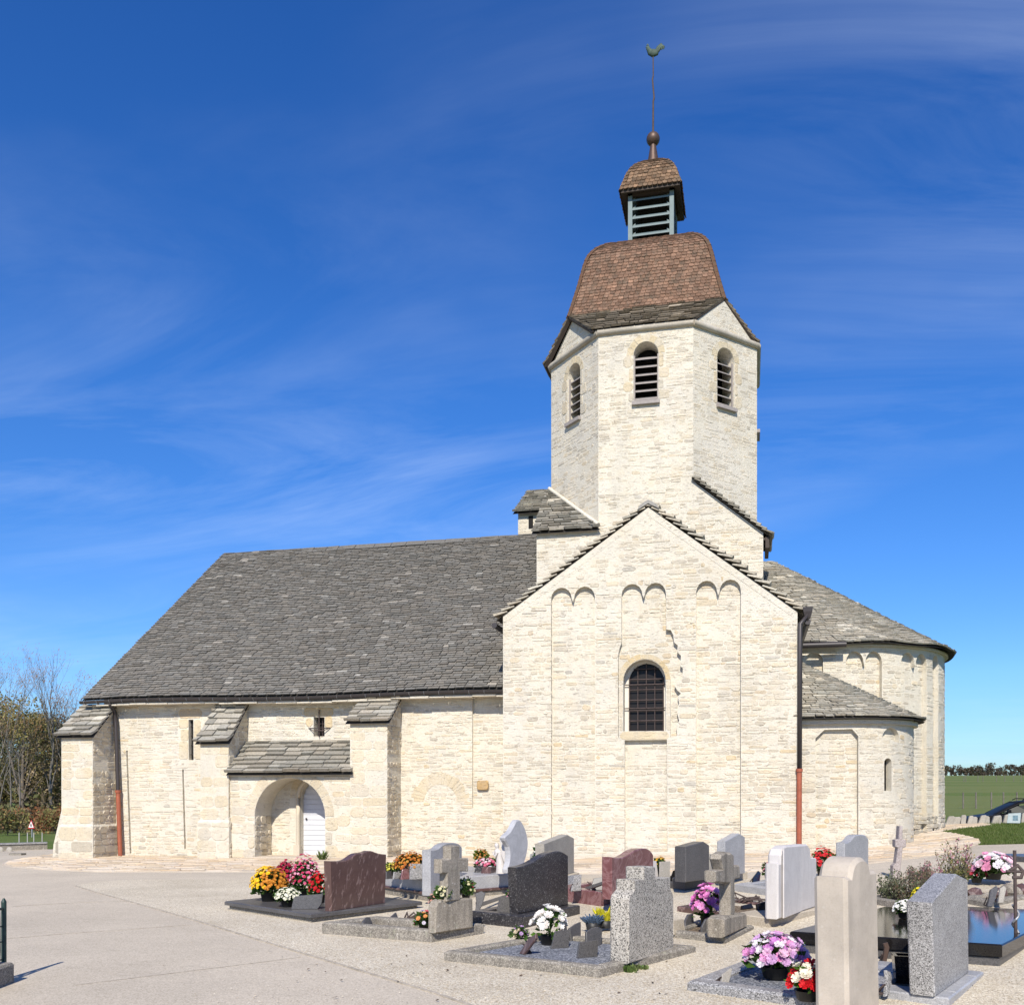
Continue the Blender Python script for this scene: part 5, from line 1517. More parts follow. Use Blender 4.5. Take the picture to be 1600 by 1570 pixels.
pot_plant(zp(613, 1368, z2), 'small yellow flower pot beside the orange mound on the pale blue grave', 'flowers', .11, .14, cols=((.75, .7, .12),), n=40, br=.022, seed=8, pot=(.08, .07), group='potted flowers on the graves')
for k, (px, lab, mt) in enumerate([([(604, 1373), (605, 1361), (613, 1360), (613, 1372)], 'leftmost of the small plaques on the pale blue grave, dark grey', MAT_GR_SLATE), ([(615, 1373), (617, 1362), (626, 1359), (626, 1372)], 'grey plaque second from the left on the pale blue grave', MAT_GR_GREY), ([(627, 1374), (630, 1360), (634, 1350), (641, 1350), (640, 1373)], 'pinkish arched plaque on the pale blue grave', MAT_RUBY), ([(640, 1374), (642, 1349), (664, 1349), (664, 1373)], 'wide plain grey plaque touching the pale blue headstone', MAT_GR_GREY)]):
    plaque(px, z2, lab, mt, .03, .15)

# ---- 3 old stone cross grave
g3 = grave((674, 1475), (503, 1461), (756, 1461), 'old weathered stone cross grave with a kerb of lichened concrete', square=False)
m = MB(); g3.kerb(m, .14, -.12, .155, ch=.02); m.build('kerb', MAT_CONC, g3.root)
m = MB(); g3.block(m, .14, g3.la - .14, .14, g3.lb - .14, -.1, .07, ch=.004); m.build('gravel_bed', MAT_GREYGRAVEL, g3.root, kind='stuff')
z3 = g3.z + .13
headstone(g3.root, [(680, 1458), (680, 1417), (684, 1408), (690, 1405), (739.5, 1403), (740, 1449)], z3, .13, MAT_CONCOLD, 'pedestal', .02)
A0 = zp(698, 1455, z3); B0 = zp(728, 1449, z3); d_ = (v2(B0) - v2(A0)).normalized()
cr = [(699, 1408), (699, 1364), (690, 1364), (690, 1342), (699, 1342), (704, 1340), (704, 1322), (711, 1320), (719, 1321), (719, 1340), (732.5, 1340), (732.5, 1361), (719.5, 1361), (719.5, 1406)]
P0 = zp(700, 1456, z3) + Vector((-d_.y, d_.x, 0)) * .0
A = [vplane(x, y, P0, d_) for x, y in cr]
m = MB(); prism(m, A, Vector((-d_.y, d_.x, 0)) * .12, .015); m.build('cross', MAT_CONCOLD, g3.root)
zb3 = g3.z + .07
for px, lab in (([(568, 1450), (570, 1440), (578, 1432), (582, 1432), (583, 1440), (578, 1447)], 'small dark tilted plaque on the gravel of the stone cross grave, furthest left'), ([(608, 1443), (611, 1434), (623, 1425), (624, 1434), (621, 1440)], 'small dark tilted plaque nearer the stone cross pedestal')):
    plaque(px, zb3, lab, MAT_GR_SLATE, .03, .3)
pot_plant(zp(664, 1453, zb3), 'small purple and orange flower posy at the foot of the stone cross', 'flowers', .12, .17, cols=((.35, .25, .6), (.7, .3, .1), (.6, .1, .15), (.7, .65, .75)), n=26, br=.026, seed=9, pot=(.07, .06), group='potted flowers on the graves')
pot_plant(zp(693, 1410, g3.z + .45), 'cream flowers on the left of the stone cross shaft', 'flowers', .08, .16, cols=((.75, .7, .45),), n=18, br=.022, seed=10, pot=(.05, .05), group='potted flowers on the graves')
pot_plant(zp(728, 1404, g3.z + .45), 'cream and red flowers on the right of the stone cross shaft', 'flowers', .09, .2, cols=((.75, .7, .4), (.65, .05, .1)), n=22, br=.022, seed=11, pot=(.05, .05), group='potted flowers on the graves')
pot_plant(zp(680, 1418, g3.z + .3), 'faded salmon flowers trailing down the left side of the cross pedestal', 'flowers', .08, .2, cols=((.6, .3, .22), (.55, .35, .28)), n=24, br=.02, seed=12, pot=None, group='potted flowers on the graves', nleaf=30)
# fallen black wreath stand
m = MB(); q = zp(630, 1440, zb3)
for k in range(5):
    m.tube([q + Vector((0, 0, .01)), q + Vector((.05 + .08 * k, .03 * k, .12)), q + Vector((.1 + .1 * k, .05 * k - .05, .02 + .02 * k))], .012, 5)
o = m.build('wreath_stand', MAT_IRON); tag(o, 'fallen dark metal wreath stand on the gravel of the stone cross grave', 'stand')

# ---- 4 dark speckled grave
g4 = grave((818, 1453), (736, 1444), (906, 1430), 'dark speckled granite grave with a wave topped headstone in the middle', square=False)
m = MB(); g4.block(m, 0, g4.la, 0, .16, -.1, .17); g4.block(m, 0, .16, .161, g4.lb, -.1, .17); g4.block(m, g4.la - .16, g4.la, .161, g4.lb - .161, -.1, .17); g4.block(m, .161, g4.la, g4.lb - .16, g4.lb, -.1, .17); m.build('kerb', MAT_GR_DARK, g4.root)
m = MB(); g4.block(m, .15, g4.la - .15, .15, g4.lb - .15, -.1, .10, ch=.004); m.build('soil', MAT_SOIL, g4.root, kind='stuff')
headstone(g4.root, [(809, 1427)] + curve_px([(805.5, 1355), (820, 1352), (834, 1346), (852, 1335), (866, 1330), (878, 1330), (888, 1336)], 4) + [(888, 1413)], g4.z + .17, .13, MAT_GR_DARK)
zb4 = g4.z + .10
for px, lab, lean in (([(742, 1424), (744, 1410), (742, 1396), (752, 1392), (758, 1396), (754, 1412), (748, 1424)], 'dark upright plaque at the left end of the dark speckled grave', .2), ([(752, 1416), (758, 1408), (798, 1395), (806, 1392), (804, 1397), (762, 1412)], 'long dark board leaning low over the dark speckled grave', .5), ([(775, 1428), (782, 1402), (806, 1400), (807, 1427)], 'grey brown open book plaque against the dark speckled headstone', .25)):
    plaque(px, zb4, lab, MAT_GR_SLATE, .03, lean)
pot_plant(zp(803, 1420, zb4), 'pale pink flowers touching the left edge of the dark speckled headstone', 'flowers', .09, .26, cols=((.75, .35, .45), (.7, .5, .55)), n=26, br=.024, seed=13, pot=(.06, .06), group='potted flowers on the graves')

# ---- 5 salt and pepper granite grave
g5 = grave((937, 1531), (694, 1504), (1087, 1490), 'grey speckled granite grave with a stepped headstone and white silk roses', square=False)
m = MB(); g5.kerb(m, .12, -.1, .12, ch=.02); m.build('kerb', MAT_CONC, g5.root)
m = MB(); g5.block(m, .12, g5.la - .12, .12, g5.lb - .12, -.1, .075, ch=.004); m.build('gravel_bed', MAT_BLUEGRAVEL, g5.root, kind='stuff')
z5 = g5.z + .10
prof5 = [(982, 1506), (982, 1405), (984, 1398), (991, 1390), (991, 1374), (1006, 1373.5), (1006, 1354), (1024.5, 1353), (1024.5, 1371), (1048, 1370), (1048, 1386), (1051, 1393), (1053, 1399), (1053, 1483)]
headstone(g5.root, prof5, z5, .2, MAT_GR_SALT, ch=.016)
zb5 = g5.z + .075
pot_plant(zp(858, 1475, zb5), 'black pot of white silk roses on the blue gravel of the stepped headstone grave', 'flowers', .17, .3, cols=((.88, .85, .8), (.85, .8, .74)), n=30, br=.048, seed=14, pot=(.1, .1), single=1, petals=6, dome=.75, leafcol=((1.1, 1.3, .6), (.9, 1.2, .5)), leafsize=.075, nleaf=90, group='potted flowers on the graves')
pot_plant(zp(812, 1472, zb5), 'faded mauve pansies left of the white silk roses', 'flowers', .08, .12, cols=((.45, .3, .5), (.6, .5, .35)), n=16, br=.026, seed=15, pot=(.05, .05), group='potted flowers on the graves')
for px, lab, lean in (([(811, 1489), (820, 1466), (829, 1459), (831, 1466), (818, 1491)], 'brown wedge plaque leaning left of the white silk roses', .25), ([(861, 1482), (870, 1455), (893, 1452), (889, 1480)], 'brown grey plaque right in front of the white silk roses', .2), ([(893, 1470), (894, 1450), (905, 1443), (912, 1440), (908, 1466)], 'narrow dark plaque behind the brown grey one, right of the white roses', .2), ([(917, 1480), (920, 1456), (930, 1450), (938, 1448), (945, 1451), (940, 1476)], 'arched grey plaque right of the white silk roses', .2), ([(902, 1497), (908, 1472), (938, 1468), (934, 1494)], 'low brown plaque in front of the arched grey one', .2), ([(880, 1462), (884, 1440), (888, 1437), (887, 1460)], 'slim dark plaque edge behind the white silk roses', .15)):
    plaque(px, zb5, lab, MAT_GR_SLATE if 'dark' in lab or 'grey' in lab else MAT_BROWN, .03, lean)
def spiky(pos, label, col, r, h, seed):
    rnd = random.Random(seed); m = MB(); pos = Vector(pos)
    root = thing('heather_pot', pos, label, 'flowers')
    for _ in range(110):
        a = rnd.uniform(0, 6.28); q = r * math.sqrt(rnd.random())
        b = pos + Vector((math.cos(a) * q * .5, math.sin(a) * q * .5, .05)); t = pos + Vector((math.cos(a) * q * 1.3, math.sin(a) * q * 1.3, h * rnd.uniform(.7, 1.1)))
        k = rnd.uniform(.6, 1.3)
        m.tube([b, b.lerp(t, .5) + Vector((0, 0, .02)), t], [.008, .012, .003], 4, col=tuple(x * k for x in col))
    m.build('sprigs', MAT_PETAL, root, kind='stuff')
    m = MB(); m.lathe(pos, [(.07, 0), (.09, .09), (.08, .09)], 12); m.build('pot', MAT_PLASTIC, root)
spiky(zp(926, 1452, g5.z + .1), 'blue grey dyed heather behind the stepped headstone grave', (.09, .14, .22), .12, .16, 1)
spiky(zp(946, 1449, g5.z + .1), 'yellow dyed heather right of the blue heather', (.6, .55, .03), .12, .22, 2)
pot_plant(zp(966, 1447, g5.z + .1), 'red flowers peeping out left of the stepped headstone', 'flowers', .09, .14, cols=((.6, .02, .02),), n=26, br=.03, seed=16, pot=(.07, .08), group='potted flowers on the graves')

# ---- 6 red granite grave
g6 = grave((939, 1418), (868, 1408), (1030, 1396), 'polished red granite grave with a wave topped headstone', square=False)
m = MB(); g6.kerb(m, .2, -.1, .22); m.build('kerb', MAT_RUBY, g6.root)
m = MB(); g6.block(m, .19, g6.la - .19, .19, g6.lb - .19, -.1, .14, ch=.004); m.build('gravel_bed', MAT_GREYGRAVEL, g6.root, kind='stuff')
headstone(g6.root, [(956, 1405)] + curve_px([(956, 1338.5), (970, 1340), (981, 1336), (993, 1328), (1007, 1325), (1016, 1328), (1021, 1335)], 4) + [(1021, 1391)], g6.z + .2, .15, MAT_RUBY)
zb6 = g6.z + .22
for px, lab in (([(893, 1392), (902, 1368), (914, 1366), (908, 1391)], 'pale framed plaque leaning at the left of the red granite grave'), ([(922, 1390), (928, 1372), (944, 1370), (942, 1390)], 'dark tilted plaque beside the red headstone'), ([(913, 1386), (940, 1374), (944, 1377), (920, 1389)], 'thin grey board lying across the red granite grave')):
    plaque(px, zb6, lab, MAT_GR_GREY if 'pale' in lab else MAT_GR_SLATE, .03, .35)

# ---- 7 dark grey headstone with pointed top
g7 = grave((1070, 1393), (1038, 1388), (1111, 1387), 'dark grey granite grave with a pointed headstone and flared side', square=False)
m = MB(); g7.block(m, 0, .34, 0, g7.lb, -.1, .2); m.build('base', MAT_GR_SLATE, g7.root)
m = MB(); g7.block(m, .341, 1.9, 0, g7.lb, -.1, .12); m.build('slab', MAT_GR_SLATE, g7.root)
headstone(g7.root, [(1071.5, 1378), (1071.5, 1322.5), (1100, 1314.5), (1108.5, 1320), (1108.5, 1373)], g7.z + .2, .2, MAT_GR_SLATE)
z7 = g7.z + .12
for px, lab, mt in (([(1020, 1372), (1021, 1344), (1029, 1345), (1029, 1371)], 'small white plaque left of the dark pointed headstone', MAT_WHITEMARBLE), ([(1031, 1372), (1034, 1346), (1050, 1345), (1047, 1371)], 'beige tilted plaque between the red and the dark pointed headstones', MAT_GR_BEIGE), ([(1046, 1376), (1052, 1360), (1058, 1358), (1056, 1376)], 'black plaque just left of the dark pointed headstone', MAT_GR_BLACK)):
    plaque(px, z7, lab, mt, .03, .15)
pot_plant(zp(1030, 1366, z7), 'small yellow flower pot between the red and the dark pointed headstones', 'flowers', .12, .22, cols=((.7, .45, .05), (.6, .3, .05)), n=40, br=.022, seed=17, pot=(.08, .1), group='potted flowers on the graves')

# ---- 8 pale grey headstone with pointed top
g8 = grave((1140, 1379), (1092, 1372), (1168, 1374), 'pale grey granite headstone with a pointed top behind the old cross', square=False)
m = MB(); g8.block(m, 0, .4, 0, g8.lb, -.1, .16); m.build('base', MAT_BEIGE, g8.root)
m = MB(); g8.block(m, .401, 1.8, .1, g8.lb - .1, -.1, .1); m.build('slab', MAT_GR_BLUE, g8.root)
headstone(g8.root, [(1133, 1370), (1133, 1314), (1155, 1301.5), (1164, 1307), (1164, 1364)], g8.z + .16, .14, MAT_GR_BLUE)
plaque([(1108, 1364), (1110, 1334), (1119, 1333), (1117, 1363)], g8.z + .1, 'tall beige plaque between the dark and the pale pointed headstones', MAT_GR_BEIGE, .04, .05)

# ---- 9 old cross with carved head
g9 = grave((1133, 1477), (1040, 1466), (1178, 1454), 'weathered stone cross with a carved head on a rough block, right of the stepped headstone', square=False)
m = MB(); g9.kerb(m, .13, -.12, .1, ch=.02); m.build('kerb', MAT_CONC, g9.root)
m = MB(); g9.block(m, .13, g9.la - .13, .13, g9.lb - .13, -.1, .06, ch=.004); m.build('gravel_bed', MAT_SOIL, g9.root, kind='stuff')
z9 = g9.z + .1
headstone(g9.root, [(1132, 1465), (1131, 1436), (1136, 1431), (1167, 1426), (1168, 1448)], z9, .2, MAT_CONCOLD, 'pedestal', .025)
A0 = zp(1132, 1465, z9); B0 = zp(1168, 1449, z9); d_ = (v2(B0) - v2(A0)).normalized(); P0 = A0 + Vector((-d_.y, d_.x, 0)) * .04
cr = [(1141, 1432), (1141, 1380), (1130, 1380), (1118.5, 1378), (1118, 1360), (1130, 1358), (1128, 1350), (1125.5, 1342), (1127, 1334), (1131, 1333), (1134, 1330), (1138, 1333), (1143, 1331), (1147, 1335), (1147, 1352), (1156, 1351), (1157, 1372), (1148, 1374), (1149, 1428)]
A = [vplane(x, y, P0, d_) for x, y in cr]
m = MB(); prism(m, A, Vector((-d_.y, d_.x, 0)) * .13, .02); m.build('cross', MAT_CONCOLD, g9.root)
zb9 = g9.z + .06
for px, lab, mt in (([(1053, 1460), (1055, 1438), (1071, 1435), (1071, 1456)], 'beige plaque between the stepped headstone and the carved cross', MAT_BEIGE), ([(1071, 1452), (1074, 1438), (1080, 1428), (1086, 1427), (1085, 1447)], 'dark rounded plaque left of the pink roses', MAT_GR_SLATE), ([(1096, 1462), (1098, 1448), (1105, 1436), (1111, 1433), (1109, 1461)], 'grey curved plaque below the pink roses', MAT_GR_SLATE), ([(1112, 1464), (1110, 1442), (1124, 1432), (1131, 1438), (1131, 1463)], 'light grey plaque standing against the carved cross block', MAT_GR_GREY)):
    plaque(px, zb9, lab, mt, .035, .15)
pot_plant(zp(1106, 1450, zb9), 'tall bunch of pink silk roses beside the carved stone cross', 'flowers', .165, .36, cols=((.72, .25, .55), (.78, .36, .62), (.6, .16, .42)), n=58, br=.045, seed=18, pot=(.09, .16), single=1, petals=6, leafcol=((1, 1.2, .6), (.5, .7, .3)), leafsize=.06, nleaf=140, group='potted flowers on the graves')
# ---- 10 white stepped marble headstone
g10 = grave((1204, 1449), (1058, 1426), (1283, 1427), 'double grave with a tall stepped white marble headstone on a beige base', square=False)
m = MB(); g10.block(m, -.04, .5, -.1, g10.lb + .06, -.1, .13); m.build('base', MAT_BEIGE, g10.root)
m = MB(); g10.kerb(m, .13, -.1, .1, i0=.51); m.build('kerb', MAT_BROWN, g10.root)
m = MB(); g10.block(m, .64, g10.la - .13, .14, g10.lb - .14, -.1, .06, ch=.004); m.build('soil', MAT_SOIL, g10.root, kind='stuff')
headstone(g10.root, [(1216, 1436), (1216, 1349), (1220, 1348.5), (1220, 1336), (1223, 1326), (1229, 1321), (1262, 1318.5), (1266, 1325), (1267, 1339), (1276, 1340), (1276, 1416)], g10.z + .13, .16, MAT_WHITEMARBLE, ch=.02)
A0, d_, n_, m = headstone(g10.root, [(1225, 1434), (1225, 1325), (1229, 1323), (1262, 1320.5), (1265, 1418)], g10.z + .135, .02, MAT_WHITEMARBLE, None, .004, push=-.002)
m.build('raised_panel', MAT_WHITEMARBLE, g10.root)
zb10 = g10.z + .07
for px, lab in (([(1160, 1420), (1162, 1414), (1176, 1411), (1178, 1418)], 'low black plaque on the soil behind the carved cross'), ([(1186, 1430), (1188, 1412), (1202, 1408), (1202, 1428)], 'black plaque in the shade left of the white stepped headstone')):
    plaque(px, zb10, lab, MAT_GR_BLACK, .04, .3)
rnd = random.Random(5)
m = MB(); q0 = zp(1150, 1412, zb10)
for k in range(26):
    a = q0 + Vector((rnd.uniform(-.1, .75), rnd.uniform(-.1, .25), .02)); m.tube([a, a + Vector((rnd.uniform(-.12, .12), rnd.uniform(-.08, .08), rnd.uniform(.02, .12))), a + Vector((rnd.uniform(-.2, .2), rnd.uniform(-.1, .1), rnd.uniform(0, .06)))], .012, 5)
o = m.build('withered_wreath', MAT_IRON, None, kind=None); tag(o, 'dark withered wreath lying across the grave behind the carved cross', 'wreath')
# ---- pale blue slab grave behind it, with a curved stone
g14 = grave((1276, 1413), (1148, 1394), (1352, 1388), 'low pale blue granite grave behind the white headstone with a small curved blue stone', square=False)
m = MB(); g14.kerb(m, .2, -.1, .14); m.build('kerb', MAT_GR_BLUE, g14.root)
m = MB(); g14.block(m, .2, g14.la - .2, .2, g14.lb - .2, -.1, .08, ch=.004); m.build('gravel_bed', MAT_BLUEGRAVEL, g14.root, kind='stuff')
headstone(g14.root, [(1320, 1392)] + curve_px([(1320, 1316), (1326, 1315), (1331, 1311), (1336, 1305), (1345, 1303.5), (1353, 1305), (1357, 1310)], 3) + [(1357, 1384)], g14.z + .14, .13, MAT_GR_BLUE)
plaque([(1176, 1380), (1181, 1371), (1193, 1360), (1195, 1364), (1187, 1378)], g14.z + .12, 'black tilted plaque left of the white stepped headstone', MAT_GR_BLACK, .03, .5)
pot_plant(zp(1286, 1368, g14.z + .14), 'loose bright red flowers between the white headstone and the near pillar', 'flowers', .2, .38, cols=((.6, .02, .03), (.7, .05, .05)), n=90, br=.03, seed=21, pot=(.1, .1), group='potted flowers on the graves')
pot_plant(zp(1300, 1366, g14.z + .14), 'small olive leaved shrub in a pot behind the red flowers', 'flowers', .14, .3, cols=((.3, .25, .06),), n=20, br=.02, seed=22, pot=(.08, .1), leafcol=((1.5, 1.2, .8),), group='potted flowers on the graves')
pot_plant(zp(1200, 1372, g14.z + .14), 'few pink flowers behind the left wing of the white headstone', 'flowers', .08, .2, cols=((.7, .25, .35),), n=18, br=.026, seed=23, pot=(.06, .07), group='potted flowers on the graves')

# ---- 11 near pillar headstone
g11 = grave((1340, 1590), (1074, 1551), (1420, 1530), 'grey granite kerbed grave with the tall round topped limestone pillar headstone', square=False)
m = MB(); g11.kerb(m, .16, -.1, .11, ch=.02); m.build('kerb', MAT_GR_GREY, g11.root)
m = MB(); g11.block(m, .16, g11.la - .16, .16, g11.lb - .16, -.1, .075, ch=.004); m.build('gravel_bed', MAT_BLUEGRAVEL, g11.root, kind='stuff')
pf = [(1326, 1600), (1323, 1371), (1330, 1370)] + curve_px([(1331, 1362), (1334, 1350), (1340, 1342), (1347, 1339), (1354, 1341), (1359, 1349), (1361, 1361)], 3) + [(1371, 1360), (1375, 1578)]
headstone(g11.root, pf, g11.z + .0, .26, MAT_PILLAR, ch=.03)
zb11 = g11.z + .085
pot_plant(zp(1212, 1527, zb11), 'large mixed bouquet of lilac and pink silk flowers left of the tall pillar headstone', 'flowers', .26, .27, cols=((.62, .38, .62), (.72, .3, .55), (.75, .5, .65), (.8, .74, .78), (.5, .2, .5)), n=110, br=.043, seed=24, pot=(.13, .1), single=1, petals=7, dome=.85, leafcol=((.35, .5, .25), (.5, .7, .35)), leafsize=.11, nleaf=110, group='potted flowers on the graves')
pot_plant(zp(1262, 1562, zb11), 'red and white silk roses at the foot of the tall pillar headstone', 'flowers', .13, .2, cols=((.55, .01, .015), (.6, .015, .02), (.8, .75, .6)), n=36, br=.045, seed=25, pot=(.1, .08), single=1, petals=6, leafcol=((.9, 1.2, .5),), leafsize=.07, nleaf=70, group='potted flowers on the graves')
plaque([(1128, 1536), (1134, 1522), (1149, 1513), (1151, 1515), (1140, 1534)], zb11, 'single beige plaque beside the lilac and pink bouquet', MAT_GR_BEIGE, .03, .5)

# ---- 12 grey granite slanted headstone
g12 = grave((1483, 1577), (1300, 1552), (1537, 1527), 'grey granite headstone with a slanted top at the right front', square=False)
m = MB(); g12.kerb(m, .27, -.1, .09); m.build('kerb', MAT_GR_BLUE, g12.root)
m = MB(); g12.block(m, .27, g12.la - .27, .27, g12.lb - .27, -.1, .07, ch=.004); m.build('soil', MAT_SOIL, g12.root, kind='stuff')
headstone(g12.root, [(1461, 1557), (1456, 1410), (1495, 1365), (1512, 1374), (1513.5, 1519)], g12.z + .09, .19, MAT_GR_GREY, ch=.01)
zb12 = g12.z + .065
plaque([(1385, 1556), (1391, 1532), (1393, 1516), (1398, 1518), (1399, 1526), (1390, 1554)], zb12, 'slim pale plaque stuck in the soil between the pillar and the slanted headstone', MAT_GR_GREY, .03, .2)
m = MB(); q = zp(1420, 1535, zb12)
r12 = thing('planter', q, 'black stone planter in the shade left of the slanted granite headstone', 'planter')
m.rings([[q + Vector((a * w, b_ * w * .7, h)) for a, b_ in ((-1, -1), (1, -1), (1, 1), (-1, 1))] for w, h in ((.11, 0), (.13, .24), (.10, .24), (.10, .2))]); m.build('box', MAT_GR_BLACK, r12)
# ---- 13 black polished grave
g13 = grave((1566, 1514), (1234, 1491), (1660, 1444), 'long black polished granite grave reflecting the sky at the right', square=False)
m = MB(); g13.block(m, .03, g13.la - .03, .03, g13.lb - .03, -.1, .11); m.build('base', MAT_GR_SLATE, g13.root)
m = MB(); g13.block(m, 0, g13.la, 0, g13.lb, .115, .23); m.build('slab', MAT_GR_BLACK, g13.root)
m = MB(); g13.block(m, .0, g13.la * .9, g13.lb + .01, g13.lb + .75, -.1, .2); m.build('second_slab', MAT_GR_BLACK, g13.root)
z13 = g13.z + .235
pot_plant(zp(1414, 1434, z13), 'white chrysanthemums with orange flowers behind on the black polished slab', 'flowers', .12, .13, cols=lambda d, r: (.85, .83, .78) if d.y < .25 else (.7, .15, .03), n=70, br=.026, seed=26, pot=(.08, .07), group='potted flowers on the graves')
pot_plant(zp(1442, 1418, z13), 'bright yellow chrysanthemums half hidden behind the slanted granite headstone', 'flowers', .13, .18, cols=((.75, .62, .03),), n=80, br=.024, seed=27, pot=(.09, .08), group='potted flowers on the graves')
plaque([(1379, 1506), (1383, 1480), (1381, 1474), (1388, 1472), (1391, 1480), (1385, 1506)], g13.z, 'small bronze figure plaque on a stake beside the black slab', MAT_BALL, .03, .05)
# iron cross on a post
q = zp(1587, 1462, g13.z + .2)
r = thing('iron_cross', q, 'thin dark wrought iron grave cross rising at the right edge', 'cross')
m = MB(); zt_ = vplane(1585, 1328, q, Vector((1, 0))).z; zcx = vplane(1585, 1361, q, Vector((1, 0))).z
m.tube([q, q + Vector((.0, 0, .1)), Vector((q.x - .01, q.y, zt_))], .017, 6); m.build('post', MAT_IRON, r)
m = MB(); m.tube([(q.x - .03, q.y, zcx - .06), (q.x + .05, q.y, zcx - .06), (q.x + .07, q.y, zcx), (q.x + .02, q.y, zcx + .06), (q.x - .05, q.y, zcx + .01)], .02, 6); m.tube([(q.x - .09, q.y, zcx), (q.x + .1, q.y, zcx)], .016, 6); m.build('cross_arm', MAT_IRON, r)
m = MB()
for k in range(10):
    a = k * .9; m.tube([(q.x + .03 * math.cos(a), q.y + .03 * math.sin(a), q.z + .03 + k * .028), (q.x + .03 * math.cos(a + .9), q.y + .03 * math.sin(a + .9), q.z + .06 + k * .028)], .012, 5)
m.build('chain', MAT_STEEL, r)

# ---- 17 sculpted grey marble grave with an angel
g17 = grave((781, 1392), (731, 1385), (838, 1381), 'pale veined marble grave with a tall curved wing shaped stone and dark ledge', square=False)
m = MB(); g17.block(m, .04, g17.la + .4, .04, g17.lb - .04, -.1, .11); m.build('foundation', MAT_CONC, g17.root)
m = MB(); g17.block(m, .02, g17.la + .42, .02, g17.lb - .02, .11, .15); m.build('dark_course', MAT_GR_BLACK, g17.root)
m = MB(); g17.block(m, 0, g17.la + .44, 0, g17.lb, .15, .28); m.build('slab', MAT_GREYMARBLE, g17.root)
m = MB(); g17.block(m, .1, .62, .12, g17.lb - .1, .28, .4); m.build('step', MAT_GREYMARBLE, g17.root)
wing = [(793, 1364)] + curve_px([(792.5, 1358), (796.5, 1341), (795, 1323), (788, 1309), (797, 1299), (803, 1289), (807, 1281.5), (814, 1281.5), (821, 1294), (825.5, 1313), (824, 1332), (819, 1350)], 3) + [(814, 1361)]
headstone(g17.root, wing, g17.z + .4, .1, MAT_GREYMARBLE, 'wing_stone', .02)
z17 = g17.z + .28
q = zp(783, 1364, z17 + .1)
st = thing('angel_statue', q, 'small white angel statue with folded hands and raised wings before the wing shaped stone', 'statue')
S_ = .0085                                                # metres per survey pixel at this distance
S_ = (q - Vector((0, 0, EYE))).to_2d().length / F_PX
m = MB(); H_ = 50 * S_
rgs = []
for h, rx, ry, ox in ((0, .17, .14, .0), (.12, .155, .13, -.0), (.35, .12, .11, -.03), (.55, .115, .10, -.07), (.66, .13, .10, -.09), (.72, .12, .085, -.10), (.755, .05, .05, -.115), (.78, .048, .05, -.125), (.82, .066, .072, -.135), (.87, .075, .08, -.14), (.92, .06, .065, -.14), (.945, .02, .02, -.14)):
    rgs.append([q + Vector((ox * H_ + math.cos(2 * math.pi * k / 14) * rx * H_ * (1 + .06 * math.cos(k * 2.5) * (h < .6)), math.sin(2 * math.pi * k / 14) * ry * H_, h * H_)) for k in range(14)])
m.rings(rgs, smooth=True)
for s in (-1, 1):                                          # arms bent to folded hands
    m.tube([q + Vector((-.10 * H_, s * .11 * H_, .66 * H_)), q + Vector((-.14 * H_, s * .13 * H_, .52 * H_)), q + Vector((-.24 * H_, s * .03 * H_, .6 * H_))], [.045 * H_, .04 * H_, .025 * H_], 8)
m.tube([q + Vector((-.23 * H_, 0, .58 * H_)), q + Vector((-.27 * H_, 0, .68 * H_))], [.03 * H_, .012 * H_], 6)
m.build('figure', MAT_WHITEMARBLE, st)
for s in (-1, 1):
    m = MB(); W = [(0, .62), (.02, .8), (-.02, .95), (-.06, 1.06), (.0, 1.08), (.08, .95), (.14, .75), (.16, .5), (.15, .25), (.08, .4)]
    A = [q + Vector(((x + .02) * H_, s * (.06 + .1 * x) * H_, z * H_)) for x, z in W]
    prism(m, A, Vector((0, s * .04 * H_, 0)), .004); m.build('wing', MAT_WHITEMARBLE, st)
plaque([(740, 1368), (743, 1353), (765, 1354), (763, 1368)], z17, 'dark speckled planter block left on the marble grave', MAT_GR_DARK, .2, 0, feet=False)
plaque([(765, 1368), (768, 1354), (791, 1353), (790, 1362)], z17 + .02, 'dark reddish polished ledge below the angel', MAT_BROWN, .16, 0, feet=False)
plaque([(760, 1368), (758, 1361), (763, 1353), (768, 1352), (770, 1368)], z17, 'pale heart shaped plaque between the dark blocks of the marble grave', MAT_GREYMARBLE, .03, .1, feet=False)
pot_plant(zp(752, 1352, z17 + .08), 'orange leafy plant at the left of the angel', 'flowers', .13, .22, cols=((.55, .22, .06), (.6, .3, .1)), n=50, br=.022, seed=31, pot=(.08, .08), leafcol=((1.2, 1.2, .5),), group='potted flowers on the graves')
pot_plant(zp(760, 1358, z17 + .08), 'pink and white flower cushion in front of the angel', 'flowers', .2, .13, cols=((.7, .25, .35), (.78, .6, .62), (.6, .12, .2)), n=80, br=.026, seed=32, pot=(.1, .06), group='potted flowers on the graves')
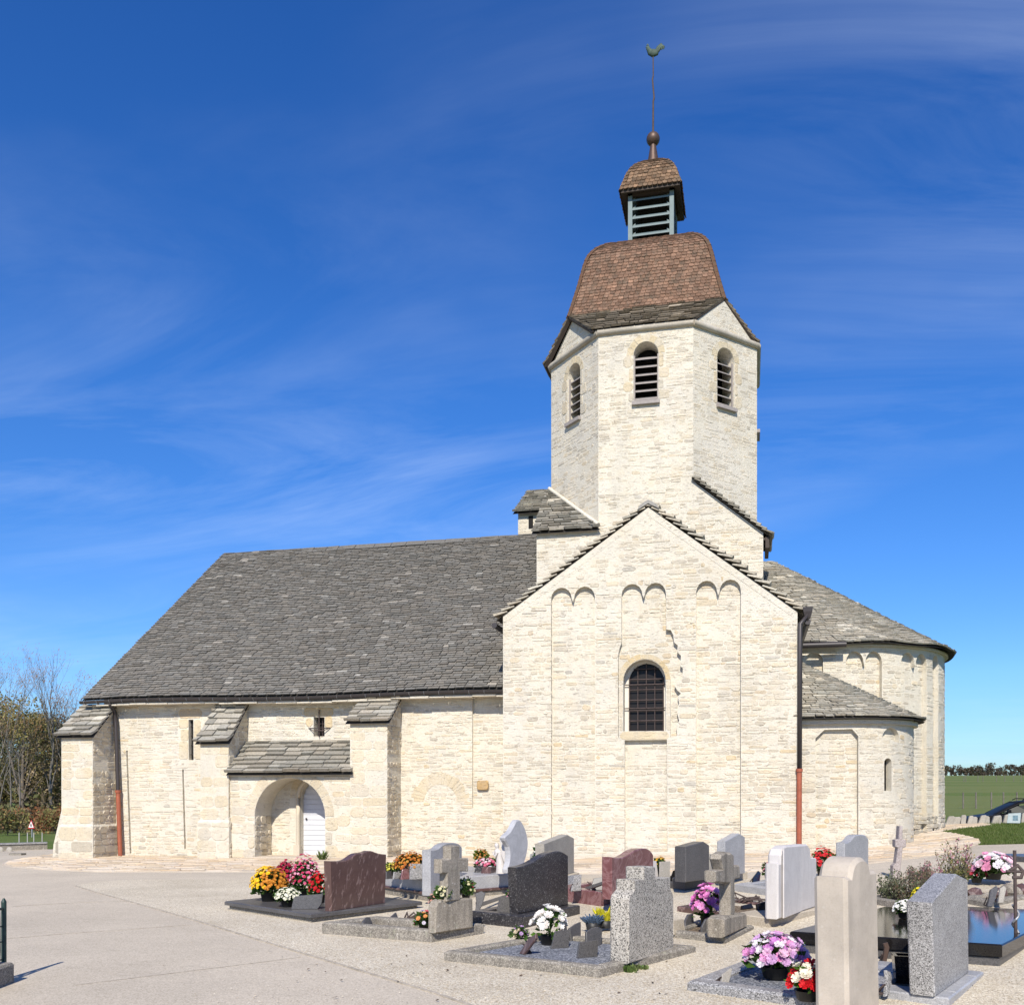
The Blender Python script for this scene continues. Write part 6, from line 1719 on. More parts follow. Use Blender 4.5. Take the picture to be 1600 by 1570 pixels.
# ---- 18 beige headstone
g18 = grave((856, 1390), (806, 1378), (905, 1374), 'beige stone grave with a sloping topped headstone in front of the church wall', square=False)
m = MB(); g18.block(m, 0, .4, 0, g18.lb, -.1, .16); m.build('base', MAT_BEIGE, g18.root)
m = MB(); g18.block(m, .401, g18.la + .4, .02, g18.lb - .02, -.1, .12); m.build('slab', MAT_GR_BEIGE, g18.root)
headstone(g18.root, [(852, 1376), (850, 1318), (887, 1303.5), (897, 1309), (897, 1363)], g18.z + .16, .16, MAT_GR_BEIGE)
plaque([(827, 1368), (828, 1334), (841, 1331), (847, 1336), (846, 1368)], g18.z + .12, 'small pale plaque left of the beige sloping headstone', MAT_GR_GREY, .05, .0)
pot_plant(zp(843, 1362, g18.z + .2), 'tall white silk flowers with dark leaves beside the beige headstone', 'flowers', .1, .42, cols=((.85, .84, .8),), n=16, br=.045, seed=33, pot=(.07, .1), leafcol=((.3, .6, .3),), leafsize=.09, nleaf=120, group='potted flowers on the graves')
for px, lab in (([(879, 1392), (884, 1369), (912, 1366), (905, 1388)], 'glassy pale plaque lying tilted between the beige and the red headstones'), ([(862, 1392), (868, 1372), (880, 1370), (876, 1392)], 'dark plaque right of the speckled headstone')):
    plaque(px, g18.z + .05, lab, MAT_GR_GREY if 'pale' in lab else MAT_GR_SLATE, .03, .3)

# ---- shrub grave, small pink cross and the rear right grave
g15 = grave((1430, 1428), (1352, 1412), (1515, 1404), 'low grave overgrown with heather shrubs behind the tall pillar headstone', square=False)
m = MB(); g15.kerb(m, .14, -.1, .12); m.build('kerb', MAT_CONC, g15.root)
m = MB(); g15.block(m, .14, g15.la - .14, .14, g15.lb - .14, -.1, .08, ch=.004); m.build('soil', MAT_SOIL, g15.root, kind='stuff')
q = GP(1400, 1376)
rc = thing('stone_cross', q, 'pale pinkish leaning stone cross behind the heather shrubs', 'cross')
dd = Vector((CA, SA, 0)); S_ = q.to_2d().length / F_PX
m = MB(); cr = [(-5, 0), (-4, 22), (0, 26), (3, 48), (-1, 50), (-1, 60), (4, 61), (5, 80), (10, 80), (10, 61), (15, 60), (15, 50), (10, 48), (8, 27), (7, 22), (7, 0)]
prism(m, [q + dd * (x * S_) + Vector((0, 0, y * S_)) for x, y in cr], Vector((-SA, CA, 0)) * .14, .012); m.build('cross', m_granite('pink_grey_stone', (.30, .25, .23), (.37, .32, .30), (.45, .40, .38), 90, .8, spec=.2, bump=.4), rc)
def shrub(px, py, label, r, h, cols, n, seed, tips=None, sz=.035, stems=26):
    rnd = random.Random(seed); pos = GP(px, py)
    root = thing('shrub', pos, label, 'shrub')
    m = MB(); lf = MB()
    for k in range(stems):
        a = rnd.uniform(0, 6.28); q = r * math.sqrt(rnd.random()); t = pos + Vector((math.cos(a) * q, math.sin(a) * q, h * rnd.uniform(.55, 1.1) * (1 - .35 * (q / r) ** 2)))
        b = pos + Vector((math.cos(a) * q * .25, math.sin(a) * q * .25, 0))
        mid = b.lerp(t, .5) + Vector((rnd.uniform(-.03, .03), rnd.uniform(-.03, .03), .02))
        m.tube([b, mid, t], [.007, .005, .002], 4)
        for _ in range(n // stems):
            s = rnd.uniform(.2, 1.0); p = (b.lerp(mid, s * 2) if s < .5 else mid.lerp(t, s * 2 - 1)) + Vector((rnd.uniform(-1, 1), rnd.uniform(-1, 1), rnd.uniform(-1, 1))) * .04
            d = Vector((rnd.uniform(-1, 1), rnd.uniform(-1, 1), rnd.uniform(.2, 1.3))).normalized(); sd = d.cross(Vector((rnd.uniform(-1, 1), rnd.uniform(-1, 1), .3))).normalized()
            l = sz * rnd.uniform(.7, 1.4); c = rnd.choice(tips if tips and s > .75 and rnd.random() < .5 else cols); kk = rnd.uniform(.6, 1.4); c = tuple(x * kk for x in c)
            lf.add([p, p + d * l * .5 + sd * l * .2, p + d * l, p + d * l * .5 - sd * l * .2], [(0, 1, 2, 3)], col=c)
    m.build('stems', MAT_BARK, root, kind='stuff'); lf.build('foliage', MAT_PETAL, root, kind='stuff')
gg, br_, pkc = [(.13, .15, .08), (.09, .11, .05), (.17, .17, .11)], [(.16, .11, .07), (.12, .10, .05), (.2, .13, .1)], [(.45, .2, .25), (.4, .25, .2)]
shrub(1392, 1410, 'grey green heather bush right behind the tall pillar headstone', .27, .42, gg, 1500, 1)
shrub(1425, 1412, 'darker grey green heather bush in the middle of the shrub grave', .3, .45, gg + br_, 1700, 2)
shrub(1448, 1402, 'reddish brown heather bush with pink tips behind the slanted headstone', .32, .52, br_ + gg[:1], 1700, 3, pkc)
shrub(1495, 1396, 'airy olive shrub with pinkish tips above the slanted headstone', .32, .74, [(.2, .2, .07), (.26, .22, .1), (.14, .15, .05)], 1200, 4, pkc, .045, 34)
shrub(1440, 1380, 'low green tuft of heather behind the pink cross', .22, .3, gg, 700, 5)
g16 = grave((1545, 1421), (1500, 1412), (1660, 1391), 'old grave edged with rough stone at the far right, heaped with rocks and plaques', square=False)
m = MB(); g16.kerb(m, .16, -.1, .12, ch=.03); m.build('kerb', MAT_CONC, g16.root)
m = MB(); g16.block(m, .16, g16.la + 1, .16, g16.lb - .16, -.1, .09, ch=.004); m.build('soil', MAT_SOIL, g16.root, kind='stuff')
rnd = random.Random(77)
for k, (x, y, s) in enumerate(((1524, 1406, 13), (1542, 1408, 9), (1560, 1404, 12), (1580, 1402, 14), (1597, 1398, 12))):
    q = GP(x, y); S_ = s * q.to_2d().length / F_PX
    bm = bmesh.new(); bmesh.ops.create_icosphere(bm, subdivisions=2, radius=1)
    for v in bm.verts:
        nz = 1 + .35 * noise.noise(v.co * 1.3 + Vector((k * 7, 0, 0))); v.co = Vector((v.co.x * S_ * nz, v.co.y * S_ * .8 * nz, v.co.z * S_ * .85 * nz)) + q + Vector((0, 0, S_ * .55))
    bm.verts.index_update(); m = MB(); m.add([tuple(v.co) for v in bm.verts], [[v.index for v in f.verts] for f in bm.faces]); bm.free()
    o = m.build('rock', MAT_CONCOLD if k % 2 else MAT_BROWN); tag(o, ['rounded grey brown rock at the left end of the rough edged grave', 'small pale rock second from the left on the rough edged grave', 'brown rock in the middle of the rough edged grave', 'pale rock just left of the thin iron cross', 'dark brown rock at the right edge beside the iron cross'][k], 'rock', 'rocks on the rough edged grave')
for px, lab in (([(1543, 1416), (1552, 1390), (1562, 1384), (1564, 1390), (1551, 1416)], 'slanted grey plaque among the rocks, left one'), ([(1560, 1410), (1566, 1388), (1573, 1384), (1576, 1388), (1568, 1410)], 'slanted pale plaque among the rocks, right one')):
    plaque(px, g16.z + .1, lab, MAT_GR_SLATE if 'grey' in lab else MAT_GR_BEIGE, .04, .3)
pot_plant(GP(1552, 1384) + Vector((0, 0, .1)), 'wide pot of pink and white lilies on the rough edged grave at the far right', 'flowers', .3, .28, cols=((.72, .3, .45), (.78, .55, .62), (.8, .76, .76)), n=70, br=.055, seed=41, pot=(.12, .1), petals=6, group='potted flowers on the graves')
pot_plant(GP(1526, 1384) + Vector((0, 0, .05)), 'small dark red flowers left of the pink lilies at the far right', 'flowers', .15, .2, cols=((.5, .05, .08),), n=40, br=.026, seed=42, pot=(.08, .08), group='potted flowers on the graves')
gx = grave((1620, 1349), (1540, 1345), (1700, 1339), 'plain low grey slab grave beside the path at the far right', square=False)
m = MB(); gx.block(m, 0, gx.la, 0, gx.lb, -.1, .1); m.build('slab', MAT_GR_SLATE, gx.root)

# ---- fence corner and low stone at the lower left
q = GP(6, 1532)
fd = Vector((SA, -CA, 0)) * .995 + Vector((CA, SA, 0)) * .03
rt = thing('wire_fence', q, 'short green wire mesh fence with a steel corner post at the lower left edge', 'fence')
hF = .72
m = MB(); m.tube([q + Vector((0, 0, -.1)), q + Vector((0, 0, hF))], .022, 8); m.tube([q + Vector((0, 0, hF - .005)), q + Vector((0, 0, hF + .03))], [.024, .008], 8); m.build('post', MAT_GREENWIRE, rt)
q2 = q + fd * 2.2
m = MB(); m.tube([q2 + Vector((0, 0, -.1)), q2 + Vector((0, 0, hF))], .03, 8); m.build('post', MAT_GREENWIRE, rt)
for h in (.02, hF - .06):
    m = MB(); m.tube([q + Vector((0, 0, h)), q2 + Vector((0, 0, h))], .012, 6); m.build('rail', MAT_GREENWIRE, rt)
m = MB(); rnd = random.Random(3)
for k in range(9):
    p = q + fd * (.08 + .24 * k); w = rnd.uniform(-.03, .03)
    m.tube([p + Vector((0, 0, .02)), p + fd * w + Vector((0, 0, hF * .4)), p + fd * w * .5 + Vector((0, 0, hF - .06))], .009, 4)
for h in (.2, .36, .5): m.tube([q + Vector((0, 0, h)), q2 + Vector((0, 0, h + .01))], .006, 4)
m.build('mesh_wire', MAT_GREENWIRE, rt)
m = MB(); s0 = q + fd * .12 + Vector((CA, SA, 0)) * .02
for k in range(3):
    a = s0 + fd * (.62 * k); b_ = s0 + fd * (.62 * k + .6); w = Vector((CA, SA, 0)) * .17
    mm = MB(); mm.rings([[a - w + Vector((0, 0, z)), a + w * .8 + Vector((0, 0, z)), b_ + w * .8 + Vector((0, 0, z)), b_ - w + Vector((0, 0, z))] for z in (-.1, .17)] + [[a - w * .9 + Vector((0, 0, .2)), a + w * .7 + Vector((0, 0, .19)), b_ + w * .7 + Vector((0, 0, .19)), b_ - w * .9 + Vector((0, 0, .2))]])
    o = mm.build('kerb_stone', MAT_CONC); tag(o, ['rough grey kerb stone right at the green fence post', 'rough grey kerb stone second from the green fence post', 'rough grey kerb stone third from the green fence post'][k], 'kerb stone', 'kerb stones under the wire fence')
    
# ---- lawn and far right
lp = [gxy(1470, 1301), gxy(1505, 1304), gxy(1531, 1311), gxy(1535, 1319), gxy(1600, 1317), gxy(1760, 1313), gxy(1760, 1284), gxy(1480, 1284)]
rnd = random.Random(12); m = MB(); k = 0
xs = [p[0] for p in lp]; ys = [p[1] for p in lp]
apxy = [(p[0], p[1]) for p in []]
def inside(x, y, poly):
    r = False; n = len(poly)
    for i in range(n):
        x0, y0 = poly[i]; x1, y1 = poly[(i + 1) % n]
        if (y0 > y) != (y1 > y) and x < x0 + (y - y0) * (x1 - x0) / (y1 - y0): r = not r
    return r
APRON = [gxy(1470, 1300), gxy(1500, 1294), gxy(1538, 1291), gxy(1552, 1288), gxy(1530, 1285.5), gxy(1470, 1286)]
while k < 22000:
    q = GP(rnd.uniform(1468, 1640), 1284 + 37 * rnd.random()); x, y = q.x, q.y
    if inside(x, y, ap_poly) or inside(x, y, tar): continue
    k += 1; z = terr(x, y); a = rnd.uniform(0, 3.14); l = rnd.uniform(.03, .085); w = .008
    dx, dy = math.cos(a) * w, math.sin(a) * w; t = (rnd.uniform(-.03, .03), rnd.uniform(-.03, .03)); c = rnd.choice([(.085, .13, .025), (.11, .16, .035), (.15, .17, .06), (.07, .11, .02)])
    m.add([(x - dx, y - dy, z), (x + dx, y + dy, z), (x + t[0], y + t[1], z + l)], [(0, 1, 2)], col=c)
o = m.build('lawn_grass', MAT_PETAL, None, kind='stuff'); tag(o, 'short lawn grass beside the apse', 'grass')
rnd = random.Random(14); pxx = 1481; n = 0
while pxx < 1625:
    q = GP(pxx, 1283.5 + rnd.uniform(-.4, .4)); q.y = 29.6 + (pxx - 1480) * .004; d = ray(pxx, 1283); q.x = d.x * q.y / d.y; q.z = terr(q.x, q.y)
    w = rnd.uniform(.12, .24); h = rnd.uniform(.24, .32); ln = rnd.uniform(-.02, .12); t = rnd.uniform(.1, .16)
    P = [(-w / 2, 0), (w / 2, 0), (w / 2 + ln, h * .85), (w * .3 + ln, h), (-w * .35 + ln, h * .97), (-w / 2 + ln, h * .82)]
    m = MB(); prism(m, [q + Vector((x, 0, z - (.05 if z == 0 else 0))) for x, z in P], Vector((0, t, 0)), .015)
    o = m.build('upright_stone', MAT_GR_BEIGE); tag(o, 'small upright pale edging stone in the row between lawn and parked car', 'stone', 'upright stones edging the lawn'); n += 1
    pxx += (w + rnd.uniform(.0, .035)) / 29.0 * F_PX * 1.08
# information lectern
d = ray(1583, 1282); Yq = 29.2; q = Vector((d.x * Yq / d.y, Yq, 0)); q.z = terr(q.x, q.y)
r = thing('information_panel', q, 'small tilted pale information panel at the edge of the lawn, before the black car', 'sign')
m = MB(); prism(m, [q + Vector((-.2, -.12, .06)), q + Vector((-.1, .1, .33)), q + Vector((.24, .1, .35)), q + Vector((.16, -.12, .05))], Vector((0, .03, -.02)), .004); m.build('board', m_plain('pale_panel', (.30, .35, .35), .7, spec=.2), r)
m = MB(); m.add([q + Vector((-.03, -.075, .125)), q + Vector((.0, .04, .27)), q + Vector((.14, .04, .275)), q + Vector((.11, -.075, .122))], [(0, 1, 2, 3)]); m.build('picture', m_plain('panel_print', (.10, .17, .20), .5, var=.5, nscale=18), r)
m = MB(); m.tube([q + Vector((-.06, .05, -.05)), q + Vector((-.04, .08, .24))], .02, 6); m.tube([q + Vector((.1, .05, -.05)), q + Vector((.1, .08, .24))], .02, 6); m.build('leg', MAT_STEEL, r)
# black estate car
def car():
    Yc = 33.6; d = ray(1519, 1270); x0 = d.x * Yc / d.y - .6; z0 = terr(x0 + 2, Yc) - .08
    root = thing('parked_car', Vector((x0 + 2.2, Yc, z0)), 'black estate car parked beyond the row of upright stones', 'car')
    sec = [(0, .32, .62), (.06, .25, .72), (.35, .22, .84), (.9, .22, .93), (1.15, .22, .97), (2.4, .22, 1.0), (3.9, .22, 1.0), (4.3, .25, .98), (4.42, .35, .9)]
    hw = .87
    m = MB(); rg = []
    for x, zl_, zh in sec:
        k = .86 if x < .1 or x > 4.4 else (.95 if x < .5 or x > 4.2 else 1)
        rg.append([Vector((x0 + x, Yc + s * hw * k * f, z0 + z)) for s, f, z in ((-1, .9, zl_), (-1, 1, zl_ + .2), (-1, .985, zh - .06), (-1, .93, zh), (1, .93, zh), (1, .985, zh - .06), (1, 1, zl_ + .2), (1, .9, zl_))])
    m.rings(rg); m.build('body', MAT_CAR, root)
    roof = [(1.12, .97, .80), (1.55, 1.22, .73), (1.95, 1.40, .67), (2.5, 1.46, .65), (3.4, 1.45, .64), (4.0, 1.36, .64), (4.38, .97, .74)]
    m = MB(); m.rings([[Vector((x0 + x, Yc + s * w * f, z0 + z - dz)) for s, f, dz in ((-1, 1, .075), (-1, .93, .015), (-.5, 1, 0), (.5, 1, 0), (1, .93, .015), (1, 1, .075))] for x, z, w in roof], smooth=True)
    m.build('roof', MAT_CAR, root)
    side = [(1.12, .95, .81), (1.55, 1.15, .745), (1.95, 1.33, .69), (4.0, 1.29, .655), (4.38, .95, .76)]
    for s in (-1, 1):
        for a, b in ((1.35, 2.28), (2.36, 3.2), (3.28, 4.12)):
            def top(x):
                for (xa, za, wa), (xb, zb_, wb) in zip(side, side[1:]):
                    if x <= xb: t = (x - xa) / (xb - xa); return za + (zb_ - za) * t, wa + (wb - wa) * t
                return side[-1][1:]
            P = []
            for x in (a, b): P.append(Vector((x0 + x, Yc + s * .84, z0 + 1.0)))
            for x in (b - .03, (a + b) / 2, a + .05): zt, w = top(x); P.append(Vector((x0 + x, Yc + s * (w + .012), z0 + max(zt - .02, 1.03))))
            m = MB(); m.add(P, [(0, 1, 2, 3, 4)]); m.build('side_window', MAT_CARGLASS, root)
    m = MB(); m.add([Vector((x0 + x, Yc + y, z0 + z)) for x, y, z in ((1.16, -.76, .99), (1.16, .76, .99), (1.93, .63, 1.40), (1.93, -.63, 1.40))], [(0, 1, 2, 3)]); m.build('windscreen', m_plain('car_windscreen', (.015, .017, .018), .65, spec=.03), root)
    for s in (-1, 1):
        m = MB(); m.tube([(x0 + 2.0, Yc + s * .6, z0 + 1.44), (x0 + 2.1, Yc + s * .6, z0 + 1.49), (x0 + 3.9, Yc + s * .58, z0 + 1.46), (x0 + 4.0, Yc + s * .58, z0 + 1.40)], .018, 6); m.build('roof_rail', MAT_CAR, root)
        m = MB(); m.rings([[Vector((x0 + 1.5 + dx, Yc + s * (.9 + w), z0 + 1.0 + dz)) for dx, dz in ((-.06, 0), (.06, 0), (.05, .13), (-.04, .12))] for w in (0, .16)]); m.build('wing_mirror', MAT_CAR, root)
        for xw in (.85, 3.5):
            q = Vector((x0 + xw, Yc + s * .80, z0 + .31)); m = MB()
            m.rings([[q + Vector((math.cos(t) * r, s * w, math.sin(t) * r)) for t in [2 * math.pi * k / 20 for k in range(20)]] for r, w in ((.2, -.1), (.31, -.09), (.31, .07), (.28, .095), (.2, .09))]); wh_ = m.build('wheel', MAT_TYRE, root)
            m = MB(); m.rings([[q + Vector((math.cos(t) * r, s * w, math.sin(t) * r)) for t in [2 * math.pi * k / 20 for k in range(20)]] for r, w in ((.2, .05), (.19, .092), (.05, .08))]); m.build('rim', MAT_STEEL, wh_)
        m = MB(); m.rings([[Vector((x0 + .05 + dx, Yc + s * .62 + dy, z0 + .68 + dz)) for dy, dz in ((-.16, -.05), (.16, -.03), (.16, .07), (-.16, .05))] for dx in (-.03, .12)]); m.build('headlight', MAT_CARGLASS, root)
car()
# posts across the field
for row, (Dr, pxs, hh) in enumerate(((62, (1505, 1525, 1549, 1568, 1589, 1610), 1.1), (210, (1506, 1509, 1528, 1536, 1557, 1570, 1584, 1596), 1.6))):
    for p_ in pxs:
        d = ray(p_, HOR); q = Vector((d.x * Dr, d.y * Dr, 0)); q.z = terr(q.x, q.y)
        m = MB(); m.tube([q + Vector((0, 0, -.1)), q + Vector((0, 0, hh))], .07 if row else .05, 6); o = m.build('fence_post', MAT_BARKPALE)
        tag(o, ('pale post of the distant upper field fence' if row else 'pale wooden post of the nearer field fence behind the car'), 'post', 'far field fence posts' if row else 'near field fence posts')

# ---- trees
def leafy_tree(name, pos, label, h, r, cols, n, ls, seed, group=None, trunk_h=.3, tr=None, lobes=7, mat=None):
    rnd = random.Random(seed); pos = Vector(pos); root = thing(name, pos, label, 'tree', group)
    m = MB(); tr = tr or h * .018
    tops = [pos + Vector((rnd.uniform(-.7, .7) * r, rnd.uniform(-.7, .7) * r, h * rnd.uniform(trunk_h + .12, .86))) for _ in range(lobes)]
    tops[0] = pos + Vector((0, 0, h * .86))
    mid = pos + Vector((rnd.uniform(-.1, .1) * r, 0, h * trunk_h))
    m.tube([pos - Vector((0, 0, .3)), mid, tops[0]], [tr * 1.2, tr, tr * .2], 6)
    for t in tops[1:]: m.tube([mid, mid.lerp(t, .5) + Vector((0, 0, h * .03)), t], [tr * .55, tr * .35, tr * .1], 5)
    m.build('trunk', MAT_BARK, root)
    m = MB()
    rs = [r * rnd.uniform(.32, .58) for _ in tops]
    for _ in range(n):
        k = rnd.randrange(lobes); d = Vector((rnd.gauss(0, 1), rnd.gauss(0, 1), rnd.gauss(0, 1))).normalized(); p = tops[k] + d * rs[k] * rnd.uniform(.55, 1.08); 
        x = Vector((rnd.gauss(0, 1), rnd.gauss(0, 1), rnd.gauss(0, 1))).normalized(); y = x.cross(Vector((rnd.gauss(0, 1), rnd.gauss(0, 1), rnd.gauss(0, 1)))).normalized()
        s = ls * rnd.uniform(.6, 1.4); c = cols[(k + rnd.randrange(2)) % len(cols)]; kk = rnd.uniform(.6, 1.45); c = tuple(q * kk for q in c)
        m.add([p - x * s, p - y * s * .45, p + x * s, p + y * s * .45], [(0, 1, 2, 3)], col=c)
    m.build('crown', mat or MAT_PETAL, root)
def bare_tree(name, pos, label, h, seed, spread=.5, leaves=0, lcol=((.3, .17, .07),), mat=None, group=None):
    rnd = random.Random(seed); pos = Vector(pos); root = thing(name, pos, label, 'tree', group)
    tk = MB(); br = MB(); lv = MB()
    def grow_(p, d, l, r, lev):
        q = p; pts = [p]; dd = d.copy()
        for _ in range(3):
            dd = (dd + Vector((rnd.uniform(-.16, .16), rnd.uniform(-.16, .16), .05))).normalized(); q = q + dd * l / 3; pts.append(q)
        (tk if lev == 0 else br).tube(pts, [r, r * .85, r * .7, r * .5], 5 if lev < 2 else 3)
        if lev >= 5 or r < .004:
            for _ in range(leaves):
                a = q + Vector((rnd.uniform(-1, 1), rnd.uniform(-1, 1), rnd.uniform(-1, .6))) * .3; s = rnd.uniform(.05, .1); c = rnd.choice(lcol)
                lv.add([a, a + Vector((s, 0, s)), a + Vector((0, s, 1.6 * s))], [(0, 1, 2)], col=c)
            return
        n = 3
        for k in range(n + (1 if lev == 0 else 0)):
            t = pts[3] if k == 0 else pts[1 + k % 3]
            sp = spread * (.35 if k == 0 else 1)
            nd = (dd + Vector((rnd.uniform(-1, 1), rnd.uniform(-1, 1), rnd.uniform(.0, .5))) * sp).normalized()
            grow_(t, nd, l * rnd.uniform(.6, .85), r * (.62 if k == 0 else .45), lev + 1)
    grow_(pos - Vector((0, 0, .2)), Vector((0, 0, 1)), h * .36, h * .011, 0)
    tk.build('trunk', mat or MAT_BARKPALE, root); br.build('crown', mat or MAT_BARKPALE, root)
    if lv.v: lv.build('leaves', MAT_PETAL, root, kind='stuff')
def at(px, D):
    d = ray(px, HOR); p = Vector((d.x * D, d.y * D, 0)); p.z = terr(p.x, p.y); return p
olive, brown, dkgr, rust = [(.21, .195, .065), (.25, .21, .08)], [(.25, .19, .11), (.20, .155, .09)], [(.12, .125, .045), (.15, .145, .06)], [(.24, .10, .04), (.20, .11, .05)]
spec = [(-70, 66, 8.6, 3.4, olive + brown, 'dense olive brown tree at the very left of the wood'), (-30, 60, 8.2, 3.2, dkgr + olive, 'dark green bushy tree left of the road sign'), (8, 64, 8.6, 3.2, olive, 'olive tree rising behind the road sign'),
        (38, 58, 8.0, 2.8, olive + brown, 'mixed olive and brown tree right of the road sign'), (66, 64, 7.6, 2.8, dkgr + brown, 'dark tree next to the corner buttress'), (96, 61, 7.2, 2.8, brown + olive, 'brown tree half hidden by the corner buttress'), (128, 66, 7.0, 3, dkgr, 'dark tree behind the corner buttress'),
        (-10, 78, 9.2, 3.6, brown, 'brown autumn tree in the second row of the wood'), (52, 80, 9.4, 3.6, brown + olive, 'pale brown autumn tree high in the second row'), (100, 82, 8.8, 3.6, brown + dkgr, 'dusky brown tree in the second row beside the roof edge')]
for i, (px, D, h, r, c, lab) in enumerate(spec): leafy_tree('tree', at(px, D), lab, h * 1.04, r * 1.1, c, 7500, .095, 500 + i, 'trees of the wood on the left', .2, lobes=10)
# undergrowth of the wood
rnd = random.Random(21); m = MB()
for _ in range(9000):
    px = rnd.uniform(-140, 150); D = rnd.uniform(54, 84); p = at(px, D); p.z += rnd.uniform(0, 3.2) * rnd.random()
    x = Vector((rnd.gauss(0, 1), rnd.gauss(0, 1), rnd.gauss(0, 1))).normalized(); y = x.cross(Vector((rnd.gauss(0, 1), rnd.gauss(0, 1), rnd.gauss(0, 1)))).normalized(); s = rnd.uniform(.1, .26); c = rnd.choice(dkgr + brown); kk = rnd.uniform(.5, 1.2)
    m.add([p - x * s, p - y * s * .5, p + x * s, p + y * s * .5], [(0, 1, 2, 3)], col=tuple(q * kk for q in c))
o = m.build('undergrowth', MAT_PETAL, None, kind='stuff'); tag(o, 'dark brown undergrowth filling the wood on the left', 'undergrowth')
for i, (px, D, h, lab) in enumerate(((-8, 52, 9.6, 'tall bare tree cut by the left edge'), (84, 56, 9.6, 'tall bare tree left of the roof edge'), (118, 58, 9.4, 'bare tree just beside the roof edge'), (52, 60, 7.8, 'smaller bare tree between the taller two'))):
    bare_tree('bare_tree', at(px, D), lab, h, 40 + i, .5, 3, group='bare trees on the left')
for i, (px, D, lab) in enumerate(((30, 50, 'slim pale trunk standing in front of the wood by the road sign'), (16, 51, 'slimmer pale trunk at the left of the road sign'))):
    p = at(px, D); root = thing('young_tree', p, lab, 'tree'); m = MB(); m.tube([p - Vector((0, 0, .2)), p + Vector((.05, 0, 2)), p + Vector((-.05, 0, 4.4))], [.05, .04, .02], 6); m.build('trunk', MAT_BARKPALE, root)
    m = MB(); rr_ = random.Random(i)
    for k in range(22): 
        z = rr_.uniform(2, 4.4); a = rr_.uniform(0, 6.28); b_ = p + Vector((0, 0, z)); m.tube([b_, b_ + Vector((math.cos(a) * .4, math.sin(a) * .4, .4)), b_ + Vector((math.cos(a) * .7, math.sin(a) * .7, .95))], [.016, .01, .004], 3)
    m.build('crown', MAT_BARKPALE, root)
for i, (px, D, c, lab) in enumerate(((2, 47, rust, 'rust red hedge bush left of the road sign'), (26, 47, rust + brown, 'brownish red hedge bush just left of the road sign'), (70, 47, rust, 'rust red hedge bush right of the road sign'), (88, 46, olive + rust, 'olive and red hedge bush near the buttress foot'), (48, 48, rust, 'rust hedge bush right behind the road sign'), (14, 42, dkgr + olive, 'low green bush on the bank in front of the red hedge'))):
    leafy_tree('hedge_bush', at(px, D), lab, 1.15, .95, c, 900, .07, 700 + i, 'hedge bushes along the left road', .1, lobes=8)
rnd = random.Random(31); far_c = [(.11, .085, .06), (.09, .075, .06), (.085, .09, .05)]
for k in range(30):
    px = 1462 + k * 9 + rnd.uniform(-3, 3); D = 600
    leafy_tree('far_tree', at(px, D) , 'small brownish tree in the far row on the hill crest', rnd.uniform(4.5, 7.5) * (1 + k * .012), rnd.uniform(2.6, 4.2), far_c, 620, .55, 800 + k, 'far trees on the hill crest', .0, lobes=12)
m_stake = m_plain('pale_stake', (.38, .37, .34), .8)
# road sign, stakes, low wall on the left
q = at(50, 40)
r = thing('road_sign', q, 'triangular red and white warning sign on a thin post by the left road', 'sign')
S_ = 40 / F_PX; zt = EYE + (HOR - 1280) * S_; zb_ = EYE + (HOR - 1294) * S_
fd2 = Vector((CA, SA, 0)); bk = Vector((-SA, CA, 0))
m = MB(); m.tube([q - Vector((0, 0, .1)), Vector((q.x, q.y, zt - .05))], .03, 6); m.build('post', MAT_STEEL, r)
def tri(w, z0, z1, off): return [Vector((q.x, q.y, 0)) + fd2 * x + bk * off + Vector((0, 0, z)) for x, z in ((-w, z0), (w, z0), (0, z1))]
m = MB(); prism(m, tri(5.2 * S_, zb_, zt, -.06), bk * .02, .002); m.build('plate', MAT_RED, r)
m = MB(); prism(m, tri(3.9 * S_, zb_ + 1.6 * S_, zt - 2.6 * S_, -.075), bk * .012, .001); m.build('panel', MAT_WHITE, r)
m = MB(); m.box((-.001, 0, 0), (.001, .001, .001)); m = MB(); c = Vector((q.x, q.y, 0)) - bk * .08
prism(m, [c + fd2 * x * S_ + Vector((0, 0, zb_ + z * S_)) for x, z in ((-.9, 3), (.9, 3), (1.0, 5.6), (.3, 8), (-.5, 7.8), (-1.1, 5.4))], bk * .004, .001); m.build('symbol', MAT_BLACK, r)
for i, (px, lab) in enumerate(((30, 'pale stake left of the road sign'), (43, 'pale stake just left below the road sign'), (53, 'short pale stake under the road sign'), (66, 'pale stake right of the road sign'))):
    q = at(px, 34); m = MB(); m.tube([q - Vector((0, 0, .1)), q + Vector((0, 0, .42))], .02, 5); o = m.build('stake', m_stake); tag(o, lab, 'stake')
m = MB(); a, b_ = GP(-60, 1331), GP(74, 1327)
n = Vector((-(b_ - a).y, (b_ - a).x, 0)).normalized() * .2
r = thing('low_wall', a.lerp(b_, .5), 'low dark stone retaining wall behind the forecourt on the left', 'wall')
m.rings([[a, b_, b_ + n, a + n], [p + Vector((0, 0, .2)) for p in (a, b_, b_ + n, a + n)]]); m.build('wall_face', MAT_CONC, r)
m = MB(); m.rings([[p + Vector((0, 0, .2)) for p in (a - n * .2, b_ - n * .2, b_ + n, a + n)], [p + Vector((0, 0, .25)) for p in (a - n * .2, b_ - n * .2, b_ + n, a + n)]]); m.build('coping', MAT_GR_GREY, r)
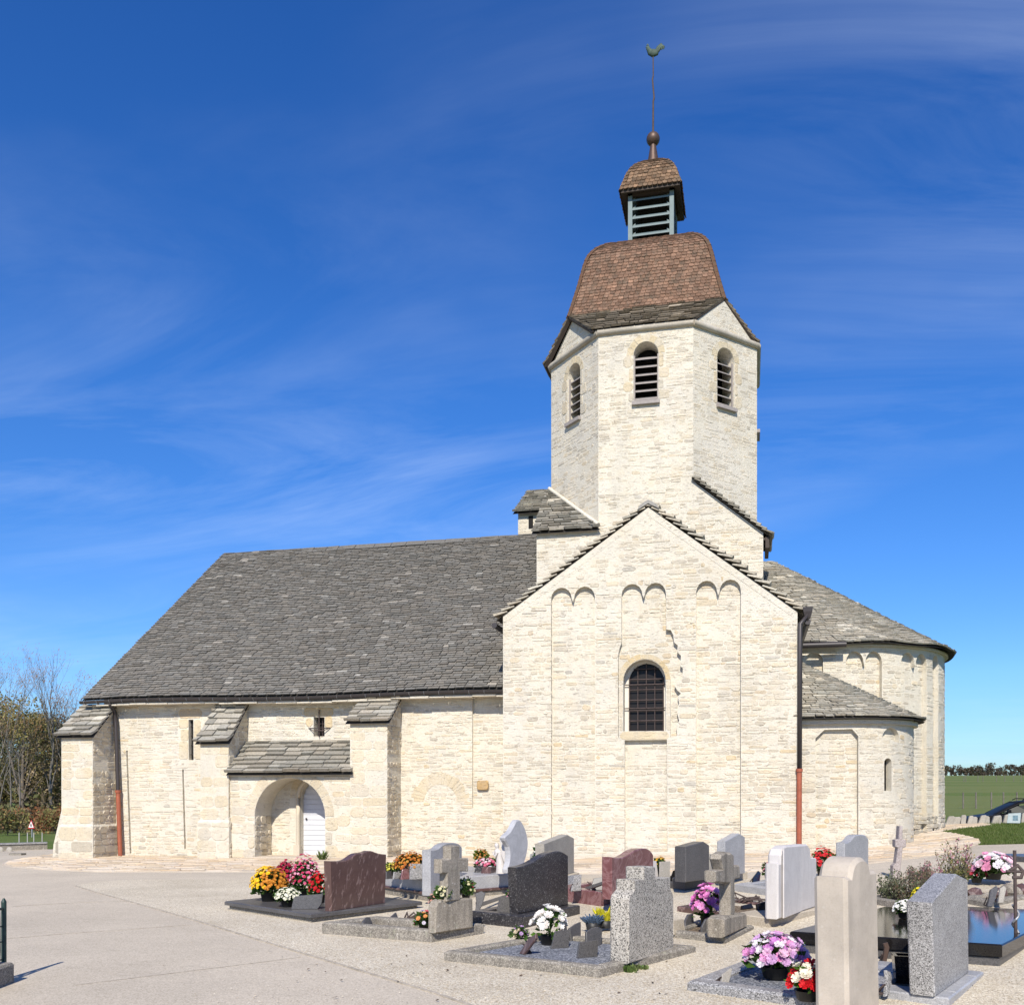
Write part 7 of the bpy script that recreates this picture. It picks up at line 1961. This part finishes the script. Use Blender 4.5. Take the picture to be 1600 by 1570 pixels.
for i, (x0, x1, lab) in enumerate(((1, 9, 'leftmost pale block lying against the low wall'), (14, 23, 'pale rounded block lying against the low wall'))):
    q = GP((x0 + x1) / 2, 1330); w = (x1 - x0) / 2 * q.to_2d().length / F_PX; m = MB()
    m.rings([[q + Vector((math.cos(t) * w * k, math.sin(t) * w * .5 * k - .1, z)) for t in [2 * math.pi * j / 10 for j in range(10)]] for k, z in ((1, -.02), (1.05, .06), (.85, .12), (.4, .15))]); o = m.build('stone_block', MAT_GR_BEIGE); tag(o, lab, 'stone')
q = GP(27, 1336); m = MB(); m.rings([[q + Vector((x, y, z)) for x, y in ((-.2, -.1), (.22, -.1), (.22, .1), (-.2, .1))] for z in (-.02, .07)]); o = m.build('stone_slab', MAT_CONC); tag(o, 'flat grey stone slab lying on the forecourt below the low wall', 'stone')
# loose pebbles lying on the gravel
rnd = random.Random(17); m = MB(); k = 0
while k < 9000:
    q = GP(rnd.uniform(250, 1600), 1570 - 165 * rnd.random() ** 1.6)
    if not inside(q.x, q.y, gr): 
        if rnd.random() > .06: continue
    k += 1; s = rnd.uniform(.004, .010); a = rnd.uniform(0, 6.28); z = q.z + .022
    P = [Vector((q.x + math.cos(a + 1.57 * i) * s * rnd.uniform(.7, 1.2), q.y + math.sin(a + 1.57 * i) * s * rnd.uniform(.7, 1.2), z + s * .15)) for i in range(4)] + [Vector((q.x, q.y, z + s * rnd.uniform(.6, 1)))]
    c = rnd.choice([(1.1, 1.08, 1.02), (.95, .88, .78), (.8, .74, .66), (1.2, 1.18, 1.15), (.6, .56, .52)])
    m.add(P, [(0, 1, 4), (1, 2, 4), (2, 3, 4), (3, 0, 4)], col=c)
o = m.build('pebbles', MAT_STONE, None, kind='stuff'); tag(o, 'loose limestone pebbles scattered over the cemetery gravel', 'pebbles')
# weeds and fallen leaves
def weed(px, py, label, h, n, seed, col=((.1, .16, .04), (.14, .18, .06))):
    rnd = random.Random(seed); q = GP(px, py); m = MB()
    for _ in range(n):
        a = rnd.uniform(0, 6.28); b_ = q + Vector((rnd.uniform(-.05, .05), rnd.uniform(-.05, .05), .02)); t = b_ + Vector((math.cos(a) * h * .5, math.sin(a) * h * .5, h * rnd.uniform(.5, 1))); s = Vector((-math.sin(a), math.cos(a), 0)) * .012
        m.add([b_ - s, b_.lerp(t, .6) - s * 1.6, t, b_.lerp(t, .6) + s * 1.6, b_ + s], [(0, 1, 2, 3, 4)], col=rnd.choice(col))
    o = m.build('weed', MAT_PETAL); tag(o, label, 'weed')
weed(504, 1345, 'small green weed growing at the right foot of the porch arch', .28, 40, 1)
weed(986, 1521, 'tuft of grass at the kerb below the stepped granite headstone', .08, 50, 2)
weed(1003, 1517, 'tiny grass tuft further along the same kerb', .05, 25, 3)
rnd = random.Random(9); m = MB()
for _ in range(160):
    px, py = rnd.uniform(420, 1600), rnd.uniform(1385, 1568)
    q = GP(px, py); q.z += .032; a = rnd.uniform(0, 6.28); s = rnd.uniform(.008, .022)
    x = Vector((math.cos(a), math.sin(a), rnd.uniform(-.2, .4))) * s; y = Vector((-math.sin(a), math.cos(a), rnd.uniform(-.2, .4))) * s * .6
    m.add([q - x, q - y, q + x, q + y], [(0, 1, 2, 3)], col=rnd.choice([(.1, .06, .03), (.14, .09, .05), (.06, .045, .03)]))
o = m.build('fallen_leaves', MAT_PETAL, None, kind='stuff'); tag(o, 'dry fallen leaves scattered over the gravel', 'leaves')

finish_pieces({'stone': 300, 'roof_slab': 300, 'roof_tile': 300, 'paving_stone': 300, 'arch_stone': 300},
              {'stone': 'rubble_masonry', 'roof_slab': 'slab_covering', 'roof_tile': 'tile_covering', 'paving_stone': 'paving', 'arch_stone': 'arch_masonry'}, None)
